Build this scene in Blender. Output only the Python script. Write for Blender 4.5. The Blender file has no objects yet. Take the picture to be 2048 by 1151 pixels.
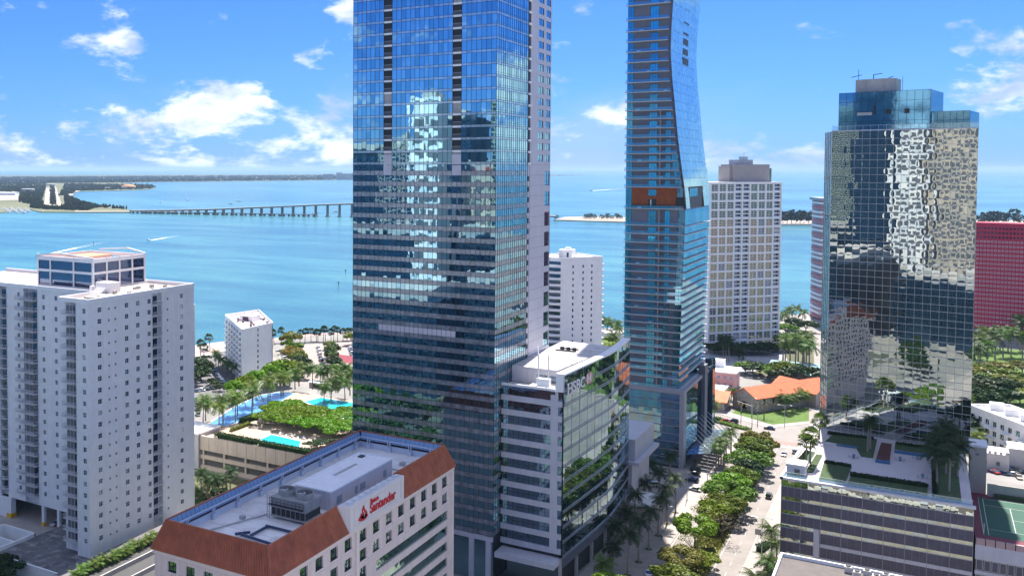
import bpy, math, random
from mathutils import Vector, Matrix
rnd = random.Random(7)
R_ = math.radians
S = bpy.context.scene
COL = S.collection
# ------------------------------------------------------------------ camera
CAM_H, FPX, PPX, HOR = 115.0, 1930.0, 600.0, 338.0
TILT = math.atan(FPX / 50000.0); CYP = HOR + FPX * math.tan(TILT); YAW = R_(32.93)
cd = bpy.data.cameras.new('camera'); cam = bpy.data.objects.new('camera', cd); COL.objects.link(cam)
cam.location = (0, 0, CAM_H); cam.rotation_euler = (math.pi / 2 - TILT, 0, YAW)
cd.sensor_width = 36; cd.lens = FPX / 2048 * 36
cd.shift_x = (1024 - PPX) / 2048; cd.shift_y = (CYP - 575.5) / 2048
cd.clip_start = 1; cd.clip_end = 1000000
S.camera = cam
# ------------------------------------------------------------------ sky and sun
SUN_AZ_LEFT, SUN_EL = R_(6.5), R_(57)      # the sun stands down the avenue, a little to its left
SUN = Vector((-math.sin(SUN_AZ_LEFT) * math.cos(SUN_EL), math.cos(SUN_AZ_LEFT) * math.cos(SUN_EL), math.sin(SUN_EL)))
W = bpy.data.worlds.new('World'); S.world = W; W.use_nodes = True
nt = W.node_tree; nt.nodes.clear()
def N(tree, typ, **kw):
    n = tree.nodes.new(typ)
    for k, v in kw.items():
        if k.startswith('i_'): n.inputs[k[2:].replace('_', ' ')].default_value = v
        else: setattr(n, k, v)
    return n
out = N(nt, 'ShaderNodeOutputWorld'); bg = N(nt, 'ShaderNodeBackground'); bg.inputs['Strength'].default_value = 0.098
sky = N(nt, 'ShaderNodeTexSky', sky_type='NISHITA', sun_disc=False, sun_elevation=SUN_EL,
        sun_rotation=-SUN_AZ_LEFT, altitude=0, air_density=1.0, dust_density=0.25, ozone_density=4.0)
tint = N(nt, 'ShaderNodeMix', data_type='RGBA', blend_type='MULTIPLY'); tint.inputs[0].default_value = 1
tint.inputs[7].default_value = (0.17, 0.335, 0.76, 1)
nt.links.new(sky.outputs[0], tint.inputs[6])
tc = N(nt, 'ShaderNodeTexCoord')
sep = N(nt, 'ShaderNodeSeparateXYZ'); nt.links.new(tc.outputs['Generated'], sep.inputs[0])
def M(op, a, b=None, clamp=False, tree=nt):
    n = N(tree, 'ShaderNodeMath', operation=op, use_clamp=clamp)
    for i, v in enumerate((a, b)):
        if v is None: continue
        if isinstance(v, (int, float)): n.inputs[i].default_value = v
        else: tree.links.new(v, n.inputs[i])
    return n.outputs[0]
# clouds: noise on the view direction, flattened towards the horizon as cloud layers are
zc = M('MAXIMUM', sep.outputs[2], 0.0)
cmb = N(nt, 'ShaderNodeCombineXYZ')
nt.links.new(sep.outputs[0], cmb.inputs[0]); nt.links.new(sep.outputs[1], cmb.inputs[1])
nt.links.new(M('MULTIPLY', M('POWER', zc, 0.9), 1.9), cmb.inputs[2])
mp = N(nt, 'ShaderNodeMapping'); mp.inputs['Location'].default_value = (14.2, 6.1, 0.7); nt.links.new(cmb.outputs[0], mp.inputs[0])
def cloud(scale, detail, rough, lo, hi, dist=0.4):
    n = N(nt, 'ShaderNodeTexNoise'); n.inputs['Scale'].default_value = scale; n.inputs['Detail'].default_value = detail
    n.inputs['Roughness'].default_value = rough; n.inputs['Distortion'].default_value = dist
    nt.links.new(mp.outputs[0], n.inputs['Vector'])
    r = N(nt, 'ShaderNodeMapRange', interpolation_type='SMOOTHSTEP'); r.inputs['From Min'].default_value = lo; r.inputs['From Max'].default_value = hi
    nt.links.new(n.outputs[0], r.inputs[0]); return r.outputs[0]
def raw(scale, detail, rough, dist):
    n = N(nt, 'ShaderNodeTexNoise'); n.inputs['Scale'].default_value = scale; n.inputs['Detail'].default_value = detail
    n.inputs['Roughness'].default_value = rough; n.inputs['Distortion'].default_value = dist; nt.links.new(mp.outputs[0], n.inputs['Vector']); return n.outputs[0]
def step(v, lo, hi):
    r = N(nt, 'ShaderNodeMapRange', interpolation_type='SMOOTHSTEP'); r.inputs['From Min'].default_value = lo; r.inputs['From Max'].default_value = hi
    nt.links.new(v, r.inputs[0]); return r.outputs[0]
cloud_bias = M('ADD', M('MULTIPLY', step(sep.outputs[2], 0.15, 0.05), 0.065), M('MULTIPLY', step(sep.outputs[2], 0.22, 0.45), 0.125))  # more cloud at the horizon; overhead cover added unseen to brighten shade
dens = M('ADD', M('ADD', raw(8.0, 12, 0.62, 0.15), M('MULTIPLY', M('SUBTRACT', raw(1.5, 2, 0.5, 0.0), 0.5), 0.55)), cloud_bias)
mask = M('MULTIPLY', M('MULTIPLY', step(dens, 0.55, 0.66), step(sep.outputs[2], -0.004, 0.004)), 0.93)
shade = cloud(9.0, 6, 0.6, 0.36, 0.60)
ccol = N(nt, 'ShaderNodeMix', data_type='RGBA'); nt.links.new(shade, ccol.inputs[0])
ccol.inputs[6].default_value = (2.5, 3.15, 4.4, 1); ccol.inputs[7].default_value = (5.5, 5.8, 6.1, 1)
veil = M('MULTIPLY', M('MULTIPLY', step(raw(3.6, 7, 0.6, 0.3), 0.42, 0.66), step(sep.outputs[2], 0.12, 0.03)), 0.4)
vm = N(nt, 'ShaderNodeMix', data_type='RGBA'); nt.links.new(veil, vm.inputs[0]); nt.links.new(tint.outputs[2], vm.inputs[6]); vm.inputs[7].default_value = (2.7, 3.3, 5.0, 1)
cm = N(nt, 'ShaderNodeMix', data_type='RGBA'); nt.links.new(mask, cm.inputs[0])
nt.links.new(vm.outputs[2], cm.inputs[6]); nt.links.new(ccol.outputs[2], cm.inputs[7])
nt.links.new(cm.outputs[2], bg.inputs['Color']); nt.links.new(bg.outputs[0], out.inputs[0])
sl = bpy.data.lights.new('sun', 'SUN'); sl.energy = 4.8; sl.angle = R_(0.53); sl.color = (1.0, 0.93, 0.86)
so = bpy.data.objects.new('sun', sl); COL.objects.link(so); so.location = (0, 0, 400)
so.rotation_euler = SUN.to_track_quat('Z', 'Y').to_euler()
S.view_settings.view_transform = 'Standard'; S.view_settings.look = 'None'; S.view_settings.exposure = 1.2; S.view_settings.gamma = 1
S.render.engine = 'CYCLES'; S.cycles.use_denoising = True; S.cycles.max_bounces = 7; S.cycles.diffuse_bounces = 3
S.cycles.glossy_bounces = 4; S.cycles.transmission_bounces = 4; S.cycles.transparent_max_bounces = 8; S.cycles.volume_bounces = 0
S.cycles.caustics_reflective = False; S.cycles.caustics_refractive = False; S.cycles.sample_clamp_indirect = 6
# ------------------------------------------------------------------ where a sight line meets a level
_F = Vector((-math.sin(YAW), math.cos(YAW), 0)); _Rt = Vector((math.cos(YAW), math.sin(YAW), 0)); _Z = Vector((0, 0, 1))
_Fp = _F * math.cos(TILT) - _Z * math.sin(TILT); _Up = _F * math.sin(TILT) + _Z * math.cos(TILT)
def G(px, py, z=0.0):
    d = _Fp + _Rt * ((px - PPX) / FPX) - _Up * ((py - CYP) / FPX)
    t = (z - CAM_H) / d.z
    return Vector((d.x * t, d.y * t, z))
# ------------------------------------------------------------------ materials
MATS = {}
def pos_node(t):
    return N(t, 'ShaderNodeNewGeometry').outputs['Position']
def noise(t, vec, scale, detail=4, rough=0.55, sc3=None):
    if sc3:
        m = N(t, 'ShaderNodeMapping'); m.inputs['Scale'].default_value = sc3; t.links.new(vec, m.inputs[0]); vec = m.outputs[0]
    n = N(t, 'ShaderNodeTexNoise'); n.inputs['Scale'].default_value = scale; n.inputs['Detail'].default_value = detail
    n.inputs['Roughness'].default_value = rough; t.links.new(vec, n.inputs['Vector']); return n.outputs[0]
def ramp(t, fac, stops):
    r = N(t, 'ShaderNodeValToRGB'); e = r.color_ramp.elements
    while len(e) < len(stops): e.new(0.5)
    for i, (p, c) in enumerate(stops): e[i].position = p; e[i].color = (*c, 1)
    t.links.new(fac, r.inputs[0]); return r.outputs[0]
def mat(name, col, rough=0.7, metal=0.0, var=0.10, scale=0.35, streak=0.0, bump=0.0, bscale=4.0, spec=0.4, objvar=0.0, dirt=None):
    if name in MATS: return MATS[name]
    m = bpy.data.materials.new(name); m.use_nodes = True; t = m.node_tree; b = t.nodes['Principled BSDF']
    b.inputs['Roughness'].default_value = rough; b.inputs['Metallic'].default_value = metal
    b.inputs['Specular IOR Level'].default_value = spec
    p = pos_node(t)
    lo = tuple(max(0, c * (1 - var)) for c in col); hi = tuple(min(1, c * (1 + var)) for c in col)
    c = ramp(t, noise(t, p, scale, 6, 0.6), [(0.3, lo), (0.7, hi)])
    if streak:
        s = ramp(t, noise(t, p, 1.0, 4, 0.6, (1.3, 1.3, 0.06)), [(0.35, (1 - streak,) * 3), (0.62, (1, 1, 1))])
        x = N(t, 'ShaderNodeMix', data_type='RGBA', blend_type='MULTIPLY'); x.inputs[0].default_value = 1
        t.links.new(c, x.inputs[6]); t.links.new(s, x.inputs[7]); c = x.outputs[2]
    if dirt:
        f = N(t, 'ShaderNodeMapRange'); f.inputs['From Min'].default_value = 0.5; f.inputs['From Max'].default_value = 0.75
        t.links.new(noise(t, p, dirt[1], 7, 0.65), f.inputs[0])
        x = N(t, 'ShaderNodeMix', data_type='RGBA'); t.links.new(M('MULTIPLY', f.outputs[0], dirt[2], tree=t), x.inputs[0])
        t.links.new(c, x.inputs[6]); x.inputs[7].default_value = (*dirt[0], 1); c = x.outputs[2]
    if objvar:
        oi = N(t, 'ShaderNodeObjectInfo'); h = N(t, 'ShaderNodeHueSaturation')
        t.links.new(M('ADD', M('MULTIPLY', oi.outputs['Random'], objvar, tree=t), 1 - objvar / 2, tree=t), h.inputs['Value'])
        t.links.new(M('ADD', M('MULTIPLY', oi.outputs['Random'], -objvar * 0.08, tree=t), 0.5 + objvar * 0.04, tree=t), h.inputs['Hue'])
        t.links.new(c, h.inputs['Color']); c = h.outputs[0]
    t.links.new(c, b.inputs['Base Color'])
    if bump:
        bn = N(t, 'ShaderNodeBump'); bn.inputs['Strength'].default_value = 1; bn.inputs['Distance'].default_value = bump
        t.links.new(noise(t, p, bscale, 4), bn.inputs['Height']); t.links.new(bn.outputs[0], b.inputs['Normal'])
    MATS[name] = m; return m
def glass(name, tintc, dark, mixf=0.7, rough=0.02, wav=0.004, wscale=0.55, pillow=0.0, objvar=0.0):
    """solar glass: a tinted mirror over a dark room; panes are never quite flat"""
    if name in MATS: return MATS[name]
    m = bpy.data.materials.new(name); m.use_nodes = True; t = m.node_tree; t.nodes.clear()
    o = N(t, 'ShaderNodeOutputMaterial'); mx = N(t, 'ShaderNodeMixShader')
    gl = N(t, 'ShaderNodeBsdfAnisotropic') if False else N(t, 'ShaderNodeBsdfGlossy')
    gl.inputs['Color'].default_value = (*tintc, 1); gl.inputs['Roughness'].default_value = rough
    df = N(t, 'ShaderNodeBsdfDiffuse')
    p = pos_node(t)
    t.links.new(ramp(t, noise(t, p, 0.45, 3, 0.6), [(0.35, tuple(c * 0.6 for c in dark)), (0.7, tuple(c * 1.5 for c in dark))]), df.inputs['Color'])
    lw = N(t, 'ShaderNodeLayerWeight'); lw.inputs['Blend'].default_value = 0.35
    f = M('ADD', M('MULTIPLY', lw.outputs['Fresnel'], 1 - mixf, tree=t), mixf, True, tree=t)
    t.links.new(f, mx.inputs[0]); t.links.new(df.outputs[0], mx.inputs[1]); t.links.new(gl.outputs[0], mx.inputs[2]); t.links.new(mx.outputs[0], o.inputs[0])
    h = M('MULTIPLY', noise(t, p, wscale, 2, 0.5), wav, tree=t)
    if pillow:
        uv = N(t, 'ShaderNodeUVMap'); sp = N(t, 'ShaderNodeSeparateXYZ'); t.links.new(uv.outputs[0], sp.inputs[0])
        u, v = sp.outputs[0], sp.outputs[1]
        a = M('MULTIPLY', u, M('SUBTRACT', 1.0, u, tree=t), tree=t); c = M('MULTIPLY', v, M('SUBTRACT', 1.0, v, tree=t), tree=t)
        h = M('ADD', h, M('MULTIPLY', M('MULTIPLY', a, c, tree=t), 16 * pillow, tree=t), tree=t)
    bn = N(t, 'ShaderNodeBump'); bn.inputs['Strength'].default_value = 1; bn.inputs['Distance'].default_value = 1.0
    t.links.new(h, bn.inputs['Height']); t.links.new(bn.outputs[0], gl.inputs['Normal'])
    MATS[name] = m; return m
def leafmat(name, col, var=0.35, trans=0.3, objvar=0.35):
    if name in MATS: return MATS[name]
    m = bpy.data.materials.new(name); m.use_nodes = True; t = m.node_tree; t.nodes.clear()
    o = N(t, 'ShaderNodeOutputMaterial'); mx = N(t, 'ShaderNodeMixShader'); mx.inputs[0].default_value = trans
    d = N(t, 'ShaderNodeBsdfPrincipled'); d.inputs['Roughness'].default_value = 0.5; d.inputs['Specular IOR Level'].default_value = 0.12
    tr = N(t, 'ShaderNodeBsdfTranslucent')
    c = ramp(t, noise(t, pos_node(t), 1.1, 4, 0.7), [(0.3, tuple(x * (1 - var) for x in col)), (0.7, tuple(x * (1 + var) for x in col))])
    oi = N(t, 'ShaderNodeObjectInfo'); h = N(t, 'ShaderNodeHueSaturation')
    t.links.new(M('ADD', M('MULTIPLY', oi.outputs['Random'], objvar, tree=t), 1 - objvar / 2, tree=t), h.inputs['Value'])
    t.links.new(M('ADD', M('MULTIPLY', oi.outputs['Random'], 0.05, tree=t), 0.475, tree=t), h.inputs['Hue'])
    t.links.new(c, h.inputs['Color'])
    t.links.new(h.outputs[0], d.inputs['Base Color']); t.links.new(h.outputs[0], tr.inputs['Color'])
    t.links.new(d.outputs[0], mx.inputs[1]); t.links.new(tr.outputs[0], mx.inputs[2]); t.links.new(mx.outputs[0], o.inputs[0])
    MATS[name] = m; return m
# ------------------------------------------------------------------ mesh builder and naming
class MB:
    def __init__(s): s.v = []; s.f = []; s.m = []
    def face(s, pts, m=0):
        n = len(s.v); s.v += [tuple(p) for p in pts]; s.f.append(tuple(range(n, n + len(pts)))); s.m.append(m); return s
    def box(s, x0, x1, y0, y1, z0, z1, m=0, top=None):
        n = len(s.v)
        s.v += [(x0, y0, z0), (x1, y0, z0), (x1, y1, z0), (x0, y1, z0), (x0, y0, z1), (x1, y0, z1), (x1, y1, z1), (x0, y1, z1)]
        for i, q in enumerate(((0, 3, 2, 1), (4, 5, 6, 7), (0, 1, 5, 4), (1, 2, 6, 5), (2, 3, 7, 6), (3, 0, 4, 7))):
            s.f.append(tuple(n + k for k in q)); s.m.append(top if (top is not None and i == 1) else m)
        return s
    def prism(s, poly, z0, z1, m=0, top=None, bottom=True):
        n = len(s.v); k = len(poly)
        s.v += [(p[0], p[1], z0) for p in poly] + [(p[0], p[1], z1) for p in poly]
        for i in range(k):
            j = (i + 1) % k; s.f.append((n + i, n + j, n + k + j, n + k + i)); s.m.append(m)
        s.f.append(tuple(range(n + k, n + 2 * k))); s.m.append(m if top is None else top)
        if bottom: s.f.append(tuple(range(n + k - 1, n - 1, -1))); s.m.append(m)
        return s
    def bar(s, a, b, w=0.1, h=None, m=0):
        a = Vector(a); b = Vector(b); d = (b - a).normalized(); h = h or w
        up = Vector((0, 0, 1)) if abs(d.z) < 0.95 else Vector((1, 0, 0))
        x = d.cross(up).normalized() * w / 2; y = x.cross(d).normalized() * h / 2
        n = len(s.v)
        for p in (a, b): s.v += [tuple(p - x - y), tuple(p + x - y), tuple(p + x + y), tuple(p - x + y)]
        for q in ((3, 2, 1, 0), (4, 5, 6, 7), (0, 1, 5, 4), (1, 2, 6, 5), (2, 3, 7, 6), (3, 0, 4, 7)):
            s.f.append(tuple(n + k for k in q)); s.m.append(m)
        return s
    def tube(s, pts, rad, k=7, m=0, cap=True):
        n = len(s.v); pts = [Vector(p) for p in pts]
        for i, p in enumerate(pts):
            d = (pts[min(i + 1, len(pts) - 1)] - pts[max(i - 1, 0)]).normalized()
            up = Vector((0, 0, 1)) if abs(d.z) < 0.9 else Vector((1, 0, 0))
            x = d.cross(up).normalized(); y = x.cross(d)
            r = rad[i] if isinstance(rad, (list, tuple)) else rad
            for j in range(k):
                a = 2 * math.pi * j / k; s.v.append(tuple(p + (x * math.cos(a) + y * math.sin(a)) * r))
        for i in range(len(pts) - 1):
            for j in range(k):
                a = n + i * k + j; b = n + i * k + (j + 1) % k; s.f.append((a, b, b + k, a + k)); s.m.append(m)
        if cap: s.f.append(tuple(n + (len(pts) - 1) * k + j for j in range(k))); s.m.append(m); s.f.append(tuple(n + k - 1 - j for j in range(k))); s.m.append(m)
        return s
    def disc(s, c, r, k=16, m=0):
        return s.face([(c[0] + r * math.cos(2 * math.pi * i / k), c[1] + r * math.sin(2 * math.pi * i / k), c[2]) for i in range(k)], m)
    def mesh(s, name, mats):
        me = bpy.data.meshes.new(name); me.from_pydata(s.v, [], s.f)
        for q in mats: me.materials.append(q)
        me.polygons.foreach_set('material_index', s.m)
        uv = me.uv_layers.new(name='UVMap'); cs = ((0, 0), (1, 0), (1, 1), (0, 1)); buf = []
        for f in s.f:
            for i in range(len(f)): buf += cs[i % 4]
        uv.data.foreach_set('uv', buf); me.update(); return me
    def build(s, name, mats, parent=None, smooth=False, **kw):
        if not isinstance(mats, (list, tuple)): mats = [mats]
        me = s.mesh(name, mats)
        if smooth: me.polygons.foreach_set('use_smooth', [True] * len(me.polygons))
        return put(name, me, parent, **kw)
WORLDROOT = set()
def put(name, me, parent=None, loc=(0, 0, 0), rz=0, sc=None, label=None, cat=None, group=None, kind=None):
    o = bpy.data.objects.new(name, me); COL.objects.link(o)
    loc = Vector(loc)
    if parent is not None:
        o.parent = parent
        if parent in WORLDROOT: loc = loc - parent.location
    o.location = loc; o.rotation_euler = (0, 0, rz)
    if sc is not None: o.scale = (sc, sc, sc) if isinstance(sc, (int, float)) else sc
    if label: o['label'] = label
    if cat: o['category'] = cat
    if group: o['group'] = group
    if kind: o['kind'] = kind
    return o
def thing(name, label, cat, loc=(0, 0, 0), rz=0, group=None, world=True):
    """an Empty at the base of a thing; with world=True its parts are given in world coordinates"""
    o = put(name, None, None, loc, rz, None, label, cat, group)
    if world and rz == 0: WORLDROOT.add(o)
    return o
def sub(o, name, me, loc=(0, 0, 0), rz=0):
    return put(name, me, o, loc, rz)
ORD = ['first', 'second', 'third', 'fourth', 'fifth', 'sixth', 'seventh', 'eighth', 'ninth', 'tenth', 'eleventh', 'twelfth', 'thirteenth', 'fourteenth',
       'fifteenth', 'sixteenth', 'seventeenth', 'eighteenth', 'nineteenth', 'twentieth']
def facade(mb, o, u, width, z0, z1, cols, rows, depth=0.25, m=0, mr=None, skip=()):
    """a wall with real window openings. o: ground corner, u: unit run direction; cols (a,b) and rows (c,d) are the openings.
    returns the openings as (corner point, width, height, rz)"""
    ux, uy = u; n = (uy, -ux); mr = m if mr is None else mr
    P = lambda a, z, d=0.0: (o[0] + ux * a - n[0] * d, o[1] + uy * a - n[1] * d, z)
    res = []; z = z0
    for ri, (c, d) in enumerate(sorted(rows)):
        if c > z: mb.face([P(0, z), P(width, z), P(width, c), P(0, c)], m)
        a0 = 0
        for ci, (a, b) in enumerate(sorted(cols)):
            if (ci, ri) in skip: continue
            mb.face([P(a0, c), P(a, c), P(a, d), P(a0, d)], m); a0 = b
            mb.face([P(a, c), P(b, c), P(b, c, depth), P(a, c, depth)], mr); mb.face([P(a, d, depth), P(b, d, depth), P(b, d), P(a, d)], mr)
            mb.face([P(a, c, depth), P(a, d, depth), P(a, d), P(a, c)], mr); mb.face([P(b, c), P(b, d), P(b, d, depth), P(b, c, depth)], mr)
            res.append((P(a, c, depth), b - a, d - c, math.atan2(uy, ux), ci, ri))
        mb.face([P(a0, c), P(width, c), P(width, d), P(a0, d)], m); z = d
    if z1 > z: mb.face([P(0, z), P(width, z), P(width, z1), P(0, z1)], m)
    return res
_wm = {}
def window_mesh(w, h, mg, mf, nx=2, ny=2, fw=0.07, proud=0.06, sill=None):
    k = (round(w, 2), round(h, 2), mg.name, mf.name, nx, ny)
    if k in _wm: return _wm[k]
    b = MB(); b.face([(0, 0, 0), (w, 0, 0), (w, 0, h), (0, 0, h)], 0)
    for i in range(nx + 1):
        x = min(max(w * i / nx, fw / 2), w - fw / 2); b.box(x - fw / 2, x + fw / 2, -proud, -0.004, 0, h, 1)
    for j in range(ny + 1):
        z = min(max(h * j / ny, fw / 2), h - fw / 2); b.box(0, w, -proud + .005, -0.006, z - fw / 2, z + fw / 2, 1)
    if sill: b.box(-.1, w + .1, -sill, -0.001, -0.12, 0.0, 1)
    me = b.mesh('window', [mg, mf]); _wm[k] = me; return me
def windows(t, res, mg, mf, nx=2, ny=2, fw=0.07, name='window', alt=None, p_alt=0.15):
    for (p, w, h, rz, ci, ri) in res:
        g = alt if alt and rnd.random() < p_alt else mg
        put(name, window_mesh(w, h, g, mf, nx, ny, fw), t, p, rz)
def rim(mb, x0, x1, y0, y1, z0, z1, w, m=0):
    mb.box(x0, x1, y0, y0 + w, z0, z1, m); mb.box(x0, x1, y1 - w, y1, z0, z1, m)
    mb.box(x0, x0 + w, y0 + w, y1 - w, z0, z1, m); mb.box(x1 - w, x1, y0 + w, y1 - w, z0, z1, m)
# shared materials
WHITE = mat('white_paint', (0.82, 0.835, 0.83), 0.7, var=0.05, streak=0.07)
WHITE2 = mat('white_trim', (0.83, 0.845, 0.84), 0.55, var=0.04)
CONC = mat('concrete', (0.48, 0.46, 0.44), 0.85, var=0.14, streak=0.12)
ROOFW = mat('white_roof_membrane', (0.66, 0.63, 0.62), 0.8, var=0.12, scale=0.2, dirt=((0.25, 0.22, 0.20), 0.25, 0.55))
STEEL = mat('steel', (0.45, 0.46, 0.48), 0.35, 0.8, var=0.08)
DARKM = mat('dark_metal', (0.035, 0.037, 0.04), 0.5, 0.3)
FRAME_D = mat('dark_frame', (0.05, 0.055, 0.06), 0.45, 0.4)
FRAME_L = mat('light_frame', (0.55, 0.56, 0.58), 0.4, 0.5)
G_DARK = glass('dark_window_glass', (0.35, 0.48, 0.72), (0.008, 0.015, 0.032), 0.13)
G_ROOM = glass('curtained_window_glass', (0.6, 0.7, 0.8), (0.16, 0.16, 0.16), 0.3)
# ================================================================== the setting
ASPH = mat('street_concrete', (0.27, 0.245, 0.225), 0.9, var=0.10, scale=0.15, bump=0.01, dirt=((0.16, 0.145, 0.135), 0.12, 0.5))
ASPD = mat('asphalt', (0.16, 0.155, 0.16), 0.9, var=0.25, scale=0.2, dirt=((0.09, 0.09, 0.09), 0.3, 0.5))
PAVE = mat('pale_paving', (0.36, 0.325, 0.30), 0.85, var=0.10, scale=0.4, dirt=((0.22, 0.19, 0.17), 0.35, 0.5))
LOT = mat('parking_lot_paving', (0.32, 0.275, 0.25), 0.9, var=0.12, scale=0.2, dirt=((0.25, 0.22, 0.2), 0.2, 0.5))
GRASS = mat('lawn', (0.085, 0.15, 0.025), 0.95, var=0.3, scale=0.6, bump=0.03, bscale=8)
SOIL = mat('planted_ground', (0.10, 0.105, 0.05), 0.95, var=0.4, scale=0.3)
PAINT = mat('road_paint', (0.6, 0.58, 0.55), 0.8, var=0.12, scale=2)
BRICKP = mat('brick_crossing', (0.30, 0.20, 0.17), 0.9, var=0.2, scale=1)
SAND = mat('sand', (0.38, 0.33, 0.28), 0.95, var=0.12, scale=0.05)
def water_mat():
    m = bpy.data.materials.new('bay_water'); m.use_nodes = True; t = m.node_tree; b = t.nodes['Principled BSDF']
    p = pos_node(t)
    big = noise(t, p, 0.0006, 6, 0.6, (1.0, 2.4, 1.0)); mid = noise(t, p, 0.006, 6, 0.65, (0.6, 1.8, 1.0))
    f = M('ADD', M('MULTIPLY', big, 0.56, tree=t), M('MULTIPLY', mid, 0.44, tree=t), tree=t)
    c = ramp(t, f, [(0.36, (0.02, 0.10, 0.155)), (0.46, (0.035, 0.15, 0.195)), (0.54, (0.06, 0.205, 0.225)), (0.66, (0.10, 0.27, 0.255))])
    t.links.new(c, b.inputs['Base Color'])
    b.inputs['Roughness'].default_value = 0.22; b.inputs['IOR'].default_value = 1.33; b.inputs['Specular IOR Level'].default_value = 0.28
    bn = N(t, 'ShaderNodeBump'); bn.inputs['Strength'].default_value = 0.8; bn.inputs['Distance'].default_value = 0.8
    h = M('ADD', M('MULTIPLY', noise(t, p, 0.16, 4, 0.6, (1, 2.2, 1)), 1.0, tree=t), M('MULTIPLY', noise(t, p, 0.03, 3, 0.5), 1.5, tree=t), tree=t)
    t.links.new(h, bn.inputs['Height']); t.links.new(bn.outputs[0], b.inputs['Normal']); return m
WATER = water_mat()
MB().face([(-150000, -150000, -1.3), (150000, -150000, -1.3), (150000, 150000, -1.3), (-150000, 150000, -1.3)]).build('water', WATER, kind='structure', label='turquoise bay and open sea out to the horizon')
SHORE = [(-760, -900), (-520, -300), (-440, 150), (-402, 380), (-386, 477), (-376, 520), (-364, 562), (-341, 591), (-290, 628), (-223, 673), (-187, 709),
         (-150, 752), (-132, 775), (-90, 813), (-73, 848), (-30, 900), (10, 960), (60, 1080), (260, 1500), (700, 1900), (1700, 2000), (1700, -900)]
g = MB(); g.prism(SHORE[::-1], -4, 0, 0, bottom=False); g.build('ground', mat('city_ground', (0.25, 0.24, 0.225), 0.95, var=0.25, scale=0.06, dirt=((0.12, 0.14, 0.07), 0.04, 0.6)), kind='structure', label='paved city ground along the bay shore')
def sheet(name, poly, z, m, label=None, th=None):
    b = MB(); a = sum(poly[i][0] * poly[(i + 1) % len(poly)][1] - poly[(i + 1) % len(poly)][0] * poly[i][1] for i in range(len(poly)))
    if a < 0: poly = poly[::-1]
    if th: b.prism(poly, z - th, z, 0, bottom=False)
    else: b.face([(p[0], p[1], z) for p in poly])
    return b.build(name, m, kind='structure', label=label)
def rect(x0, x1, y0, y1): return [(x0, y0), (x1, y0), (x1, y1), (x0, y1)]
def gp(pts, z=0): return [tuple(G(x, y, z))[:2] for x, y in pts]
# the avenue, its median, the side street and the pavements
AVE = sheet('avenue', rect(-63.2, -41.5, -60, 900), 0.02, ASPH, 'wide pale avenue running down between the towers')
sheet('cross_street', rect(-160, 90, 455, 481), 0.024, ASPH, 'side street crossing the avenue before the church')
sheet('sidewalk', rect(-80, -63.2, 60, 380), 0.15, PAVE, 'broad pavement with palms below the curved bank building', 0.15)
sheet('sidewalk', [(-80, 380), (-63.2, 380), (-63.6, 440), (-70, 452), (-140, 452), (-140, 380)], 0.153, PAVE, 'pavement round the foot of the curved tower', 0.15)
sheet('sidewalk', rect(-41.5, -31.8, 60, 448), 0.15, PAVE, 'pavement beside the garage podium', 0.15)
sheet('sidewalk', [(-41.5, 484), (60, 484), (60, 488), (-41.5, 488)], 0.15, PAVE, 'pavement along the far side of the side street', 0.15)
sheet('church_lawn', gp([(1462, 827), (1545, 849), (1618, 842), (1618, 815), (1530, 815), (1490, 805)]), 0.08, GRASS, 'bright green lawn in front of the stone church')
sheet('sidewalk', gp([(1425, 815), (1462, 825), (1545, 849), (1618, 842), (1618, 847), (1540, 856), (1455, 832), (1420, 822)]), 0.12, PAVE, 'pale path round the church lawn', 0.12)
med = MB(); med.prism([(-57.4, 60), (-49.4, 60), (-49.4, 430), (-51, 440), (-54, 443), (-56.4, 438), (-57.4, 428)], 0, 0.16, 0, 1)
med.build('median_strip', [CONC, mat('median_earth', (0.16, 0.15, 0.06), 0.95, var=0.5, scale=0.4, dirt=((0.09, 0.15, 0.03), 0.25, 0.8))], kind='structure', label='planted median strip down the middle of the avenue')
for x, wd in ((-45.4, .12), (-60.2, .12)):
    for k in range(60):
        y = 120 + k * 9
        if 452 < y < 486: continue
        MB().face([(x, y, .026), (x + wd, y, .026), (x + wd, y + 3, .026), (x, y + 3, .026)]).build('lane_mark', PAINT, AVE)
for x in (-41.9, -62.9, -48.9, -58.0):
    MB().face([(x, 60, .027), (x + .14, 60, .027), (x + .14, 446, .027), (x, 446, .027)]).build('edge_line', PAINT, AVE)
for y0 in (445.5, 489):
    sheet('crossing', rect(-62, -42, y0, y0 + 5), 0.032, BRICKP, 'brick paved pedestrian crossing of the avenue')
sheet('crossing', rect(-40, -35, 457, 480), 0.034, BRICKP, 'brick paved crossing of the side street')
for k in range(2): MB().face([(-48, 441 + k * 1.5, .03), (-42, 441 + k * 1.5, .03), (-42, 441.5 + k * 1.5, .03), (-48, 441.5 + k * 1.5, .03)]).build('stop_line', PAINT, AVE)
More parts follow.
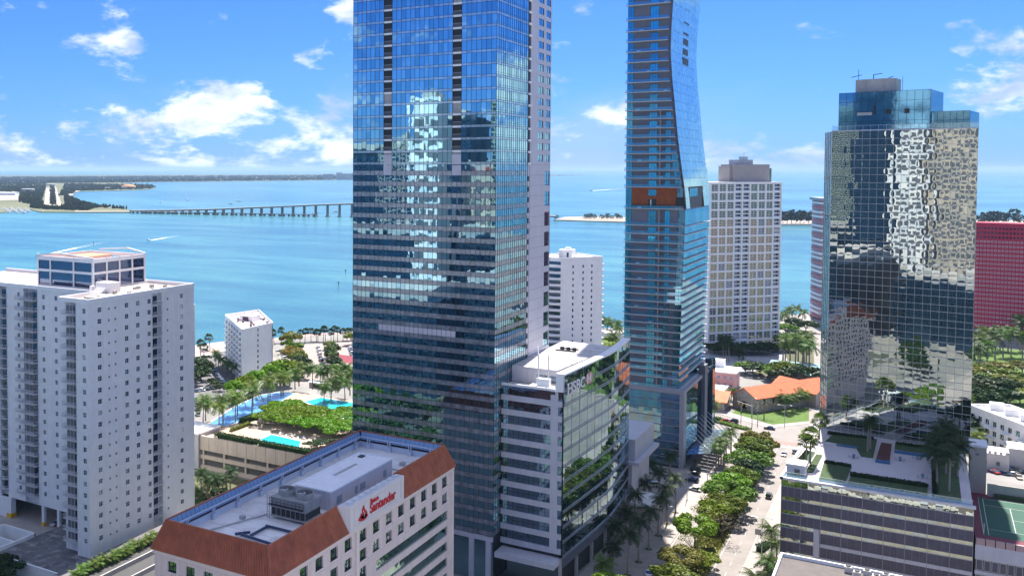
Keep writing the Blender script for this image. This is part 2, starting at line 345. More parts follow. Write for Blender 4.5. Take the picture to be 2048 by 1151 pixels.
# bayfront, parking lots and gardens on the left
sheet('bayfront_path', [(-385, 470), (-375, 520), (-363, 560), (-340, 589), (-290, 626), (-223, 671), (-228, 662), (-294, 616), (-344, 578), (-356, 552), (-367, 515), (-376, 466)], 0.1, mat('path_paving', (0.42, 0.30, 0.27), 0.9, var=0.15))
sheet('parking_lot', gp([(612, 690), (705, 675), (705, 735), (690, 768), (600, 768), (566, 757), (556, 700)]), 0.05, LOT, 'pale parking lot by the bay behind the palms')
sheet('parking_lot', gp([(388, 700), (450, 690), (470, 720), (500, 760), (470, 790), (388, 800)]), 0.05, ASPD, 'shaded grey parking lot beside the small white condominium')
sheet('shore_plaza', gp([(388, 690), (450, 682), (452, 700), (420, 712), (388, 715)]), 0.07, PAVE)
sheet('lawn', gp([(1200, 690), (1250, 690), (1255, 660), (1205, 662)]), 0.05, GRASS, 'patch of grass by the bay right of the white round-balcony condominium')
sheet('lawn', gp([(1565, 665), (1625, 660), (1630, 760), (1500, 745), (1560, 700)]), 0.05, SOIL)
sheet('forecourt', gp([(1395, 702), (1560, 694), (1575, 720), (1500, 745), (1440, 740), (1395, 720)]), 0.09, mat('forecourt_paving', (0.36, 0.36, 0.38), 0.9, var=0.1))
sheet('lawn', gp([(1940, 690), (2048, 700), (2048, 800), (1940, 800)]), 0.06, GRASS, 'park lawn behind the white townhouses')
sheet('park_path', gp([(1960, 735), (2048, 760), (2048, 770), (1980, 765), (1950, 745)]), 0.1, PAVE)
sheet('garden_ground', rect(-255, -150, 246, 286), 0.06, SOIL)
sheet('seawall_beach', gp([(1562, 632), (1625, 626), (1625, 645), (1562, 650)]), 0.1, PAVE)
# ------------------------------------------------------------------ islands across the bay
def wood(name, polys, n, hgt, m, label, seed=1):
    r = random.Random(seed); b = MB()
    def inside(p, poly):
        c = False; j = len(poly) - 1
        for i in range(len(poly)):
            if (poly[i][1] > p[1]) != (poly[j][1] > p[1]) and p[0] < (poly[j][0] - poly[i][0]) * (p[1] - poly[i][1]) / (poly[j][1] - poly[i][1]) + poly[i][0]: c = not c
            j = i
        return c
    for poly, cnt, hh in polys:
        xs = [p[0] for p in poly]; ys = [p[1] for p in poly]; k = 0
        while k < cnt:
            q = (r.uniform(min(xs), max(xs)), r.uniform(min(ys), max(ys)))
            if not inside(q, poly): continue
            k += 1; p = G(*q); h = hh * r.uniform(0.5, 1.15); d = p.length
            s = d / FPX * r.uniform(1.4, 3.2)
            for j in range(3):
                a = r.uniform(0, 6.28); c, sn = math.cos(a), math.sin(a); top = h * r.uniform(0.7, 1); w = s * r.uniform(.6, 1)
                ox, oy = p.x + r.uniform(-s, s) * .5, p.y + r.uniform(-s, s) * .5
                b.face([(ox - c * w, oy - sn * w, 0), (ox + c * w, oy + sn * w, 0), (ox + c * w * .75, oy + sn * w * .75, top * .75), (ox, oy, top), (ox - c * w * .75, oy - sn * w * .75, top * .7)])
    return b.build(name, m, kind='stuff', label=label)
FARLEAF = mat('far_foliage', (0.045, 0.070, 0.035), 0.95, var=0.4, scale=0.03)
islA = [(-90, 430), (-20, 427), (62, 419), (80, 424), (150, 424.5), (262, 424.5), (262, 420), (240, 417), (200, 411), (160, 401), (146, 392), (146, 386), (158, 382.5), (235, 381), (300, 378.5), (311, 375), (300, 369), (240, 366), (-90, 364)]
islB = [(-90, 366), (225, 366), (330, 363.6), (420, 362.8), (640, 360.5), (706, 358), (800, 354), (1100, 351.2), (1166, 350.6), (1166, 349.6), (1000, 348.6), (800, 348), (-90, 350)]
for poly, nm, m, lb in ((islA, 'island', mat('island_earth', (0.13, 0.14, 0.075), 0.95, var=0.4, scale=0.004), 'wooded island at the left end of the causeway bridge'),
                        (islB, 'island', mat('key_earth', (0.07, 0.085, 0.05), 0.95, var=0.3, scale=0.002), 'long low wooded key along the horizon')):
    w = gp(poly); sheet(nm, w, 0.6, m, lb, 2)
wood('far_woods', [([(-90, 366), (225, 365.5), (330, 363), (640, 360), (706, 357.5), (706, 350), (-90, 355)], 5200, 15),
                   ([(706, 357.5), (1166, 350.4), (1166, 350), (706, 351)], 500, 9), ([(632, 358), (706, 357), (706, 352), (632, 353)], 60, 26)], 0, 0, FARLEAF, 'dark low woods of the long key on the horizon', 3)
wood('island_woods', [([(38, 404), (85, 414), (85, 390), (95, 366), (60, 366), (-40, 366), (-40, 380), (40, 385)], 1500, 13), ([(60, 416), (90, 419), (150, 421), (160, 404), (140, 395), (128, 390), (132, 412), (118, 417), (62, 412)], 700, 12),
                      ([(128, 420), (175, 421), (200, 414), (158, 403), (136, 398)], 520, 12), ([(100, 410), (112, 410), (107, 370), (101, 370)], 240, 10), ([(200, 416), (258, 419), (250, 416), (205, 411)], 45, 10),
                      ([(118, 392), (146, 388), (150, 382), (230, 380), (300, 377.5), (310, 374.5), (300, 370), (130, 368)], 1300, 12)], 0, 0, mat('island_foliage', (0.05, 0.068, 0.028), 0.95, var=0.45, scale=0.02), 'dark green woods of the island at the bridge head', 4)
for i, (pts, lb) in enumerate(((((88, 413), (104, 413), (99, 376), (92, 376)), 'sandy clearing in the island woods, left of two'), (((114, 413), (124, 413), (112, 374), (106, 374)), 'sandy clearing in the island woods, right of two'),
                               (((-40, 402), (38, 400), (52, 398), (55, 392), (-40, 388)), 'pale sandy yard beside the marina'), (((143, 394), (148, 386), (160, 382.4), (160, 380.6), (140, 384), (136, 392)), 'white crescent beach of the island'),
                               (((150, 424.3), (262, 424.3), (262, 423), (150, 422.6)), 'pale causeway shore at the bridge head'), (((74, 414), (82, 414), (82, 411.5), (74, 411.5)), 'small pale clearing by the marina'))):
    sheet('beach' if 'beach' in lb or 'shore' in lb else 'clearing', gp(pts), 1.2 + 0.05 * i, SAND, lb)
def far_block(name, lab, px, py, wpx, z, dep, m, wm=None, storeys=3, cols=8, rz=YAW, group=None):
    p = G(px, py); w = wpx * (p.length / math.hypot(1, (px - PPX) / FPX)) / FPX
    t = thing(name, lab, 'building', p, rz, group, world=False)
    MB().box(-w / 2, w / 2, 0, dep, 0, z).build('wall', m, t); MB().box(-w / 2 - 1, w / 2 + 1, -1, dep + 1, z, z + 1.2).build('roof', WHITE2, t)
    if wm:
        for j in range(storeys):
            zz = z * (j + .35) / storeys; MB().box(-w / 2 + 2, w / 2 - 2, -0.3, -0.05, zz, zz + z * .4 / storeys).build('window_band', wm, t)
    return t
far_block('boat_storage', 'long white boat storage shed behind the marina', 10, 391, 40, 12, 60, WHITE)
far_block('marina_building', 'grey marina building among the trees right of the sheds', 53, 384.5, 22, 16, 50, CONC, G_DARK, 3)
far_block('stadium', 'pale stadium stand at the end of the two sandy clearings', 98, 370.5, 14, 9, 60, CONC, G_DARK, 2)
far_block('pavilion', 'low white pavilion on the far beach', 214, 377.5, 8, 8, 30, WHITE)
for i, (px, w, z) in enumerate(((657, 20, 62), (679, 12, 76), (697, 22, 66))):
    far_block('far_apartment_block', ['leftmost of the far apartment blocks on the key horizon', 'middle of the far apartment blocks on the key horizon', 'rightmost far apartment block on the key beside the glass tower'][i], px, 359, w, z, 120, mat('far_white', (0.45, 0.45, 0.47), 0.8), G_DARK, 9)
dome = thing('dome', 'orange domed hall on the wooded point of the island', 'building', G(257, 376.5), YAW, world=False)
b = MB(); prev = None
for j in range(5):
    a = j / 4 * math.pi / 2; ring = [(45 * math.cos(a) * math.cos(q / 14 * 2 * math.pi), 30 * math.cos(a) * math.sin(q / 14 * 2 * math.pi), 8 + 16 * math.sin(a)) for q in range(14)]
    if prev:
        for q in range(14): b.face([prev[q], prev[(q + 1) % 14], ring[(q + 1) % 14], ring[q]])
    prev = ring
b.build('dome_roof', mat('dome_orange', (0.55, 0.28, 0.12), 0.7), dome); MB().tube([(0, 0, 0), (0, 0, 8)], 44, 14).build('wall', WHITE, dome)
# the causeway islet behind the towers and the wooded spit on the right
sheet('causeway_islet', gp([(1108, 440), (1245, 444), (1270, 443), (1270, 436), (1210, 433), (1130, 434)]), 0.8, mat('islet_earth', (0.30, 0.27, 0.22), 0.95, var=0.3, scale=0.02), 'low causeway islet between the two tall glass towers', 2)
sheet('wooded_spit', gp([(1540, 449), (1640, 449), (2100, 455), (2100, 440), (1540, 441)]), 0.8, SAND, 'sandy wooded spit across the water on the right', 2)
def pine(p, h, r, seed, lab, group):
    rr = random.Random(seed); t = thing('far_tree', lab, 'tree', p, 0, group)
    MB().tube([p, p + Vector((0, 0, h * .6))], [h * .03, h * .015], 5).build('trunk', mat('bark', (0.16, 0.13, 0.10), 0.95), t)
    b = MB()
    for k in range(90):
        a = rr.uniform(0, 6.28); q = rr.random() ** .6 * r; z = h * rr.uniform(.3, 1); q *= (1.15 - abs(z / h - .6) * 1.3)
        c = p + Vector((math.cos(a) * q, math.sin(a) * q, z)); s = h * rr.uniform(.04, .10); d = Vector((rr.uniform(-1, 1), rr.uniform(-1, 1), rr.uniform(-.4, 1))).normalized()
        e = d.orthogonal().normalized() * s; f = d.cross(e).normalized() * s; b.face([c - e - f, c + e - f, c + e + f, c - e + f])
    b.build('crown', mat('far_pine', (0.04, 0.058, 0.04), 0.95, var=0.3), t)
for i, px in enumerate((1566, 1574, 1583, 1592, 1600, 1608, 1617, 1624)):
    pine(G(px, 447), 26 + rnd.uniform(-4, 5), 10, i, f'{ORD[i]} dark tree from the left on the sandy spit beside the white grid condominium', 'trees on the sandy spit')
for i, px in enumerate((1958, 1970, 1984, 1997, 2008, 2028, 2041)):
    pine(G(px, 449), rnd.uniform(18, 34) + (8 if i in (2, 3) else 0), 13, 20 + i, f'{ORD[i]} hazy tree from the left above the red building roof', 'trees on the sandy spit')
for i, px in enumerate((1112, 1172, 1180, 1188, 1204, 1215, 1224, 1234, 1240)):
    pine(G(px, 439), rnd.uniform(9, 14), 7, 40 + i, f'{ORD[i]} small palm like tree from the left on the causeway islet', 'trees on the causeway islet')
# ------------------------------------------------------------------ the causeway bridge
BR = thing('causeway_bridge', 'long high causeway bridge on concrete piers across the bay', 'bridge', G(262, 424.5))
BCON = mat('bridge_concrete', (0.22, 0.22, 0.21), 0.9, var=0.15, scale=0.05)
axis = [(G(262, 424.2), 3.5), (G(340, 426), 6.5), (G(420, 428), 11), (G(500, 429.2), 16.5), (G(580, 430.6), 22), (G(650, 431.6), 27), (G(706, 432.2), 29.5), (G(820, 434.5), 29.5), (G(960, 437), 20), (G(1060, 438.8), 10), (G(1112, 439.5), 7)]
for i in range(len(axis) - 1):
    (a, za), (c, zc_) = axis[i], axis[i + 1]
    a = Vector((a.x, a.y, za)); c = Vector((c.x, c.y, zc_))
    MB().bar(a, c, 15, 2.6).build('deck', BCON, BR); MB().bar(a + Vector((0, 0, 2)), c + Vector((0, 0, 2)), 15.6, 1.0).build('parapet', CONC, BR)
def along(px):
    ks = [262, 340, 420, 500, 580, 650, 706, 820, 960, 1060, 1112]
    for i in range(len(ks) - 1):
        if ks[i] <= px <= ks[i + 1]:
            f = (px - ks[i]) / (ks[i + 1] - ks[i]); a, c = axis[i], axis[i + 1]
            return a[0].lerp(c[0], f), a[1] + (c[1] - a[1]) * f
for k in range(26):
    px = 704 - k * 25.0 * (1 - 0.012 * k)
    if px < 285: break
    p, z = along(px)
    for s in (-5, 5):
        b = MB(); d = Vector((-.25, .97, 0)) * s
        b.box(p.x + d.x - 1.3, p.x + d.x + 1.3, p.y + d.y - 1.3, p.y + d.y + 1.3, -3, z - 1.2); b.build('pier', BCON, BR)
    b = MB(); b.bar(Vector((p.x + 1.7, p.y - 7, z - 2)), Vector((p.x - 1.7, p.y + 7, z - 2)), 2.6, 1.8); b.bar(Vector((p.x + 2, p.y - 8, 0)), Vector((p.x - 2, p.y + 8, 0)), 6, 2.4); b.build('pier_cap', BCON, BR)
OB = thing('fishing_bridge', 'low old fishing bridge in front of the high causeway bridge', 'bridge', G(262, 425.5))
a, c = G(262, 425.3), G(632, 432.3); a.z = c.z = 3.6
MB().bar(a, c, 9, 1.8).build('deck', BCON, OB)
for k in range(40):
    p = a.lerp(c, (k + .5) / 40); MB().box(p.x - 1, p.x + 1, p.y - 3, p.y + 3, -3, 2.8).build('pier', BCON, OB)
sheet('rear_garden', rect(-300, -128, 30, 178), 0.05, mat('dark_ground', (.07, .08, .06), .95, var=.4, scale=.2))  # dark ground out of view, added for the tall tower's mirrored foot
sheet('rear_park', rect(-24, 60, 488, 660), 0.07, GRASS)
# ================================================================== buildings
def emit(t, lst, name, mats, tilt, nobj=300, proto_kind=True):
    """lst: (corner, u, w, h, material index or None). The nearest nobj are objects of their own, the rest one joined part."""
    lst.sort(key=lambda q: (Vector(q[0]) - Vector((0, 0, CAM_H))).length)
    cache = {}; j = MB()
    for i, (p, u, w, h, mi) in enumerate(lst):
        if mi is None: mi = rnd.randrange(len(mats))
        if i < nobj:
            var = rnd.randrange(5); k = (round(w, 2), round(h, 2), mi, var)
            if k not in cache:
                ax, az = rnd.gauss(0, tilt), rnd.gauss(0, tilt)
                cache[k] = MB().face([(0, 0, 0), (w, ax * w, 0), (w, ax * w + az * h, h), (0, az * h, h)]).mesh(name, [mats[mi]])
            put(name, cache[k], t, p, math.atan2(u[1], u[0]))
        else:
            ax, az = rnd.gauss(0, tilt), rnd.gauss(0, tilt); n = (u[1], -u[0])
            q = lambda a, z: (p[0] + u[0] * a - n[0] * (ax * a + az * z), p[1] + u[1] * a - n[1] * (ax * a + az * z), p[2] + z)
            j.face([q(0, 0), q(w, 0), q(w, h), q(0, h)], mi)
    if j.f: j.build(name + '_field', mats, t, kind='stuff')
def at_u(o, u, a, d=0.0): n = (u[1], -u[0]); return (o[0] + u[0] * a + n[0] * d, o[1] + u[1] * a + n[1] * d)
def vbar(t, o, u, a, z0, z1, w, pr, m, name='mullion'):
    c = at_u(o, u, a); b = MB(); b.box(-w / 2, w / 2, -pr, 0.02, 0, z1 - z0); return put(name, b.mesh(name, [m]), t, (c[0], c[1], z0), math.atan2(u[1], u[0]))
def hbar(t, o, u, a0, a1, z, hgt, pr, m, name='transom'):
    c = at_u(o, u, a0); b = MB(); b.box(0, a1 - a0, -pr, 0.02, 0, hgt); return put(name, b.mesh(name, [m]), t, (c[0], c[1], z), math.atan2(u[1], u[0]))
UX, UY = (1, 0), (0, 1)
# ------------------------------------------------------------------ the tall blue glass tower
T1 = thing('glass_tower', 'tallest blue glass tower with pale spandrel bands in the middle', 'tower', (-98.7, 251, 0))
GB = [glass(f'sky_glass_{i}', c, d, 0.82, 0.015, 0.004, 0.35) for i, (c, d) in enumerate((((0.36, 0.64, 0.74), (0.004, 0.075, 0.12)), ((0.29, 0.54, 0.64), (0.004, 0.065, 0.11)), ((0.44, 0.72, 0.80), (0.008, 0.09, 0.14))))]
GL = [glass(f'lower_glass_{i}', c, d, 0.66, 0.012, 0.006, 0.3) for i, (c, d) in enumerate((((0.38, 0.66, 0.80), (0.006, 0.035, 0.065)), ((0.32, 0.60, 0.76), (0.008, 0.06, 0.10)), ((0.44, 0.72, 0.84), (0.004, 0.02, 0.04))))]
SPU = [glass('pale_spandrel', (0.55, 0.85, 0.95), (0.36, 0.44, 0.54), 0.38, 0.12, 0.002)]
SPL = [glass('grey_spandrel', (0.60, 0.70, 0.78), (0.25, 0.26, 0.29), 0.38, 0.18, 0.003), glass('grey_spandrel_b', (0.56, 0.66, 0.74), (0.22, 0.23, 0.26), 0.38, 0.18, 0.003)]
LILAC = mat('lilac_cladding', (0.56, 0.55, 0.60), 0.5, var=0.05, streak=0.05)
X0, X1, Y0, Y1, ZT = -143.6, -98.7, 251.0, 296.5, 116.3
bay = 44.9 / 30.7
MB().box(X0 + .25, X1 - .25, Y0 + .25, Y1, 0, 182).build('inner_core', DARKM, T1)
MB().box(X0, X1, Y0, Y1, 182, 214).build('upper_storeys', GB[0], T1)
MB().box(X0, X0 + .2, Y0 + .3, Y1, 0, 182).build('side_glazing', GL[0], T1); MB().box(X0, X1, Y1, Y1 + .2, 0, 182).build('rear_glazing', GL[0], T1)
s1 = (7 * bay, 7 * bay + 1.85 * bay); s2 = (s1[1] + 13 * bay, s1[1] + 14.85 * bay)
ups = [(i * bay, (i + 1) * bay) for i in range(7)] + [(s1[1] + i * bay, s1[1] + (i + 1) * bay) for i in range(13)]
rem = (44.9 - s2[1]) / 7; ups += [(s2[1] + i * rem, s2[1] + (i + 1) * rem) for i in range(7)]
lows = [(i * 44.9 / 31, (i + 1) * 44.9 / 31) for i in range(31)]
sd = [(i * 24.9 / 15, (i + 1) * 24.9 / 15) for i in range(15)]
oF, oS = (X0, Y0), (X1, Y0)
glz, spn = [], []
NU, FU = 19, 3.42
for k in range(NU):
    z = ZT + k * FU
    for a, b_ in ups:
        glz.append(((X0 + a, Y0, z + .70), UX, b_ - a, FU - .70, ('U',))); spn.append(((X0 + a, Y0, z), UX, b_ - a, .70, ('U',)))
    for a, b_ in sd:
        glz.append(((X1, Y0 + a, z + .70), UY, b_ - a, FU - .70, ('U',))); spn.append(((X1, Y0 + a, z), UY, b_ - a, .70, ('U',)))
    for zz in (z, z + .70):
        for a0, a1 in ((0, s1[0]), s1 and (s1[1], s2[0]), (s2[1], 44.9)): hbar(T1, oF, UX, a0, a1, zz - .04, .08, .06, FRAME_D)
        hbar(T1, oS, UY, 0, 24.9, zz - .04, .08, .06, FRAME_D)
    hbar(T1, oS, UY, 0, 24.9, z + .70 + .55, .05, .05, FRAME_D)
    for sx in (s1, s2):            # loggia slots; mostly near-black backs stand in for recess shade
        b = MB(); b.box(X0 + sx[0], X0 + sx[1], Y0 - .05, Y0 + 1.9, z, z + .55); b.build('balcony_slab', WHITE2, T1)
        b = MB()
        for q in range(9): x = X0 + sx[0] + .1 + q * (sx[1] - sx[0] - .2) / 8; b.box(x - .02, x + .02, Y0 + .05, Y0 + .09, z + .55, z + 1.6)
        b.box(X0 + sx[0], X0 + sx[1], Y0 + .03, Y0 + .11, z + 1.6, z + 1.67); b.build('balcony_railing', FRAME_L, T1)
        MB().face([(X0 + sx[0], Y0 + .22, z + .55), (X0 + sx[1], Y0 + .22, z + .55), (X0 + sx[1], Y0 + .22, z + FU), (X0 + sx[0], Y0 + .22, z + FU)]).build('loggia_back', CONC if rnd.random() < .15 else DARKM, T1)
    MB().box(X1 - .2, X1 + .35, 275.9, 278.2, z, z + .6).build('balcony_slab', WHITE2, T1)
NLW, FL = 33, (ZT - 13.0) / 33
for k in range(NLW):
    z = 13.0 + k * FL; lou = (k == 17)
    for i, (a, b_) in enumerate(lows):
        spn.append(((X0 + a, Y0, z), UX, b_ - a, 1.35, ('L',)))
        if lou and 6 <= i <= 22: continue
        glz.append(((X0 + a, Y0, z + 1.35), UX, b_ - a, FL - 1.35, ('L',)))
    for a, b_ in sd:
        spn.append(((X1, Y0 + a, z), UY, b_ - a, 1.35, ('L',))); glz.append(((X1, Y0 + a, z + 1.35), UY, b_ - a, FL - 1.35, ('L',)))
    if lou:
        for i in range(6, 23): a, b_ = lows[i]; MB().box(X0 + a + .06, X0 + b_ - .06, Y0 - .05, Y0 + .1, z + 1.38, z + FL - .03).build('louvre_panel', LILAC, T1)
    for zz in (z, z + 1.35):
        hbar(T1, oF, UX, 0, 44.9, zz - .04, .07, .05, FRAME_D); hbar(T1, oS, UY, 0, 24.9, zz - .04, .07, .05, FRAME_D)
for a in sorted({round(q, 3) for p in ups for q in p}): vbar(T1, oF, UX, a, ZT, 181, .07, .07, FRAME_D)
for a in sorted({round(q, 3) for p in lows for q in p}): vbar(T1, oF, UX, a, 13, ZT, .07, .07, FRAME_D)
for a in [0] + [q[1] for q in sd]: vbar(T1, oS, UY, a, 13, 181, .07, .07, FRAME_D)
for zz in (ZT - FL, ZT - .05):
    for sx in (s1, s2): MB().box(X0 + sx[0], X0 + sx[1], Y0 - .12, Y0 + .1, zz + .1, zz + 2.9).build('blank_panel', LILAC, T1)
gm = GB + GL; sm = SPU + SPL
emit(T1, [(p, u, w, h, rnd.randrange(3) + (0 if q[0] == 'U' else 3)) for p, u, w, h, q in glz], 'window_pane', gm, 0.0022)
emit(T1, [(p, u, w, h, 0 if q[0] == 'U' else 1 + rnd.randrange(2)) for p, u, w, h, q in spn], 'spandrel_panel', sm, 0.002)
# pale side strip with its loggia notch and window columns
b = MB(); r1 = facade(b, (X1, 278.3), UY, 18.2, ZT, 181, [(6.6, 11.4), (13.4, 17.6)], [(ZT + k * FU + 1.0, ZT + k * FU + 3.1) for k in range(18)], .2)
r2 = facade(b, (X1, 278.3), UY, 18.2, 0, ZT, [(13.2, 17.8)], [(16 + k * 2 * FL, 16 + k * 2 * FL + 4.4) for k in range(16)], .2)
r3 = facade(b, (X1 - .2, 275.9), UY, 2.4, 0, ZT, [(.3, 2.2)], [(13 + k * FL + 1.35, 13 + k * FL + 2.9) for k in range(32)], .3)
b.face([(X1, 278.3, 0), (X1, 278.3, 181), (X1 - .3, 278.3, 181), (X1 - .3, 278.3, 0)]); b.build('clad_wall', LILAC, T1)
windows(T1, r1, GB[1], FRAME_D, 2, 1); windows(T1, r2, GL[0], FRAME_D, 2, 3); windows(T1, r3, G_DARK, FRAME_D, 1, 1)
for k in range(34): hbar(T1, (X1, 278.3), UY, 0, 18.2, 13 + k * FL, .05, .012, FRAME_D, 'panel_joint')
# lobby floors
b = MB()
for x in (-141, -132, -123, -114, -105, -100): b.box(x - .7, x + .7, Y0 - .4, Y0 + 1, 0, 12.9)
b.build('lobby_column', LILAC, T1); MB().box(X0, X1, Y0 - .3, Y0 + .1, 11.6, 12.9).build('lobby_fascia', LILAC, T1)
MB().face([(X0, Y0 + .15, 0), (X1, Y0 + .15, 0), (X1, Y0 + .15, 11.6), (X0, Y0 + .15, 11.6)]).build('lobby_glazing', GL[2], T1)
# ------------------------------------------------------------------ the bank building with the curved glass wall
T2 = thing('bank_office_building', 'office block with white banded front and curved dark glass wall lettered HSBC', 'office building', (-80.9, 256.2, 0))
YF, XA, XB, ZR = 256.2, -98.55, -80.9, 54.6
BGL = [glass(f'office_glass_{i}', c, (0.008, 0.025, 0.05), 0.62, 0.012, 0.012, 0.6) for i, c in enumerate(((0.42, 0.62, 0.82), (0.34, 0.54, 0.74)))]
BGD = [glass(f'curved_glass_{i}', c, (0.006, 0.018, 0.028), 0.40, 0.012, 0.010, 0.4) for i, c in enumerate(((0.52, 0.68, 0.74), (0.46, 0.62, 0.70)))]
PALE = mat('pale_precast', (0.54, 0.54, 0.58), 0.6, var=0.06, streak=0.08)
fin = [(-80.9, 256.2), (-79.9, 272), (-79.1, 285), (-78.7, 294), (-78.75, 299), (-79.0, 305), (-79.6, 314), (-80.3, 323.3)]
MB().prism([(XA, YF + .5), (XB - 1.2, YF + .5)] + [(x - 1.2, y) for x, y in fin[1:]] + [(-98, 323)], 0, ZR - .4, 0, 1).build('inner_core', [DARKM, ROOFW], T2)
bl = []; FH = 4.05
for k in range(11):
    z = 10.0 + k * FH
    hz = MB(); hz.box(XA, XB - .35, YF - .12, YF + .45, z, z + 1.55); hz.build('spandrel_band', PALE, T2)
    for i in range(9): bl.append(((XA + .4 + i * 1.52, YF + .2, z + 1.55), UX, 1.52, FH - 1.55, None)); vbar(T2, (XA + .4 + i * 1.52, YF + .2), UX, 0, z + 1.55, z + FH, .07, .08, FRAME_D)
    hbar(T2, (XA + .4, YF + .2), UX, 0, 13.7, z + 2.75, .06, .07, FRAME_D)
    MB().box(XA + 14.1, XB - 1.5, YF - .125, YF + .45, z + 1.55, z + FH).build('pier_panel', PALE, T2)
    bl.append(((XB - 1.5, YF + .2, z + 1.55), UX, 1.1, FH - 1.55, None))
emit(T2, bl, 'window_pane', BGL, 0.006)
fl = []; UP = (0, 0)
fz0, fz1, NF = 9.0, 59.1, 12
def finseg(n=22):
    pts = [Vector((*p, 0)) for p in fin]; L = [0]
    for i in range(1, len(pts)): L.append(L[-1] + (pts[i] - pts[i - 1]).length)
    o = []
    for j in range(n + 1):
        s = L[-1] * j / n
        for i in range(len(pts) - 1):
            if s <= L[i + 1] + 1e-6: o.append(pts[i].lerp(pts[i + 1], (s - L[i]) / (L[i + 1] - L[i]))); break
    return o
fs = finseg(); fhh = (fz1 - fz0) / NF
for j in range(22):
    a, c = fs[j], fs[j + 1]; d = (c - a); w = d.length; u = (d.x / w, d.y / w)
    for k in range(NF): fl.append(((a.x, a.y, fz0 + k * fhh), u, w, fhh, None))
    if j % 2 == 0: vbar(T2, (a.x, a.y), u, 0, fz0, fz1, .05, .04, FRAME_D)
emit(T2, fl, 'curved_wall_pane', BGD, 0.004)
for k in range(NF):
    for dz in (0, .55):
        b = MB()
        for j in range(22): a, c = fs[j], fs[j + 1]; n = Vector((c - a).cross(Vector((0, 0, 1)))).normalized() * .1; z = fz0 + k * fhh + dz; b.bar(a + n + Vector((0, 0, z)), c + n + Vector((0, 0, z)), .16, .12)
        b.build('wall_rail', STEEL, T2)
b = MB()
for j in range(22):
    a, c = fs[j], fs[j + 1]; b.face([(a.x - 2.2, a.y, fz1 + .5), (a.x + .15, a.y, fz1 + .5), (c.x + .15, c.y, fz1 + .5), (c.x - 2.2, c.y, fz1 + .5)])
    b.face([(a.x + .15, a.y, fz1), (c.x + .15, c.y, fz1), (c.x + .15, c.y, fz1 + .5), (a.x + .15, a.y, fz1 + .5)]); b.face([(a.x - 2.2, a.y, ZR), (a.x - 2.2, a.y, fz1 + .5), (c.x - 2.2, c.y, fz1 + .5), (c.x - 2.2, c.y, ZR)])
a = fs[0]; b.face([(a.x - 2.2, a.y, ZR), (a.x + .15, a.y, ZR), (a.x + .15, a.y, fz1 + .5), (a.x - 2.2, a.y, fz1 + .5)]); b.build('parapet_cap', WHITE2, T2)
rp = MB(); rp.box(XA, XB - 2.3, YF - .1, YF + .4, ZR, ZR + .7); rp.build('parapet', WHITE2, T2); MB().box(XA, XB - 2.3, YF - .16, YF - .1, ZR - .9, ZR - .1).build('parapet_glass', BGL[1], T2)
PEN = [(-98.5, 264), (-85.2, 264), (-81.3, 309), (-98.5, 311)]
pn = MB().prism(PEN, ZR - .3, 58.8, 0, 1).build('penthouse', [PALE, ROOFW], T2)
for y in range(266, 309, 4): MB().box(-98.3, -85 + (y - 264) * .085 - .2, y, y + .12, 58.8, 58.9).build('roof_seam', CONC, pn)
for i in range(6): MB().box(-91 + i, -90.2 + i, 263.85, 263.97, 55, 57).build('penthouse_window', G_DARK, pn)
for y in (292, 296): MB().box(-95, -89, y, y + .3, 58.95, 59.4).build('equipment_rail', DARKM, pn)
for i in range(3): MB().tube([(-93.5 + i * 1.9, 294.2, 58.8), (-93.5 + i * 1.9, 294.2, 60)], .6, 10).build('fan_unit', DARKM, pn)
cr = MB()
for x in (-88.9, -86): cr.bar((x, 258.8, ZR), (x, 258.8, ZR + 9), .3); cr.bar((x, 258.8, ZR + 9), (x - .8, 260.5, ZR + 11.2), .26)
cr.box(-89.2, -85.6, 258, 259.8, ZR + .5, ZR + 2.6); cr.box(-91, -84.5, 257.6, 260.2, ZR, ZR + .6); cr.build('window_cleaning_crane', WHITE2, T2)
MB().box(XA + .4, XB - .5, YF - 5.5, YF + .6, 7.6, 9.0).build('entrance_canopy', PALE, T2)
MB().face([(XA, YF + .3, 0), (XB, YF + .3, 0), (XB, YF + .3, 7.6), (XA, YF + .3, 7.6)]).build('lobby_glazing', BGD[0], T2)
for j in range(0, 23, 4):
    p = fs[j]; MB().box(p.x - .9, p.x - .1, p.y - .4, p.y + .4, 0, fz0).build('column', CONC, T2)
b = MB()
for j in range(22): a, c = fs[j], fs[j + 1]; b.bar(a + Vector((-.3, 0, 7.6)), c + Vector((-.3, 0, 7.6)), .7, 2.6)
b.build('podium_fascia', mat('bronze_glass_band', (0.16, 0.19, 0.24), 0.3, 0.5), T2)
bx = MB(); bx.box(-92, -78.8, 326, 352, 18.5, 25.4); bx.box(-93, -77, 324, 352.6, 17.4, 18.4); bx.box(-92, -80, 327, 351, 0, 17.4); bx.build('garage_wing', PALE, T2)
cn = MB(); cn.box(-79.5, -72.5, 322, 336, 4.9, 5.5); cn.bar((-73.2, 323, 0), (-73.2, 323, 4.9), .3); cn.bar((-73.2, 335, 0), (-73.2, 335, 4.9), .3); cn.build('drop_off_canopy', WHITE2, T2)
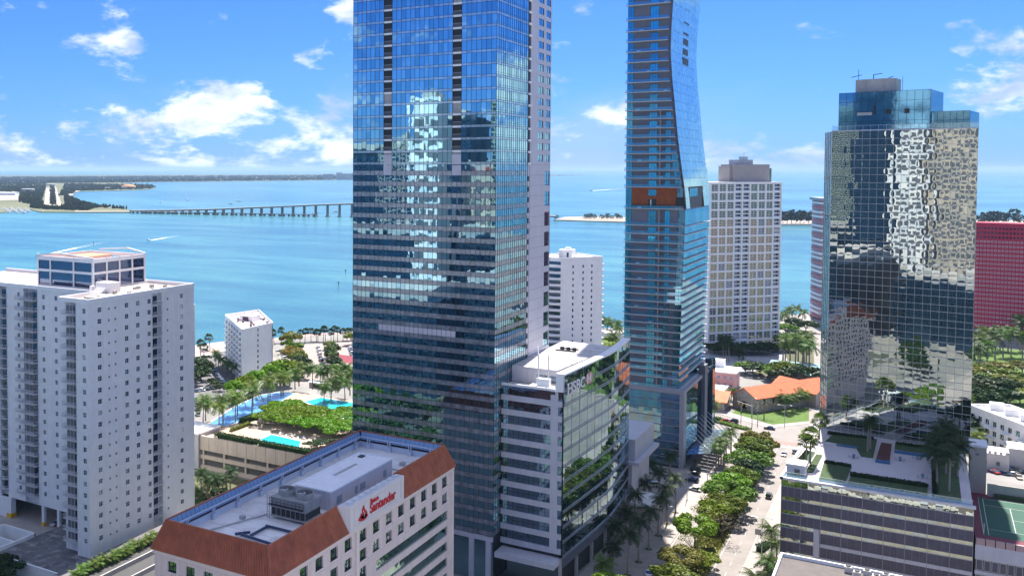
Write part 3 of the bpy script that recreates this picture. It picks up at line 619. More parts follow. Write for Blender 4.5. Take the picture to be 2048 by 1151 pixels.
def text(body, size, parent, loc, rot, m, ext=.08, off=.02, xs=1.0, name='lettering', align='LEFT'):
    c = bpy.data.curves.new(name, 'FONT'); c.body = body; c.size = size; c.extrude = ext; c.offset = off; c.align_x = align; c.materials.append(m)
    tmp = bpy.data.objects.new(name, c); COL.objects.link(tmp); me = bpy.data.meshes.new_from_object(tmp.evaluated_get(bpy.context.evaluated_depsgraph_get())); bpy.data.objects.remove(tmp)
    o = bpy.data.objects.new(name, me); COL.objects.link(o); o.parent = parent
    o.location = Vector(loc) - (parent.location if parent in WORLDROOT else Vector((0, 0, 0))); o.rotation_euler = rot; o.scale = (xs, 1, 1); return o
SIGNW = mat('sign_white', (0.80, 0.79, 0.78), 0.5, var=0.03); SIGNR = mat('sign_red', (0.55, 0.012, 0.025), 0.45, var=0.05)
# HSBC letters (slab serifs added to the plain strokes) and the hexagon
uf = (Vector(fin[1]) - Vector(fin[0])).normalized(); ang = math.atan2(uf.y, uf.x)
def on_fin(s, z, d=.14): return Vector((fin[0][0] + uf.x * s + uf.y * d, fin[0][1] + uf.y * s - uf.x * d, z))
sg = text('HSBC', 4.2, T2, on_fin(2.2, 53.6), (math.pi / 2, 0, ang), SIGNW, .08, .05, 1.32, 'lettering')
hx = MB(); c0 = on_fin(19.0, 55.3, .16)
def hp(dx, dz): return (c0.x + uf.x * dx, c0.y + uf.y * dx, c0.z + dz)
hw, hh = 3.2, 1.65
for tri, m in ((((-hw, 0), (-hw / 2, -hh), (-hw / 2, hh)), 0), (((hw, 0), (hw / 2, hh), (hw / 2, -hh)), 0), (((-hw / 2, hh), (0, 0), (hw / 2, hh)), 0), (((-hw / 2, -hh), (hw / 2, -hh), (0, 0)), 0),
               (((-hw / 2, hh), (-hw / 2, -hh), (0, 0)), 1), (((hw / 2, -hh), (hw / 2, hh), (0, 0)), 1)): hx.face([hp(*q) for q in tri], m)
hx.build('hexagon_logo', [mat('logo_pink', (0.62, 0.30, 0.26), 0.5), SIGNW], T2)
sf = MB()
for s in (2.5, 4.6):
    for z in (53.62, 56.45): sf.bar(on_fin(s - .45, z, .18), on_fin(s + 1.1, z, .18), .2, .26)
sf.build('serif', SIGNW, T2)
# ------------------------------------------------------------------ the curved condominium tower
T3 = thing('curved_tower', 'slender tower with balcony slabs and a curved blue glass flank', 'tower', (-76, 387.3, 0))
SLZ = [178.6, 172.9, 168.5, 164.5, 160.5, 156.5, 152.6, 148.7, 144.9, 141.2, 137.8, 134.5, 130.9, 127.4, 124.3, 121.1, 118.1, 114.6, 111.5, 108.1, 99.8, 93.3, 90.0, 86.6, 83.6, 80.7, 78.0, 75.2, 72.1, 69.3, 66.6, 63.8, 61.1, 58.2, 55.4, 52.4, 49.3, 46.2, 43.2, 40.0, 37.3, 34.5, 30.5][::-1]
XRP = [(30, -77.4), (34, -77.4), (67, -76.6), (97.5, -75.9), (103.2, -76.1), (116.5, -78.1), (128, -79.6), (141, -80.9), (150, -81.9), (160, -82.6), (170, -82.4), (179, -81.9), (200, -79.5), (225, -75)]
def xr(z):
    for i in range(len(XRP) - 1):
        if XRP[i][0] <= z <= XRP[i + 1][0]: f = (z - XRP[i][0]) / (XRP[i + 1][0] - XRP[i][0]); return XRP[i][1] + f * (XRP[i + 1][1] - XRP[i][1])
    return XRP[0][1] if z < 30 else XRP[-1][1]
XL, YA, YB = -99.3, 387.3, 437.0
GREYW = mat('slate_wall', (0.20, 0.20, 0.25), 0.75, var=0.06); SLABW = mat('slab_edge_white', (0.50, 0.52, 0.56), 0.6, var=0.05)
TEAL = glass('teal_glass', (0.35, 0.70, 0.80), (0.01, 0.12, 0.16), 0.55, 0.03, 0.008); TEAL2 = glass('bright_teal_glass', (0.30, 0.85, 1.0), (0.02, 0.30, 0.38), 0.55, 0.03, 0.008)
def railglass():
    m = bpy.data.materials.new('balustrade_glass'); m.use_nodes = True; t = m.node_tree; t.nodes.clear()
    o = N(t, 'ShaderNodeOutputMaterial'); x = N(t, 'ShaderNodeMixShader'); x.inputs[0].default_value = .35
    a = N(t, 'ShaderNodeBsdfTransparent'); a.inputs[0].default_value = (.75, .9, .95, 1); b_ = N(t, 'ShaderNodeBsdfGlossy'); b_.inputs[0].default_value = (.5, .8, .95, 1); b_.inputs['Roughness'].default_value = .05
    t.links.new(a.outputs[0], x.inputs[1]); t.links.new(b_.outputs[0], x.inputs[2]); t.links.new(x.outputs[0], o.inputs[0]); return m
RAILG = railglass()
WOODB = mat('red_timber_cladding', (0.32, 0.085, 0.03), 0.7, var=0.25, scale=1.0, streak=0.0, dirt=((0.16, 0.05, 0.03), 0.9, 0.6))
zs = SLZ + [183.5, 189, 195, 202, 210, 218]
for i in range(len(zs) - 1):
    z, z2 = zs[i], zs[i + 1]; up = z >= 99; x1, x2 = xr(z), xr(z2); xm = min(x1, x2)
    brick = abs(z - 99.8) < .2
    MB().prism([(XL + .3, YA + 1.9), (xm - .6, YA + 1.9), (xm - .6, YB - .6), (XL + .3, YB - .6)], z, z2, 0).build('storey_wall', WOODB if brick else GREYW, T3)
    b = MB(); b.box(XL, x1 - (.9 if up else 0), YA, YA + 2.0, z - .28, z)
    if not up: b.box(x1 - .6, x1 + .35, YA + 2.0, YB, z - .28, z)
    b.build('balcony_slab', SLABW, T3)
    if z > 181: continue
    h = z2 - z
    if brick:
        for q in range(9): MB().box(-96.8, -79.6, YA + 1.84, YA + 1.9, z + .25 + q * .9, z + 1.08 + q * .9).build('cladding_board', WOODB, T3)
        MB().box(-90.4, -87.4, YA + 1.75, YA + 1.82, z + .3, z + 3.6).build('opening', DARKM, T3); MB().box(-89.6, -89.2, YA + 1.7, YA + 1.75, z + .3, z + 3.4).build('opening_frame', WHITE2, T3)
        MB().box(-90.4, -87.4, YA + 1.75, YA + 1.82, z + 4.9, z + 7.2).build('window', TEAL, T3)
        MB().box(-96.8, -82, YA + .9, YA + 1.5, z, z + 1.0).build('planter_hedge', mat('hedge_dark', (0.03, 0.05, 0.02), 0.9, var=.4, scale=2), T3)
        MB().box(-80.0, x1 - .4, YA + 1.3, YA + 1.8, z + .3, z + 4.4).build('dark_recess', DARKM, T3)
    else:
        wide = not up
        put('balcony_door', window_mesh(3.0, h - .9, TEAL2 if rnd.random() < .5 else TEAL, FRAME_D, 3, 1), T3, (-90.4, YA + 1.86, z))
        if wide or z < 135: put('balcony_door', window_mesh(1.9, h - .9, TEAL2 if rnd.random() < .4 else TEAL, FRAME_D, 2, 1), T3, (-84.2, YA + 1.86, z))
        if z < 135: MB().box(-86.1, -85.9, YA + .2, YA + 1.9, z, z2 - .36).build('balcony_divider', CONC, T3)
    put('corner_glazing', window_mesh(2.3, h - .4, TEAL, FRAME_D, 2, 1), T3, (XL + .35, YA + 1.86, z))
    if z < 120: put('corner_glazing', window_mesh(2.6, h - .4, TEAL, FRAME_D, 2, 1), T3, (xm - 3.3, YA + 1.85, z))
    MB().face([(XL + .1, YA + .08, z), (x1 - 1.0, YA + .08, z), (x1 - 1.0, YA + .08, z + 1.05), (XL + .1, YA + .08, z + 1.05)]).build('balustrade', RAILG, T3)
    if i % 2 == 0:
        xx = rnd.uniform(-96, -84); MB().box(xx, xx + 1.4, YA + .5, YA + 1.1, z, z + .55).build('lounge_chair', WHITE2, T3)
# flank: glass panels following the curve above, railed floors below
FLK = [glass(f'flank_glass_{i}', c, (0.26, 0.42, 0.46), .38, .04, .006) for i, c in enumerate(((.62, .92, .92), (.54, .86, .90)))]
NC = 7
for i in range(len(zs) - 1):
    z, z2 = zs[i], zs[i + 1]
    for j in range(NC):
        ya, yb = YA + .6 + (YB - YA - .6) * j / NC, YA + .6 + (YB - YA - .6) * (j + 1) / NC
        if z >= 99:
            if abs(z - 99.8) < .2 and 1 <= j <= 4: continue
            b = MB(); b.face([(xr(z), ya + .04, z), (xr(z), yb - .04, z), (xr(z2), yb - .04, z2 - .08), (xr(z2), ya + .04, z2 - .08)]); b.build('flank_panel', FLK[rnd.randrange(2)], T3)
        else:
            b = MB(); b.face([(xr(z) - .5, ya + .06, z), (xr(z) - .5, yb - .06, z), (xr(z) - .5, yb - .06, z2 - .4), (xr(z) - .5, ya + .06, z2 - .4)]); b.build('flank_window', (TEAL if rnd.random() < .3 else GL[rnd.randrange(3)]), T3)
b = MB()
for i in range(len(zs) - 1):
    z, z2 = zs[i], zs[i + 1]
    if z >= 99: b.face([(xr(z) - .9, YA + 2, z), (xr(z) + .02, YA + .5, z), (xr(z2) + .02, YA + .5, z2), (xr(z2) - .9, YA + 2, z2)])
b.build('flank_edge', GREYW, T3)
MB().box(xr(99) - 2.5, xr(99) - .7, YA + 7.5, YA + 36, 99.8, 107.6).build('flank_recess', DARKM, T3)
put('flank_window', window_mesh(16, 3.4, TEAL, FRAME_D, 5, 1), T3, (xr(104) - .4, YA + 9, 104.2), math.pi / 2)
for k in range(6):
    z = zs[[q for q in range(len(zs)) if zs[q] > 155][0] + k]; MB().box(xr(z) - .8, xr(z) + .06, YA + 22, YA + 32, z + .4, z + 3.2).build('flank_loggia_dark', DARKM, T3)  # solid dark boxes, their colour stands in for shaded balcony recesses
# its podium
MB().box(XL, -76.2, 387.2, 445, 0, 29.0).build('podium_core', DARKM, T3)
pl = []; PG = [glass(f'podium_glass_{i}', c, (.005, .02, .04), .6, .02, .008) for i, c in enumerate(((.30, .50, .68), (.26, .44, .62), (.34, .58, .70)))]
for k in range(9):
    z = 1.0 + k * 3.1
    for i in range(13): pl.append(((XL + i * 1.72, 387.05, z), UX, 1.72, 2.75, None))
    hbar(T3, (XL, 387.05), UX, 0, 22.4, z + 2.75, .35, .12, GREYW, 'floor_band')
    for i in range(8): pl.append(((-76.0, 392 + i * 6.6, z), UY, 6.5, 3.0, None))
emit(T3, pl, 'podium_pane', PG + [BGD[0]], .004)
fr = MB(); fr.box(-77.2, -75.6, 386.6, 391.5, 0, 30.2); fr.box(XL, -77.2, 386.7, 388, 28.9, 30.2); fr.box(-77.2, -75.6, 391.5, 445.4, 28.9, 30.2); fr.box(XL, -77.2, 388, 445, 28.9, 29.6); fr.build('podium_frame', mat('grey_frame', (.30, .31, .36), .6, var=.05), T3)
MB().box(-77, -74.6, 423, 428.5, 0, 34).build('blade_wall', mat('blade_grey', (.14, .15, .19), .6), T3); MB().box(-77, -74.0, 437, 443, 0, 34.4).build('blade_wall', BGD[1], T3)
cb = MB(); gl_ = MB()
for k in range(9):
    y = 393 + k * 4.6; cb.bar((-75.5, y, 14), (-67.5, y + .5, 6.6), .22); cb.bar((-75.5, y, 4.6), (-67.0, y + .5, 6.4), .25)
    gl_.face([(-75.4, y - 2.1, 4.9), (-66.8, y - 2.1, 6.7), (-66.8, y + 2.1, 6.7), (-75.4, y + 2.1, 4.9)])
cb.build('canopy_strut', STEEL, T3); gl_.build('canopy_glass', glass('canopy_pale_glass', (.5, .62, .66), (.20, .27, .29), .35, .05, .004), T3)
cb = MB(); cb.tube([(-67, 391, 6.5), (-67, 432, 6.5)], .15, 6); cb.build('canopy_beam', STEEL, T3)
# ------------------------------------------------------------------ the white apartment slab on the left
T4 = thing('white_apartment_tower', 'white apartment tower with small windows and a glass crowned roof on the left', 'apartment building', (-199.5, 197, 0))
ZB, ZRF = 3.0, 77.5; fh4 = 3.335
rows4 = [(74.39 - fh4 * k - .70, 74.39 - fh4 * k + .70) for k in range(21)]
colsR = [(201.44, 1.6), (205.14, .62), (207.82, .62), (212.75, 1.6), (217.63, 1.6), (222.73, 1.5), (231.17, .62), (238.09, 1.6)]
b = MB()
rr = facade(b, (-199.5, 197), UY, 27.2, 0, ZRF, [(c - 197 - w / 2, c - 197 + w / 2) for c, w in colsR if c < 224 and w > 1], rows4, .22)
rr += facade(b, (-199.5, 228.6), UY, 15.7, 0, ZRF, [(c - 228.6 - w / 2, c - 228.6 + w / 2) for c, w in colsR if c > 228.6 and w > 1], rows4, .22)
rr2 = facade(b, (-204.6, 197), UX, 5.1, 0, ZRF, [(2.6, 3.9)], rows4, .22)
rr2 += facade(b, (-237.4, 212), UX, 26.0, ZB + 4, ZRF, [(2.3, 3.5), (7.9, 9.1)], rows4[:20], .22)
rr2 += facade(b, (-252, 212), UX, 8.2, ZB + 4, ZRF, [(5.2, 6.4)], rows4[:20], .22)
rr2 += facade(b, (-275, 212), UX, 19.5, ZB + 4, ZRF, [(6, 7.2), (13, 14.2)], rows4[:20], .22)
b.face([(-211.4, 199, 0), (-204.6, 199, 0), (-204.6, 199, ZRF), (-211.4, 199, ZRF)]); b.face([(-204.6, 197, 0), (-204.6, 197, ZRF), (-204.6, 199, ZRF), (-204.6, 199, 0)])
b.face([(-211.4, 212, 0), (-211.4, 199, 0), (-211.4, 199, ZRF), (-211.4, 212, ZRF)])
b.face([(-199.5, 224.2, 0), (-201.2, 224.2, 0), (-201.2, 224.2, ZRF), (-199.5, 224.2, ZRF)]); b.face([(-201.2, 228.6, 0), (-199.5, 228.6, 0), (-199.5, 228.6, ZRF), (-201.2, 228.6, ZRF)])
b.face([(-201.2, 224.2, 0), (-201.2, 228.6, 0), (-201.2, 228.6, ZRF), (-201.2, 224.2, ZRF)])
b.face([(-199.5, 244.3, 0), (-290, 244.3, 0), (-290, 244.3, ZRF), (-199.5, 244.3, ZRF)]); b.face([(-290, 212, 7), (-275, 212, 7), (-275, 212, ZRF), (-290, 212, ZRF)])
for xa, xb in ((-243.8, -237.4), (-255.5, -252)):
    b.face([(xa, 213.6, 7), (xb, 213.6, 7), (xb, 213.6, ZRF), (xa, 213.6, ZRF)]); b.face([(xa, 212, 7), (xa, 213.6, 7), (xa, 213.6, ZRF), (xa, 212, ZRF)]); b.face([(xb, 213.6, 7), (xb, 212, 7), (xb, 212, ZRF), (xb, 213.6, ZRF)])
b.face([(-290, 212, 7), (-290, 244, 7), (-211.4, 244, 7), (-211.4, 212, 7)])
b.build('wall', WHITE, T4)
b = MB(); b.prism([(-211.4, 197), (-199.5, 197), (-199.5, 244.3), (-290, 244.3), (-290, 212), (-211.4, 212)], ZRF - .8, ZRF - .75, 0); b.build('roof', mat('terracotta_roof_deck', (.50, .40, .36), .85, var=.15, scale=.3, dirt=((.3, .28, .27), .3, .5)), T4)
rm = MB()
for x0, x1, y0, y1 in ((-211.6, -199.4, 196.9, 197.4), (-199.9, -199.4, 197.4, 244.4), (-290, -199.9, 243.9, 244.4), (-211.6, -211.1, 197.4, 212), (-290, -211.1, 211.8, 212.3)): rm.box(x0, x1, y0, y1, ZRF - .9, ZRF + .35)
rm.build('parapet', WHITE2, T4)
windows(T4, rr, G_DARK, WHITE2, 2, 2, .05, alt=G_ROOM, p_alt=.12); windows(T4, rr2, G_DARK, WHITE2, 2, 2, .05, alt=G_ROOM)
for c, w in colsR:
    if w < 1:
        for z0, z1 in rows4: put('small_window', window_mesh(.72, .72, G_DARK, WHITE2, 2, 1, .04), T4, (-199.48, c - .33, z0 + .2), math.pi / 2)
SCRN = mat('balcony_screen', (.17, .175, .195), .7, var=.15, scale=2); RAILW = mat('white_railing', (.62, .62, .64), .6)
def balcony(t, x0, x1, y0, y1, z, h, sides, name='balcony'):
    """slab with picket railing on its open sides"""
    b = MB(); b.box(x0, x1, y0, y1, z - .18, z, 0)
    def rail(a, c):
        n = max(3, int((Vector(c) - Vector(a)).length / .32)); a = Vector((*a, z)); c = Vector((*c, z))
        for k in range(n + 1): p = a.lerp(c, k / n); b.bar(p, p + Vector((0, 0, 1.05)), .05, .05, 0)
        b.bar(a + Vector((0, 0, 1.05)), c + Vector((0, 0, 1.05)), .08, .08, 0); b.bar(a + Vector((0, 0, .12)), c + Vector((0, 0, .12)), .06, .06, 0)
    if 'f' in sides: rail((x0, y0), (x1, y0))
    if 'r' in sides: rail((x1, y0), (x1, y1))
    if 'l' in sides: rail((x0, y1), (x0, y0))
    if 'R' in sides: rail((x1, y0), (x1, y1))
    return b
bal = {}
def put_balcony(t, key, x0, x1, y0, y1, z, sides, m):
    if key not in bal: bal[key] = balcony(t, 0, x1 - x0, 0, y1 - y0, 0, 1, sides).mesh('balcony', [m])
    return put('balcony', bal[key], t, (x0, y0, z))
for k in range(21):
    zc = 74.39 - fh4 * k - 1.35
    put_balcony(T4, 'a', -210.2, -204.8, 196.6, 199, zc, 'flr', RAILW)
    put('balcony_glazing', window_mesh(4.2, 2.5, SCRN, WHITE2, 3, 1), T4, (-209.8, 198.2, zc)); put('balcony_door', window_mesh(1.5, 2.5, G_DARK, FRAME_D, 2, 1), T4, (-206.2, 197.9, zc))
    put_balcony(T4, 'd', -200.9, -199.1, 224.3, 228.5, zc, 'r', RAILW); put('balcony_door', window_mesh(3.4, 2.4, G_DARK, FRAME_D, 3, 1), T4, (-201.15, 224.7, zc), math.pi / 2)
    if k < 20:
        put_balcony(T4, 'b', -243.8, -237.5, 210.6, 213.5, zc, 'flr', RAILW)
        put('balcony_glazing', window_mesh(3.4, 2.6, SCRN, WHITE2, 2, 1), T4, (-243.2, 212.2, zc)); put('balcony_door', window_mesh(1.9, 2.6, G_DARK, FRAME_D, 2, 1), T4, (-239.5, 212.0, zc))
        put_balcony(T4, 'b2', -247, -243.9, 211, 212, zc, 'fl', RAILW)
        put_balcony(T4, 'c', -257, -252, 210.8, 213.5, zc, 'flr', RAILW); put('balcony_door', window_mesh(2.2, 2.6, G_DARK, FRAME_D, 2, 1), T4, (-254.4, 212.4, zc))
# glass crowned penthouse
px0, px1, py0, py1, pz = -245.0, -219.6, 219, 243.4, 86.6
pe = MB().box(px0 + .5, px1 - .5, py0 + .5, py1 - .5, ZRF - .75, pz - 3).build('penthouse', CONC, T4)
fm = MB()
for zz in ((ZRF - .7, ZRF - .2), (81.6, 82.4), (85.3, 86.6)):
    fm.box(px0, px1, py0, py0 + .5, *zz); fm.box(px1 - .5, px1, py0 + .5, py1, *zz); fm.box(px0, px0 + .5, py0 + .5, py1, *zz); fm.box(px0 + .5, px1 - .5, py1 - .5, py1, *zz)
for x in (px0, -239.2, -228.6, -220.2): fm.box(x, x + .6, py0 - .02, py0 + .52, ZRF - .7, pz)
for y in (py0, 224.9, 230.8, 236.8, 242.8): fm.box(px1 - .52, px1 + .02, y, y + .6, ZRF - .7, pz)
fm.build('white_frame', WHITE2, pe)
for a, c in ((px0 + .6, -239.2), (-238.6, -228.6), (-228, -220.2)):
    for z0, z1 in ((ZRF - .2, 81.6), (82.4, 85.3)): put('penthouse_pane', window_mesh(c - a, z1 - z0, glass('navy_glass', (.25, .32, .5), (.012, .02, .06), .4), FRAME_D, 1, 1), pe, (a, py0 + .3, z0))
for a, c in ((219.6, 224.9), (225.5, 230.8), (231.4, 236.8), (237.4, 242.8)):
    for z0, z1 in ((ZRF - .2, 81.6), (82.4, 85.3)): put('penthouse_pane', window_mesh(c - a, z1 - z0, MATS['navy_glass'], FRAME_D, 1, 1), pe, (px1 - .3, a, z0), math.pi / 2)
MB().box(px0 + .5, px1 - .5, py0 + .5, py1 - .5, 83.6, 83.8).build('roof_deck', mat('orange_deck', (.55, .30, .18), .9, var=.15), pe)
hb = MB(); hb.box(-239, -229, 226, 237, 83.8, 86.2); hb.build('stair_house', WHITE2, pe); MB().box(-239.2, -228.8, 225.8, 237.2, 86.2, 86.4).build('stair_house_roof', MATS['orange_deck'], pe)
ap = MB(); ap.bar((px0, py0 + .3, 86.7), (px0 + 9, py0 + .3, 87.8), .4); ap.bar((px0 + 9, py0 + .3, 87.8), (px1, py0 + .3, 86.8), .4); ap.build('roof_truss', WHITE2, pe)
ap = MB(); ap.bar((px1, py1, 86.8), (px1 - 8, py1, 88.2), .4); ap.bar((px1 - 8, py1, 88.2), (px0 + 4, py1, 87.2), .4); ap.build('roof_truss', WHITE2, pe)
un = MB(); un.box(-216, -210, 216.5, 221, ZRF - .75, ZRF + 2.4); un.box(-217.6, -216.6, 215.5, 217, ZRF - .75, ZRF + 1.2); un.build('roof_plant_room', WHITE, T4)
un = MB()
for k in range(14): x, y = rnd.uniform(-214, -201.5), rnd.uniform(214, 241); un.box(x, x + rnd.uniform(.6, 1.6), y, y + rnd.uniform(.6, 1.6), ZRF - .75, ZRF + rnd.uniform(-.2, .5))
un.build('roof_units', mat('roof_unit_grey', (.4, .42, .40), .6, var=.2), T4)
hs = MB(); hs.prism([(-206.5, 202), (-201, 202), (-201, 209.5), (-206.5, 209.5)], ZRF - .75, ZRF + .2); hs.face([(-206, 203, ZRF + .2), (-202, 203, ZRF + .2), (-202, 207, ZRF + 2.6), (-206, 207, ZRF + 2.6)]); hs.build('roof_hatch', CONC, T4)
# its parking level and deck
dk = MB(); dk.box(-226, -196.8, 183, 212, 0, ZB, 0, 1); dk.build('parking_deck', [WHITE, mat('deck_asphalt', (.13, .13, .14), .9, var=.35, scale=.25, dirt=((.42, .41, .42), .35, .8))], T4)
rm = MB()
for x0, x1, y0, y1 in ((-226, -196.6, 182.8, 183.3), (-197.1, -196.6, 183.3, 215), (-226.2, -225.7, 183.3, 200), (-240, -225.7, 199.6, 200.1), (-240.2, -239.7, 192, 200), (-240, -226.2, 191.8, 192.3)): rm.box(x0, x1, y0, y1, 0, ZB + 1.1)
rm.build('deck_parapet', WHITE2, T4)
MB().box(-290, -211.5, 200.2, 243.8, 0, .3).build('garage_floor', mat('garage_floor_paving', (.40, .36, .33), .9, var=.1), T4)
for i, x in enumerate((-236, -229, -222, -215)): cc = MB(); cc.box(x - .5, x + .5, 212.2, 213.2, .3, 7, 0); cc.build('garage_column', WHITE, T4); MB().box(x - .56, x + .56, 212.1, 213.26, .3, 1.6).build('column_guard', mat('yellow_paint', (.75, .42, .03), .6), T4)
MB().box(-290, -252, 211.6, 213.4, .3, 7).build('garage_pier', WHITE, T4); MB().box(-252.2, -250.2, 211.4, 213.5, .3, 7.02).build('garage_pier', WHITE, T4); MB().box(-252.3, -250.1, 211.3, 213.6, .3, 1.8).build('column_guard', MATS['yellow_paint'], T4)
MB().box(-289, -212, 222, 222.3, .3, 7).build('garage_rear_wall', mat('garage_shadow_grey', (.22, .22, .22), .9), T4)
# ------------------------------------------------------------------ the bank building with the red tiled mansard
T5 = thing('tiled_bank_building', 'beige bank building with red ribbed mansard roof and Santander sign', 'office building', (-98.2, 142, 0))
BEI = mat('beige_stucco', (.76, .64, .58), .8, var=.06, streak=.10); BEIL = mat('beige_stucco_trim', (.80, .70, .63), .75, var=.05)
TERR = mat('terracotta_ribs', (.40, .12, .058), .6, var=.22, scale=.5, streak=.14, dirt=((.22, .07, .04), .35, .6)); GREENG = glass('green_office_glass', (.50, .72, .66), (.01, .04, .035), .55, .012, .014, .7)
GREEN2 = glass('window_green_glass', (.42, .66, .68), (.01, .04, .045), .45, .012, .012, .7); GREEN3 = glass('pale_window_glass', (.75, .88, .90), (.30, .36, .36), .5, .012, .014, .7)
ex0, ex1, ey0, ey1, ez = -127.2, -98.2, 142.0, 224.2, 40.0
rx0, rx1, ry0, ry1, rz_ = -125.0, -100.4, 144.2, 222.0, 45.5
w0 = .55                                                     # walls stand in from the eaves
wx0, wx1, wy0, wy1 = ex0 + w0, ex1 - w0, ey0 + w0, ey1 - w0
b = MB(); colS = []
for c in [148.2 + 5.66 * k for k in range(5)]: colS.append((c, 2.9))
colS += [(177.2, 2.9)] ; colS += [(183.0 + 5.95 * k, 2.9) for k in range(7)]
cw = [(c - wy0 - w / 2, c - wy0 + w / 2) for c, w in colS]
res = facade(b, (wx1, wy0), UY, wy1 - wy0, 24.0, 39.6, cw, [(36.1, 38.6), (32.0, 34.4)], .45)
# lower floors: windows on the near half, ribbon glass on the far half
nearw = [q for q in cw if q[1] < 38]
res2 = facade(b, (wx1, wy0), UY, 39.5, 0, 24.0 + 6.5, nearw, [(30.4 - 4.05 * k - 2.4, 30.4 - 4.05 * k) for k in range(6)], .45) if False else []
b2 = MB(); res2 = facade(b2, (wx1 + .003, wy0), UY, 40.0, 0, 31.2, nearw, [(30.5 - 4.05 * k - 2.4, 30.5 - 4.05 * k) for k in range(6)], .45)
b = MB(); res = facade(b, (wx1, wy0), UY, wy1 - wy0, 31.2, 39.6, cw, [(36.1, 38.6), (32.0, 34.4)], .45)
rib = [(29.75 - 3.95 * k - 2.3, 29.75 - 3.95 * k) for k in range(6)]
res3 = facade(b, (wx1, wy0 + 40), UY, wy1 - wy0 - 40, 0, 31.2, [(.6, wy1 - wy0 - 43.2)], rib, .3)
wcx = [-122.2, -117.6, -113.2, -108.6, -104.2, -100.6]
resL = facade(b, (wx0, wy0), UX, wx1 - wx0, 0, 39.6, [(x - wx0 - 1.1, x - wx0 + 1.1) for x in wcx], [(36.2, 38.3)] + [(32.0 - 4 * k, 34.1 - 4 * k) for k in range(7)], .4)
b.face([(wx0, wy1, 0), (wx0, wy0, 0), (wx0, wy0, 39.6), (wx0, wy1, 39.6)]); b.face([(wx1, wy1, 0), (wx0, wy1, 0), (wx0, wy1, 39.6), (wx1, wy1, 39.6)])
b.build('wall', BEI, T5); b2.build('lower_wall', BEI, T5)
for rlist, nx in ((res, 2), (res2, 2), (resL, 2)):
    for (p, w, h, rz, ci, ri) in rlist:
        o = put('window', MB().face([(0, 0, 0), (w, 0, 0), (w, 0, h), (0, 0, h)]).mesh('window', [GREEN3 if (ri == 0 and ci > 5 and rnd.random() < .5) or rnd.random() < .2 else GREEN2]), T5, p, rz)
        fr = MB()
        for q in (0, .5, 1): x = .05 + (w - .1) * q; fr.box(x - .05, x + .05, -.08, -.005, 0, h)
        for q in (0, .5, 1): z = .05 + (h - .1) * q; fr.box(0, w, -.07, -.006, z - .05, z + .05)
        sub(o, 'frame', fr.mesh('frame', [FRAME_D])); sub(o, 'sill', MB().box(-.15, w + .15, -.5, -.1, -.18, 0).mesh('sill', [BEIL]))
for (p, w, h, rz, ci, ri) in res3:
    nb = 16
    for k in range(nb): put('ribbon_pane', MB().face([(0, 0, 0), (w / nb - .05, rnd.gauss(0, .012), 0), (w / nb - .05, rnd.gauss(0, .012), h), (0, rnd.gauss(0, .012), h)]).mesh('ribbon_pane', [GREENG]), T5, (p[0], p[1] + w * k / nb, p[2]), rz)
for z in [39.2, 35.2, 31.25] + [31.25 - 3.95 * k for k in range(1, 7)]:
    hbar(T5, (wx1, wy0), UY, 0, wy1 - wy0, z, .16, .10, BEIL, 'string_course'); hbar(T5, (wx0, wy0), UX, 0, wx1 - wx0, z, .16, .10, BEIL, 'string_course')
MB().box(wx0 - .3, wx1 + .3, wy0 - .3, wy1 + .3, 39.2, 39.95).build('cornice', BEIL, T5)
for yy in (173.9, 222.6): MB().box(wx1 - .1, wx1 + .35, yy, yy + 1.0, 0, 39.2).build('pilaster', BEIL, T5)
# mansard slopes with ribs
def slope(mb, a, c, d, e, n, rib_h, m=0):
    a, c, d, e = map(Vector, (a, c, d, e)); nr = (c - a).cross(e - a).normalized()
    for i in range(n):
        f0, f1, fm_ = i / n, (i + 1) / n, (i + .5) / n
        p0, p1, pm = a.lerp(c, f0), a.lerp(c, f1), a.lerp(c, fm_); q0, q1, qm = e.lerp(d, f0), e.lerp(d, f1), e.lerp(d, fm_)
        pm = pm + nr * rib_h; qm = qm + nr * rib_h
        mb.face([p0, pm, qm, q0], m); mb.face([pm, p1, q1, qm], m)
SY0, SY1 = 170.2, 194.6                                      # the sign wall interrupts the street slope
yr = lambda y: ry0 + (y - ey0) * (ry1 - ry0) / (ey1 - ey0)
for nm, a, c, d, e, n in (('front_slope', (ex0, ey0, ez), (ex1, ey0, ez), (rx1, ry0, rz_), (rx0, ry0, rz_), 46),
                          ('street_slope', (ex1, ey0, ez), (ex1, SY0, ez), (rx1, SY0 - 1.4, rz_), (rx1, ry0, rz_), 46), ('street_slope', (ex1, SY1, ez), (ex1, ey1, ez), (rx1, ry1, rz_), (rx1, SY1, rz_), 48),
                          ('rear_slope', (ex1, ey1, ez), (ex0, ey1, ez), (rx0, ry1, rz_), (rx1, ry1, rz_), 60), ('left_slope', (ex0, ey1, ez), (ex0, ey0, ez), (rx0, ry0, rz_), (rx0, ry1, rz_), 160)):
    m_ = MB(); slope(m_, a, c, d, e, n, .30); sl_ = m_.build('roof_slope', TERR, T5)
rd = MB()
for a, c in (((rx0, ry0), (rx1, ry0)), ((rx1, ry0), (rx1, SY0 - 1.4)), ((rx1, SY1), (rx1, ry1)), ((rx1, ry1), (rx0, ry1)), ((rx0, ry1), (rx0, ry0))): rd.bar((*a, rz_ + .05), (*c, rz_ + .05), .35, .3)
rd.bar((ex1, ey0, ez + .1), (rx1, ry0, rz_ + .1), .3, .3); rd.bar((ex0, ey0, ez + .1), (rx0, ry0, rz_ + .1), .3, .3); rd.build('ridge_cap', TERR, T5)
ZF5 = 41.6
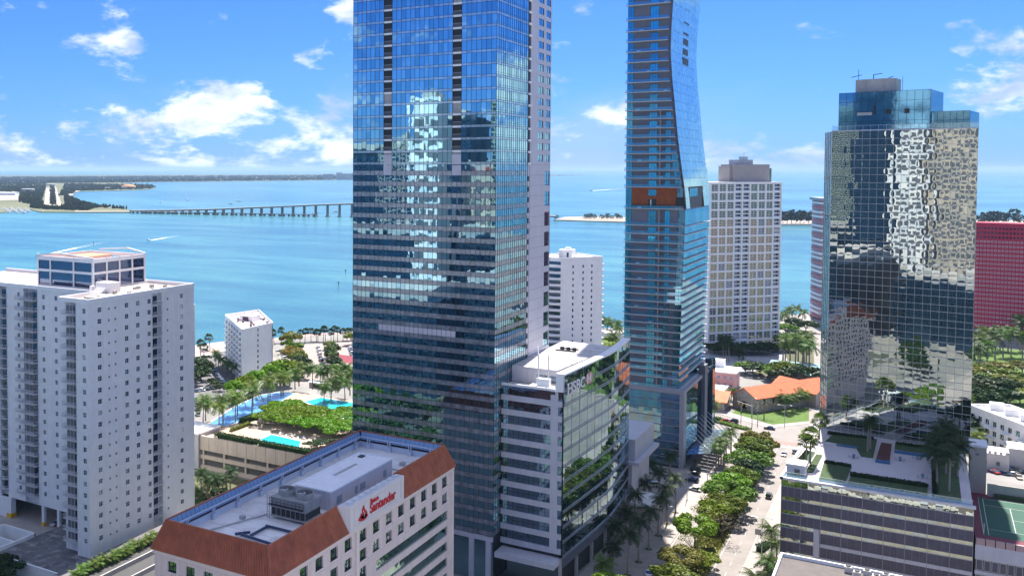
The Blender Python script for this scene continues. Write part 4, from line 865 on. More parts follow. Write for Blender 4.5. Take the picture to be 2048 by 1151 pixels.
BLUEP = mat('blue_panel', (.22, .36, .56), .5, .2, var=.12); BLUEL = mat('pale_blue_steel', (.56, .64, .76), .5, .2, var=.06)
MB().box(rx0 + .1, rx1 - .1, ry0 + .1, ry1 - .1, ZF5 - .3, ZF5).build('roof_deck', mat('stained_white_roof', (.78, .75, .74), .8, var=.08, scale=.2, dirt=((.34, .29, .24), .3, .6)), T5)
for i in range(56):
    y = ry0 + .3 + i * (ry1 - ry0 - .6) / 56; q = MB(); q.face([(rx0 + .15, y, rz_), (rx0 + .15, y + 1.28, rz_), (rx0 + .75, y + 1.36, 43.6), (rx0 + .75, y + .05, 43.6)][::-1]); q.build('inner_panel', BLUEP, T5)
for i in range(18):
    x = rx0 + .8 + i * (rx1 - rx0 - 1) / 18; q = MB(); q.face([(x, ry1 - .15, rz_), (x + 1.22, ry1 - .15, rz_), (x + 1.3, ry1 - .75, 43.6), (x + .05, ry1 - .75, 43.6)]); q.build('inner_panel', BLUEP, T5)
iw = MB(); iw.box(rx0 + .2, rx0 + .6, ry0, ry1, ZF5, 43.0); iw.box(rx0 + .6, rx1, ry1 - .6, ry1 - .2, ZF5, 43.0); iw.box(rx0, rx1, ry0 + .1, ry0 + .4, ZF5, rz_ - .1); iw.box(rx1 - .4, rx1 - .1, ry0 + .4, SY0 - 1.4, ZF5, rz_ - .1); iw.box(rx1 - .4, rx1 - .1, SY1, ry1 - .6, ZF5, rz_ - .1); iw.build('inner_parapet', BLUEL, T5)
for i in range(9): y = ry0 + 5 + i * 8.6; q = MB(); q.box(rx0 + .75, rx0 + 1.0, y, y + .25, ZF5, 44.4); q.box(rx0 + .75, rx0 + 1.0, y + .6, y + .85, ZF5, 44.4); q.box(rx0 + .65, rx0 + 1.3, y - .1, y + .95, ZF5, ZF5 + 1.1); q.build('roof_post', BLUEL, T5)
for i in range(4): x = rx0 + 3 + i * 6; q = MB(); q.box(x, x + .25, ry1 - 1.1, ry1 - .85, ZF5, 44.4); q.box(x + .6, x + .85, ry1 - 1.1, ry1 - .85, ZF5, 44.4); q.box(x - .1, x + .95, ry1 - 1.4, ry1 - .8, ZF5, ZF5 + 1.1); q.build('roof_post', BLUEL, T5)
q = MB(); q.bar((rx0 + .95, ry0 + .5, 44.3), (rx0 + .95, ry1 - .8, 44.3), .22, .3); q.bar((rx0 + .95, ry1 - .95, 44.3), (rx1 - .3, ry1 - .95, 44.3), .22, .3); q.bar((rx0 + .95, ry0 + .5, 43.2), (rx0 + .95, ry1 - .8, 43.2), .1, .1); q.build('roof_rail', BLUEL, T5)
mr = MB(); mr.box(-115, -105.8, 175.5, 204, ZF5, 45.6, 0, 1); mr.box(-117.5, -115, 172, 182, ZF5, 44.6, 0, 1); me_ = mr.build('mechanical_room', [mat('lilac_paint', (.56, .52, .56), .7, var=.06, streak=.1), mat('white_roof_coating', (.84, .83, .84), .75, var=.06, scale=.25, dirt=((.5, .5, .55), .3, .35))], T5)
q = MB(); rim(q, -115.1, -105.7, 175.4, 204.1, 45.55, 45.85, .3); q.build('roof_edge', WHITE2, me_); MB().box(-111.5, -110.8, 186, 196, 45.6, 45.75).build('roof_conduit', CONC, me_); MB().box(-113.6, -112.4, 201, 202.6, 45.6, 45.9).build('roof_vent', FRAME_D, me_)
for y, w in ((178, 2.2), (186, 1.1), (188.4, 2.4), (199.5, 1.4)): MB().box(-105.8, -105.74, y, y + w, ZF5 + .8, ZF5 + 2.4).build('wall_louvre', mat('louvre_blue', (.22, .28, .36), .6), me_)
# cooling tower with two fans
ct = thing('cooling_tower', 'twin fan cooling tower on the red mansard roof', 'cooling tower', (-110, 168, ZF5))
CTG = mat('galvanised_grey', (.36, .36, .35), .6, .3, var=.12, streak=.2)
q = MB(); q.box(-114.4, -105.6, 165.2, 171.4, ZF5 + .5, ZF5 + .9); q.build('basin', CTG, ct); MB().box(-114.2, -105.8, 165.4, 171.2, ZF5 + .9, ZF5 + 2.5).build('intake_louvre', DARKM, ct)
for i in range(8):
    q = MB(); q.box(-114.3 + i * 1.2, -114.2 + i * 1.2, 165.3, 165.4, ZF5 + .9, ZF5 + 2.5); q.build('louvre_bar', CTG, ct)
MB().box(-114.4, -105.6, 165.2, 171.4, ZF5 + 2.5, ZF5 + 4.7).build('casing', CTG, ct)
for cx in (-112.2, -107.8):
    q = MB(); n = 20
    for i in range(n):
        a, c = 2 * math.pi * i / n, 2 * math.pi * (i + 1) / n
        for r0, r1, z0, z1 in ((1.75, 1.9, 4.7, 5.9), ): 
            q.face([(cx + r1 * math.cos(a), 168.3 + r1 * math.sin(a), ZF5 + z0), (cx + r1 * math.cos(c), 168.3 + r1 * math.sin(c), ZF5 + z0), (cx + r1 * math.cos(c), 168.3 + r1 * math.sin(c), ZF5 + z1), (cx + r1 * math.cos(a), 168.3 + r1 * math.sin(a), ZF5 + z1)])
            q.face([(cx + r0 * math.cos(c), 168.3 + r0 * math.sin(c), ZF5 + z0), (cx + r0 * math.cos(a), 168.3 + r0 * math.sin(a), ZF5 + z0), (cx + r0 * math.cos(a), 168.3 + r0 * math.sin(a), ZF5 + z1), (cx + r0 * math.cos(c), 168.3 + r0 * math.sin(c), ZF5 + z1)])
            q.face([(cx + r1 * math.cos(a), 168.3 + r1 * math.sin(a), ZF5 + z1), (cx + r1 * math.cos(c), 168.3 + r1 * math.sin(c), ZF5 + z1), (cx + r0 * math.cos(c), 168.3 + r0 * math.sin(c), ZF5 + z1), (cx + r0 * math.cos(a), 168.3 + r0 * math.sin(a), ZF5 + z1)])
    fs_ = q.build('fan_stack', CTG, ct); MB().disc((cx, 168.3, ZF5 + 4.9), 1.75, 18).build('fan_well', DARKM, fs_)
    q = MB()
    for i in range(6):
        a = i * math.pi / 3; q.face([(cx + .2 * math.cos(a), 168.3 + .2 * math.sin(a), ZF5 + 5.5), (cx + 1.6 * math.cos(a), 168.3 + 1.6 * math.sin(a), ZF5 + 5.5), (cx + 1.6 * math.cos(a + .35), 168.3 + 1.6 * math.sin(a + .35), ZF5 + 5.35), (cx + .3 * math.cos(a + .5), 168.3 + .3 * math.sin(a + .5), ZF5 + 5.4)])
    q.tube([(cx, 168.3, ZF5 + 5.2), (cx, 168.3, ZF5 + 5.65)], .3, 8); q.build('fan_blades', STEEL, fs_)
q = MB()
for i in range(10): x = -114.6 + i * .95; q.bar((x, 165.0, ZF5 + 3.2), (x, 165.0, ZF5 + 4.4), .05)
q.bar((-114.6, 165, ZF5 + 4.4), (-106, 165, ZF5 + 4.4), .06); q.bar((-114.6, 165, ZF5 + 3.8), (-106, 165, ZF5 + 3.8), .05); q.box(-114.6, -106, 164.4, 165.2, ZF5 + 3.1, ZF5 + 3.2)
for x in (-115, -114.4): q.bar((x, 164.8, ZF5), (x, 164.8, ZF5 + 5), .06)
for i in range(12): q.bar((-115, 164.8, ZF5 + .3 + i * .38), (-114.4, 164.8, ZF5 + .3 + i * .38), .04)
q.build('service_walkway', DARKM, ct)
sk = thing('pipe_skid', 'dark steel beam frame lying on the pale roof before the cooling tower', 'steel frame', (-108, 156, ZF5))
q = MB()
for a, c in (((-113.5, 153.5), (-104, 152.5)), ((-112, 160), (-104.6, 160)), ((-111.5, 154), (-111.5, 160)), ((-104.6, 152.5), (-104.6, 160)), ((-114.6, 153), (-112.6, 155.4))): q.bar((*a, ZF5 + .45), (*c, ZF5 + .45), .3, .5)
q.build('steel_beam', mat('navy_steel', (.05, .07, .14), .5, .3), sk)
q = MB()
for x, y in ((-113.5, 153.5), (-104.6, 152.5), (-111.5, 160), (-104.6, 160)): q.box(x - .2, x + .2, y - .2, y + .2, ZF5, ZF5 + .25)
q.build('foot', CONC, sk)
# roof clutter
RU = mat('rooftop_unit_grey', (.42, .43, .44), .6, .2, var=.15)
for i, (x, y, w, d_, h) in enumerate(((-122.2, 150, 1.4, 1.0, .9), (-119.5, 161, 1.0, 1.0, .7), (-104, 178, 1.0, 2.0, 1.3), (-103.6, 182.5, 1.1, 1.6, 1.5), (-103.8, 187, 1.2, 1.4, 1.2), (-103.8, 191, 1.2, 1.4, 1.2), (-120.5, 196, 1.3, 1.3, .8), (-118.8, 211, 1.6, 1.2, 1.0), (-108, 212, 1.2, 1.2, .8))): MB().box(x, x + w, y, y + d_, ZF5, ZF5 + h).build('rooftop_unit', RU, T5)
for i, (a, c) in enumerate((((-121, 151, ZF5 + .25), (-116, 166, ZF5 + .25)), ((-117.2, 171, ZF5 + .3), (-117.2, 208, ZF5 + .3)), ((-104.6, 172, ZF5 + .4), (-104.6, 206, ZF5 + .4)), ((-121, 208, ZF5 + .3), (-106, 208, ZF5 + .3)), ((-114, 148, ZF5 + .2), (-107, 150, ZF5 + .2)))): MB().tube([a, c], .14, 6).build('roof_pipe', RU, T5)
for i in range(10): y = 149 + i * 7.4; MB().box(rx0 + 1.4, rx1 - .6, y, y + .09, ZF5 + .001, ZF5 + .02).build('membrane_seam', mat('seam_grey', (.45, .43, .42), .8), T5)
# the sign wall
sw = MB(); sw.prism([(-100.4, SY0 - 1.2), (-97.9, SY0), (-97.9, SY1), (-100.0, SY1)], 40, 45.6); SW = sw.build('sign_wall', mat('sign_wall_stucco', (.70, .66, .64), .75, var=.04, streak=.06), T5)
q = MB(); x = -97.86
for y0_, y1_, z0, z1 in ((172, 193, 40.9, 41.0), (172, 193, 44.7, 44.8), (172, 172.1, 40.9, 44.8), (192.9, 193, 40.9, 44.8)): q.box(x, x + .05, y0_, y1_, z0, z1)
q.build('sign_border', BEIL, SW)
tr = MB()
for i in range(9): y = SY0 + 1 + i * 2.6; tr.bar((-100.8, y, 45.3), (-100.2, y + 1.2, 44.2), .18); tr.bar((-100.8, y, 45.3), (-98.6, y, 45.9), .16); tr.bar((-98.4, y + 1.3, 45.8), (-100.8, y, 45.3), .16)
tr.build('sign_bracing', mat('bracing_white', (.6, .66, .74), .5), SW)
text('Santander', 2.9, T5, (-97.8, 178.4, 41.75), (math.pi / 2, 0, math.pi / 2), SIGNR, .06, .05, 1.02, 'lettering'); text('Banco', 1.5, T5, (-97.8, 178.6, 43.75), (math.pi / 2, 0, math.pi / 2), SIGNR, .06, .04, 1.0, 'lettering')
def blob(mb, prof, x, m=0): mb.face([(x, y, z) for y, z in prof], m); 
def flame(prof):
    q = MB(); n = len(prof); q.face([(-97.72, y, z) for y, z in prof]); 
    for i in range(n): a, c = prof[i], prof[(i + 1) % n]; q.face([(-97.86, a[0], a[1]), (-97.86, c[0], c[1]), (-97.72, c[0], c[1]), (-97.72, a[0], a[1])])
    return q
ell = [(175.5 + 1.95 * math.cos(a * math.pi / 12), 41.85 + .62 * math.sin(a * math.pi / 12)) for a in range(24)]
flame(ell).build('flame_logo', SIGNR, T5)
flame([(174.4, 41.9), (175.9, 41.5), (177.0, 41.9), (177.1, 42.5), (176.6, 43.1), (176.0, 43.6), (175.8, 44.35), (175.2, 43.9), (175.0, 43.3), (175.3, 42.7), (174.7, 42.9), (174.3, 42.4)]).build('flame_logo', SIGNR, T5)
q = MB(); q.bar((-97.68, 175.2, 43.4), (-97.68, 175.9, 42.6), .1, .12); q.bar((-97.68, 175.9, 42.6), (-97.68, 175.7, 42.0), .1, .12); q.build('flame_gap', MATS['sign_wall_stucco'], T5)
# ------------------------------------------------------------------ the mirrored tower on the right, with its garage podium
T6 = thing('mirror_tower', 'mirror glass tower with rippled reflections on the right', 'tower', (-25.3, 352.5, 31), R_(-10.0), world=False)
ZP = 31.0; TW, TH_, TD = 38.7, 96.0, 34.0
MG = [glass(f'rippled_mirror_{i}', c, (.01, .018, .02), .62, .008, .010, .16, pillow=.0022) for i, c in enumerate(((.60, .68, .68), (.52, .61, .62), (.66, .73, .70)))]
BRZ = mat('bronze_mullion', (.55, .54, .50), .45, .3)
MB().prism([(.3, .3), (TW - .4, .3), (TW - 6.4, TD), (-4, TD)], 0, TH_).build('inner_core', DARKM, T6)
MB().prism([(TW - .3, .05), (TW, .05), (TW - 6, TD), (TW - 6.3, TD)], 0, TH_).build('side_glazing', BGD[0], T6); MB().box(-4, TW - 6, TD, TD + .2, 0, TH_).build('rear_glazing', BGD[0], T6)
nm, FM = 21, 96.0 / 21; pl = []; NB = 18
cham = Vector((-4.4, 9.6, 0)); cl = cham.length; cu = (-cham.x / cl, -cham.y / cl)
for k in range(nm):
    z = k * FM
    for zz, h in ((z, 2.05), (z + 2.05, FM - 2.05)):
        for i in range(NB): pl.append(((i * TW / NB, 0, zz), UX, TW / NB, h, None))
        for i in range(4): pl.append(((cham.x + cu[0] * cl * i / 4, cham.y + cu[1] * cl * i / 4, zz), cu, cl / 4, h, None))
        hbar(T6, (0, 0), UX, 0, TW, zz - .06, .11, .16, BRZ); hbar(T6, (cham.x, cham.y), cu, 0, cl, zz - .06, .11, .16, BRZ)
def emit_local(t, lst, name, mats, tilt, nobj=300):
    Mw = Matrix.Translation(t.location) @ Matrix.Rotation(t.rotation_euler.z, 4, 'Z')
    lst.sort(key=lambda q: (Mw @ Vector(q[0]) - Vector((0, 0, CAM_H))).length); emit(t, lst, name, mats, tilt, nobj)
emit_local(T6, pl, 'mirror_pane', MG, .0028)
for i in range(NB + 1): vbar(T6, (0, 0), UX, i * TW / NB, 0, TH_, .06, .09, BRZ)
for i in range(5): vbar(T6, (cham.x, cham.y), cu, cl * i / 4, 0, TH_, .16 if i in (0, 4) else .07, .12, BRZ)
hbar(T6, (0, 0), UX, -.1, TW + .1, TH_ - .05, .35, .3, FRAME_L, 'roof_edge')
q = MB()
for i in range(19): q.bar((i * TW / 18, .4, TH_ + .3), (i * TW / 18, .4, TH_ + 1.7), .08)
q.bar((0, .4, TH_ + 1.7), (TW, .4, TH_ + 1.7), .1); q.build('roof_railing', FRAME_L, T6)
for i in range(18): MB().face([(i * TW / 18 + .1, .42, TH_ + .4), ((i + 1) * TW / 18 - .1, .42, TH_ + .4), ((i + 1) * TW / 18 - .1, .42, TH_ + 1.6), (i * TW / 18 + .1, .42, TH_ + 1.6)]).build('roof_balustrade', RAILG, T6)
CRG = glass('crown_glass', (.20, .46, .66), (.012, .11, .19), .5, .05, .006)
for x0, x1, y0, y1, z1, nx, nz, nm_ in ((1.2, 26.2, 2.4, 22, 12.2, 12, 4, 'crown_block'), (26.2, 36.0, 3.4, 20, 5.4, 6, 2, 'crown_wing')):
    cb = MB().box(x0, x1, y0, y1, TH_, TH_ + z1).build(nm_, CRG, T6)
    for i in range(nx + 1): MB().box(x0 + (x1 - x0) * i / nx - .04, x0 + (x1 - x0) * i / nx + .04, y0 - .06, y0 - .005, TH_, TH_ + z1).build('mullion', FRAME_D, cb)
    for i in range(nz + 1): MB().box(x0, x1, y0 - .05, y0 - .004, TH_ + z1 * i / nz - .04, TH_ + z1 * i / nz + .04).build('transom', FRAME_D, cb)
for x in (14.4, 19.4): MB().box(x, x + 1.3, 2.28, 2.35, TH_ + 5.2, TH_ + 6.6).build('dark_opening', DARKM, T6)
MB().box(11.0, 11.6, 2.27, 2.35, TH_ + 5.2, TH_ + 7.8).build('dark_opening', DARKM, T6); MB().box(6.4, 10.6, 2.28, 2.35, TH_ + 4.9, TH_ + 5.8).build('vent_panel', CONC, T6)
q = MB(); q.prism([(5.2, 5), (13, 4.4), (16.2, 6), (16.2, 13), (5.2, 13)], TH_ + 11.6, TH_ + 16.4); tk = q.build('concrete_plant_box', CONC, T6)
q = MB(); q.bar((6, 5, TH_ + 16.4), (6, 5, TH_ + 19.6), .12); q.bar((4.2, 4, TH_ + 17.2), (7.2, 4, TH_ + 17.8), .18); q.bar((10, 6, TH_ + 16.4), (10, 6, TH_ + 17.8), .2); q.bar((10, 6, TH_ + 17.8), (12.6, 5, TH_ + 18), .2); q.bar((14, 6, TH_ + 16.4), (15.4, 6, TH_ + 17.0), .2); q.bar((18.4, 4, TH_ + 11.6), (18.4, 4, TH_ + 16.6), .1); q.bar((17.6, 4, TH_ + 12), (20, 4, TH_ + 12.2), .2); q.build('roof_mast', FRAME_D, tk)
# podium
T7 = thing('garage_podium', 'parking podium with rows of dark windows and a garden on its roof', 'parking garage', (-31, 290, 0))
pA = [(-31.2, 290), (11.9, 290), (11.9, 372), (-27.0, 372)]
MB().prism([(-30.9, 290.4), (11.7, 290.4), (11.7, 372), (-26.8, 372)], 0, ZP - .02, 0, 1).build('podium_core', [mat('podium_dark', (.10, .10, .12), .8), mat('deck_paving', (.56, .52, .52), .85, var=.06, scale=.8)], T7)
YG = glass('olive_mirror', (.56, .60, .52), (.05, .055, .045), .6, .02, .014, .6); WPL = mat('louvre_plum', (.075, .07, .10), .55, var=.2); FRAME_G = mat('mid_grey_frame', (.22, .22, .24), .45, .4); PRC = mat('pale_precast_podium', (.46, .46, .50), .7, var=.07, streak=.08)
ol = []; NBP = 27; bw = 43.1 / NBP
for k in range(8):
    z1 = 28.8 - 3.75 * k; z0 = z1 - 2.75
    for i in range(NBP):
        if z0 < 1: continue
        full = (i < 5 or k < 4) and k < 6
        if i in (5,) and k >= 3: continue
        put('louvre_window', window_mesh(bw - .1, z1 - z0, WPL, FRAME_G, 1, 1, .05), T7, (-31.2 + i * bw + .05, 289.82, z0))
        if full: ol.append(((-31.2 + i * bw, 289.93, z1), UX, bw, 1.0, None)); 
    if z1 > 2: hbar(T7, (-31.2, 290.0), UX, 0, 43.1, z1 - 3.75 + 2.75 + 1.0 - .05 if False else z1 - .05, .1, .22, FRAME_L)
for k in range(8):
    z1 = 28.8 - 3.75 * k
    if k >= 4: MB().box(-31.2 + 5.9 * bw, 11.9, 289.75, 290.38, z1 + .02, z1 + .98).build('spandrel_band', PRC, T7)
    if k >= 3: MB().box(-31.2 + 5 * bw, -31.2 + 5.9 * bw, 289.76, 290.37, z1 - 2.8, z1 + .95).build('pier_panel', PRC, T7)
for i in range(NBP): ol.append(((-31.2 + i * bw, 289.93, 28.82), UX, bw, 1.9, None))
ol = [q for q in ol if not (q[2 + 0] and abs(q[0][2] - 28.8) < .01)]
emit(T7, ol, 'mirror_band_pane', [YG, MG[1], YG], .012)
for i in range(0, NBP + 1, 3): vbar(T7, (-31.2, 289.93), UX, i * bw, 6, 30.7, .08, .24, FRAME_G)
MB().box(-31.5, 12.3, 289.3, 290.6, 30.7, 31.3).build('roof_edge', mat('edge_metal', (.52, .53, .56), .45, .4), T7)
ll = math.hypot(4.2, 82); lu = (4.2 / ll, 82 / ll)
sl2 = MB(); sl2.face([(-31.2, 290, 0), (-31.2, 290, 30.7), (-27, 372, 30.7), (-27, 372, 0)]); sl2.build('street_wall', GL[2], T7)
for k in range(9): hbar(T7, (-31.2, 290), lu, 0, ll, 1.5 + 3.4 * k, .9, .05, mat('podium_dark_band', (.16, .16, .18), .6), 'spandrel_band')
MB().prism([(-31.6, 289.3), (-30.8, 289.3), (-26.6, 372), (-27.4, 372)], 30.7, 31.5).build('roof_edge', MATS['edge_metal'], T7)
for i in range(24): x = -31 + i * 42.6 / 24; MB().face([(x + .06, 290.9, 31.2), (x + 1.7, 290.9, 31.2), (x + 1.7, 290.9, 32.4), (x + .06, 290.9, 32.4)]).build('balustrade', RAILG, T7)
q = MB(); q.bar((-31, 290.9, 32.45), (11.8, 290.9, 32.45), .08); q.bar((-30.9, 290.9, 32.45), (-27, 372, 32.45), .08)
for i in range(25): x = -31 + i * 42.6 / 24; q.bar((x, 290.9, 31.1), (x, 290.9, 32.45), .06)
for i in range(30): q.bar((-30.9 + 3.9 * i / 30, 290.9 + 81 * i / 30, 31.1), (-30.9 + 3.9 * i / 30, 290.9 + 81 * i / 30, 32.45), .06)
q.build('roof_railing', FRAME_L, T7)
PL_W = mat('planter_white', (.70, .70, .70), .7); GRD = mat('deck_turf', (.05, .085, .03), .95, var=.35, scale=1.2, bump=.05, bscale=5)
def planter(poly, name='planter', z=.45, lab=None, m=GRD):
    q = MB(); q.prism(poly, ZP, ZP + z, 0, 1); return q.build(name, [PL_W, m], T7)
planter([(-24.2, 334), (-16, 333), (-14, 322), (-11, 322), (-10.8, 346), (-22.6, 346)]); planter([(-22.6, 311), (-22.4, 292.2), (-16.2, 292.2), (-15.6, 310)]); planter([(-15.2, 301.5), (2.2, 301.5), (2.2, 292.2), (-15.8, 292.2)]); planter([(-6, 336), (4.2, 334), (4.4, 343), (-6, 345)])
planter([(3.2, 330), (9.4, 330), (9.4, 292), (3.2, 292)]); planter([(-28.4, 321), (-25.6, 320), (-26.8, 297), (-29.8, 297)]); planter([(-25.2, 318), (-23.6, 318), (-24.2, 297), (-26.2, 297)])
red_ = planter([(-9.6, 341), (-6.8, 341), (-6.8, 320), (-10.2, 320)], 'planter', .8, None, mat('red_foliage_bed', (.10, .035, .03), .9, var=.5, scale=2))
BLT = mat('blue_tile', (.06, .16, .30), .4, var=.1)
q = MB(); q.box(-10.3, -6.7, 319.6, 319.95, ZP, ZP + .9); q.box(-6, 2.6, 333.4, 333.8, ZP, ZP + .9); q.box(-21, -15, 332.4, 332.8, ZP, ZP + .6); q.build('blue_tiled_wall', BLT, T7)
st = thing('stair_housing', 'small white roof hut at the street corner of the podium garden', 'roof hut', (-29, 297, ZP)); MB().box(-30.3, -25.8, 293.2, 298.4, ZP, ZP + 3.0).build('wall', mat('hut_grey', (.5, .5, .52), .7), st); MB().box(-30.5, -25.6, 293, 298.6, ZP + 3.0, ZP + 3.3).build('roof', WHITE2, st); put('louvre', window_mesh(1.5, 1.6, DARKM, FRAME_L, 1, 4), st, (-28.5, 293.18, ZP + .5))
st = thing('service_tower', 'tall beige blank service tower beside the mirror tower', 'service tower', (14, 333, 23)); MB().box(12.3, 16.2, 331, 338, 0, 36.5).build('wall', mat('tan_stucco', (.40, .35, .31), .85, var=.05), st); MB().box(12.1, 16.4, 330.8, 338.2, 36.5, 37.1).build('roof', mat('roof_blue_white', (.72, .73, .76), .7), st); put('vent_grille', window_mesh(1.2, 1.0, FRAME_D, FRAME_L, 1, 4), st, (13.4, 330.98, 34))
# the lower garage wing with the tennis court
T8 = thing('garage_wing', 'lower garage wing with a tennis court on its roof', 'parking garage', (12, 290, 0))
MB().box(12.35, 60, 290.4, 329, 0, 23.4).build('wing_core', MATS['podium_dark'], T8)
for k in range(6):
    z1 = 18.2 - 3.75 * k
    MB().box(12.35, 60, 289.8, 290.38, z1 + .1, z1 + 1.0).build('spandrel_band', PRC, T8)
    for i in range(28):
        if z1 > 3: put('louvre_window', window_mesh(bw - .28, 2.6, WPL, FRAME_L, 1, 1, .07), T8, (12.5 + i * bw + .1, 289.9, z1 - 2.6))
MB().box(12.35, 60, 289.6, 290.38, 18.4, 22.0).build('upper_wall', PRC, T8)
for i in range(24): MB().box(12.5 + i * 2, 14.3 + i * 2, 289.55, 290.38, 22.02, 23.5).build('parapet_panel', mat('pink_panel', (.38, .26, .25), .7, var=.12), T8)
MB().box(12.35, 60, 290.5, 331, 23.4, 23.44).build('court_surround', mat('court_maroon', (.16, .03, .05), .8, var=.1), T8)
MB().box(14.2, 50, 293.5, 327, 23.44, 23.47).build('court_surface', mat('court_green', (.02, .085, .055), .8, var=.1), T8)
q = MB()
for x0, x1, y0, y1 in ((15.2, 15.32, 294, 326), (15.2, 49, 299, 299.12), (15.2, 49, 320, 320.12), (21, 21.12, 299, 320), (21, 36, 309.5, 309.62), (30, 30.12, 294, 326), (15.2, 49, 325.9, 326)): q.box(x0, x1, y0, y1, 23.47, 23.485)
q.build('court_line', PAINT, T8)
q = MB(); q.bar((14.2, 293.4, 23.4), (14.2, 293.4, 26.4), .12); q.bar((14.2, 293.4, 23.5), (14.2, 327, 23.5), .12)
q.build('court_fence_post', FRAME_L, T8)
MB().box(16.4, 60, 329.2, 329.6, 23.44, 27).build('court_wall', mat('court_wall_beige', (.45, .42, .34), .85, var=.1), T8); MB().box(18, 27, 328, 329.1, 23.44, 24.6).build('hedge_box', mat('hedge_box_green', (.05, .075, .03), .9, var=.5, scale=3), T8)
# flat roof in the bottom right foreground
T9 = thing('low_roof_building', 'flat grey rooftop with air units at the bottom right edge', 'building', (-15, 250, 0))
zr9 = 21.0; MB().box(-27.5, 20, 200, 259.5, 0, zr9 - .5, 0, 1).build('wall', [CONC, mat('gravel_roof', (.135, .12, .112), .95, var=.15, scale=.5, dirt=((.15, .14, .13), .3, .5))], T9)
q = MB(); rim(q, -27.8, 20.2, 199.8, 259.8, zr9 - .6, zr9 + .3, .5); q.build('parapet', WHITE2, T9)
for i in range(10):
    x, y = -14 + i * 1.9, 258.2 - (i % 2) * 2.2; q = MB(); q.box(x, x + 1.5, y - 1.5, y, zr9 - .5, zr9 + .9); u_ = q.build('air_unit', FRAME_L, T9); MB().tube([(x + .75, y - .75, zr9 + .9), (x + .75, y - .75, zr9 + 1.1)], .55, 12).build('unit_fan', DARKM, u_)
# ------------------------------------------------------------------ smaller and farther buildings
def flat_roof(t, x0, x1, y0, y1, z, m=ROOFW, par=.8, pm=WHITE2):
    MB().box(x0 + .1, x1 - .1, y0 + .1, y1 - .1, z - .4, z - .2).build('roof', m, t); q = MB(); rim(q, x0 - .15, x1 + .15, y0 - .15, y1 + .15, z - .3, z + par, .4); q.build('parapet', pm, t)
# small white condominium by the parking lots
T = thing('small_white_condominium', 'small white nine storey condominium beside the bay parking lots', 'apartment building', (-307, 416, 0))
SC = [Vector((-346, 453, 0)), Vector((-306.6, 416, 0)), Vector((-306.2, 444.5, 0)), Vector((-341, 480, 0))]
d = SC[1] - SC[0]; w1 = d.length; u1 = (d.x / w1, d.y / w1); n1 = Vector((u1[1], -u1[0], 0))
b = MB(); r = facade(b, SC[1], UY, 28.5, 0, 28, [(14.2, 15.6)], [(2.2 + 2.95 * k, 3.9 + 2.95 * k) for k in range(9)], .25)
r2 = facade(b, SC[0], u1, w1, 0, 28, [(2.4 + 8.6 * i, 7.2 + 8.6 * i) for i in range(6)], [(.8 + 2.95 * k, 3.0 + 2.95 * k) for k in range(9)], .9)
for i in (2, 3): p, q_ = SC[i], SC[(i + 1) % 4]; b.face([(p.x, p.y, 0), (q_.x, q_.y, 0), (q_.x, q_.y, 28), (p.x, p.y, 28)])
b.build('wall', WHITE, T)
windows(T, r, G_DARK, WHITE2, 1, 1); windows(T, r2, G_DARK, FRAME_D, 3, 1)
for k in range(9):
    for i in range(6): e = SC[0] + Vector((u1[0], u1[1], 0)) * (2.2 + 8.6 * i) + n1 * .55; q = MB(); q.bar(e + Vector((0, 0, 1.0 + 2.95 * k)), e + Vector((u1[0], u1[1], 0)) * 5.2 + Vector((0, 0, 1.0 + 2.95 * k)), 1.1, 1.0); q.build('balcony', WHITE2, T)
q = MB(); q.face([(p.x, p.y, 28.1) for p in SC]); q.build('roof', mat('pink_roof', (.62, .52, .50), .85, var=.1), T); q = MB()
for i in range(4): q.bar(Vector((*SC[i].xy, 28.6)), Vector((*SC[(i + 1) % 4].xy, 28.6)), .5, 1.1)
q.build('parapet', WHITE2, T); q = MB(); cc = (SC[0] + SC[1] + SC[2] + SC[3]) / 4
for k in range(30):
    f, g_ = rnd.uniform(.08, .92), rnd.uniform(.1, .9); p = SC[0].lerp(SC[1], f).lerp(SC[3].lerp(SC[2], f), g_); q.box(p.x, p.x + rnd.uniform(.7, 1.3), p.y, p.y + rnd.uniform(.7, 1.2), 28.1, 28.1 + rnd.uniform(.6, 1.2))
q.build('roof_units', mat('roof_unit_dark', (.12, .10, .11), .7), T); MB().box(cc.x - 4.5, cc.x + 4.5, cc.y - 4, cc.y + 4, 28.1, 31.2).build('stair_house', WHITE, T); MB().box(cc.x - 2, cc.x + 2, cc.y - 4.1, cc.y - 4, 28.4, 30.6).build('stair_house_opening', mat('maroon_door', (.12, .05, .07), .8), T)
# neighbour whose rounded balconies show right of the white tower
T = thing('balcony_condominium', 'pale condominium with stacked balconies just right of the white apartment tower', 'apartment building', (-345, 375, 0))
p = G(398, 740); xb = -352.0
MB().box(xb - 26, xb, 404, 432, 0, 36).build('wall', WHITE, T); flat_roof(T, xb - 26, xb, 404, 432, 36.4)
for k in range(11): q = MB(); q.box(xb, xb + 1.8, 404.4, 424, 1.6 + 3.1 * k, 2.7 + 3.1 * k); q.box(xb - 12, xb + 1.8, 402.6, 404.3, 1.6 + 3.1 * k, 2.7 + 3.1 * k); q.build('balcony', WHITE2, T); MB().box(xb, xb + .06, 405, 423, 2.8 + 3.1 * k, 4.4 + 3.1 * k).build('window_band', G_DARK, T)
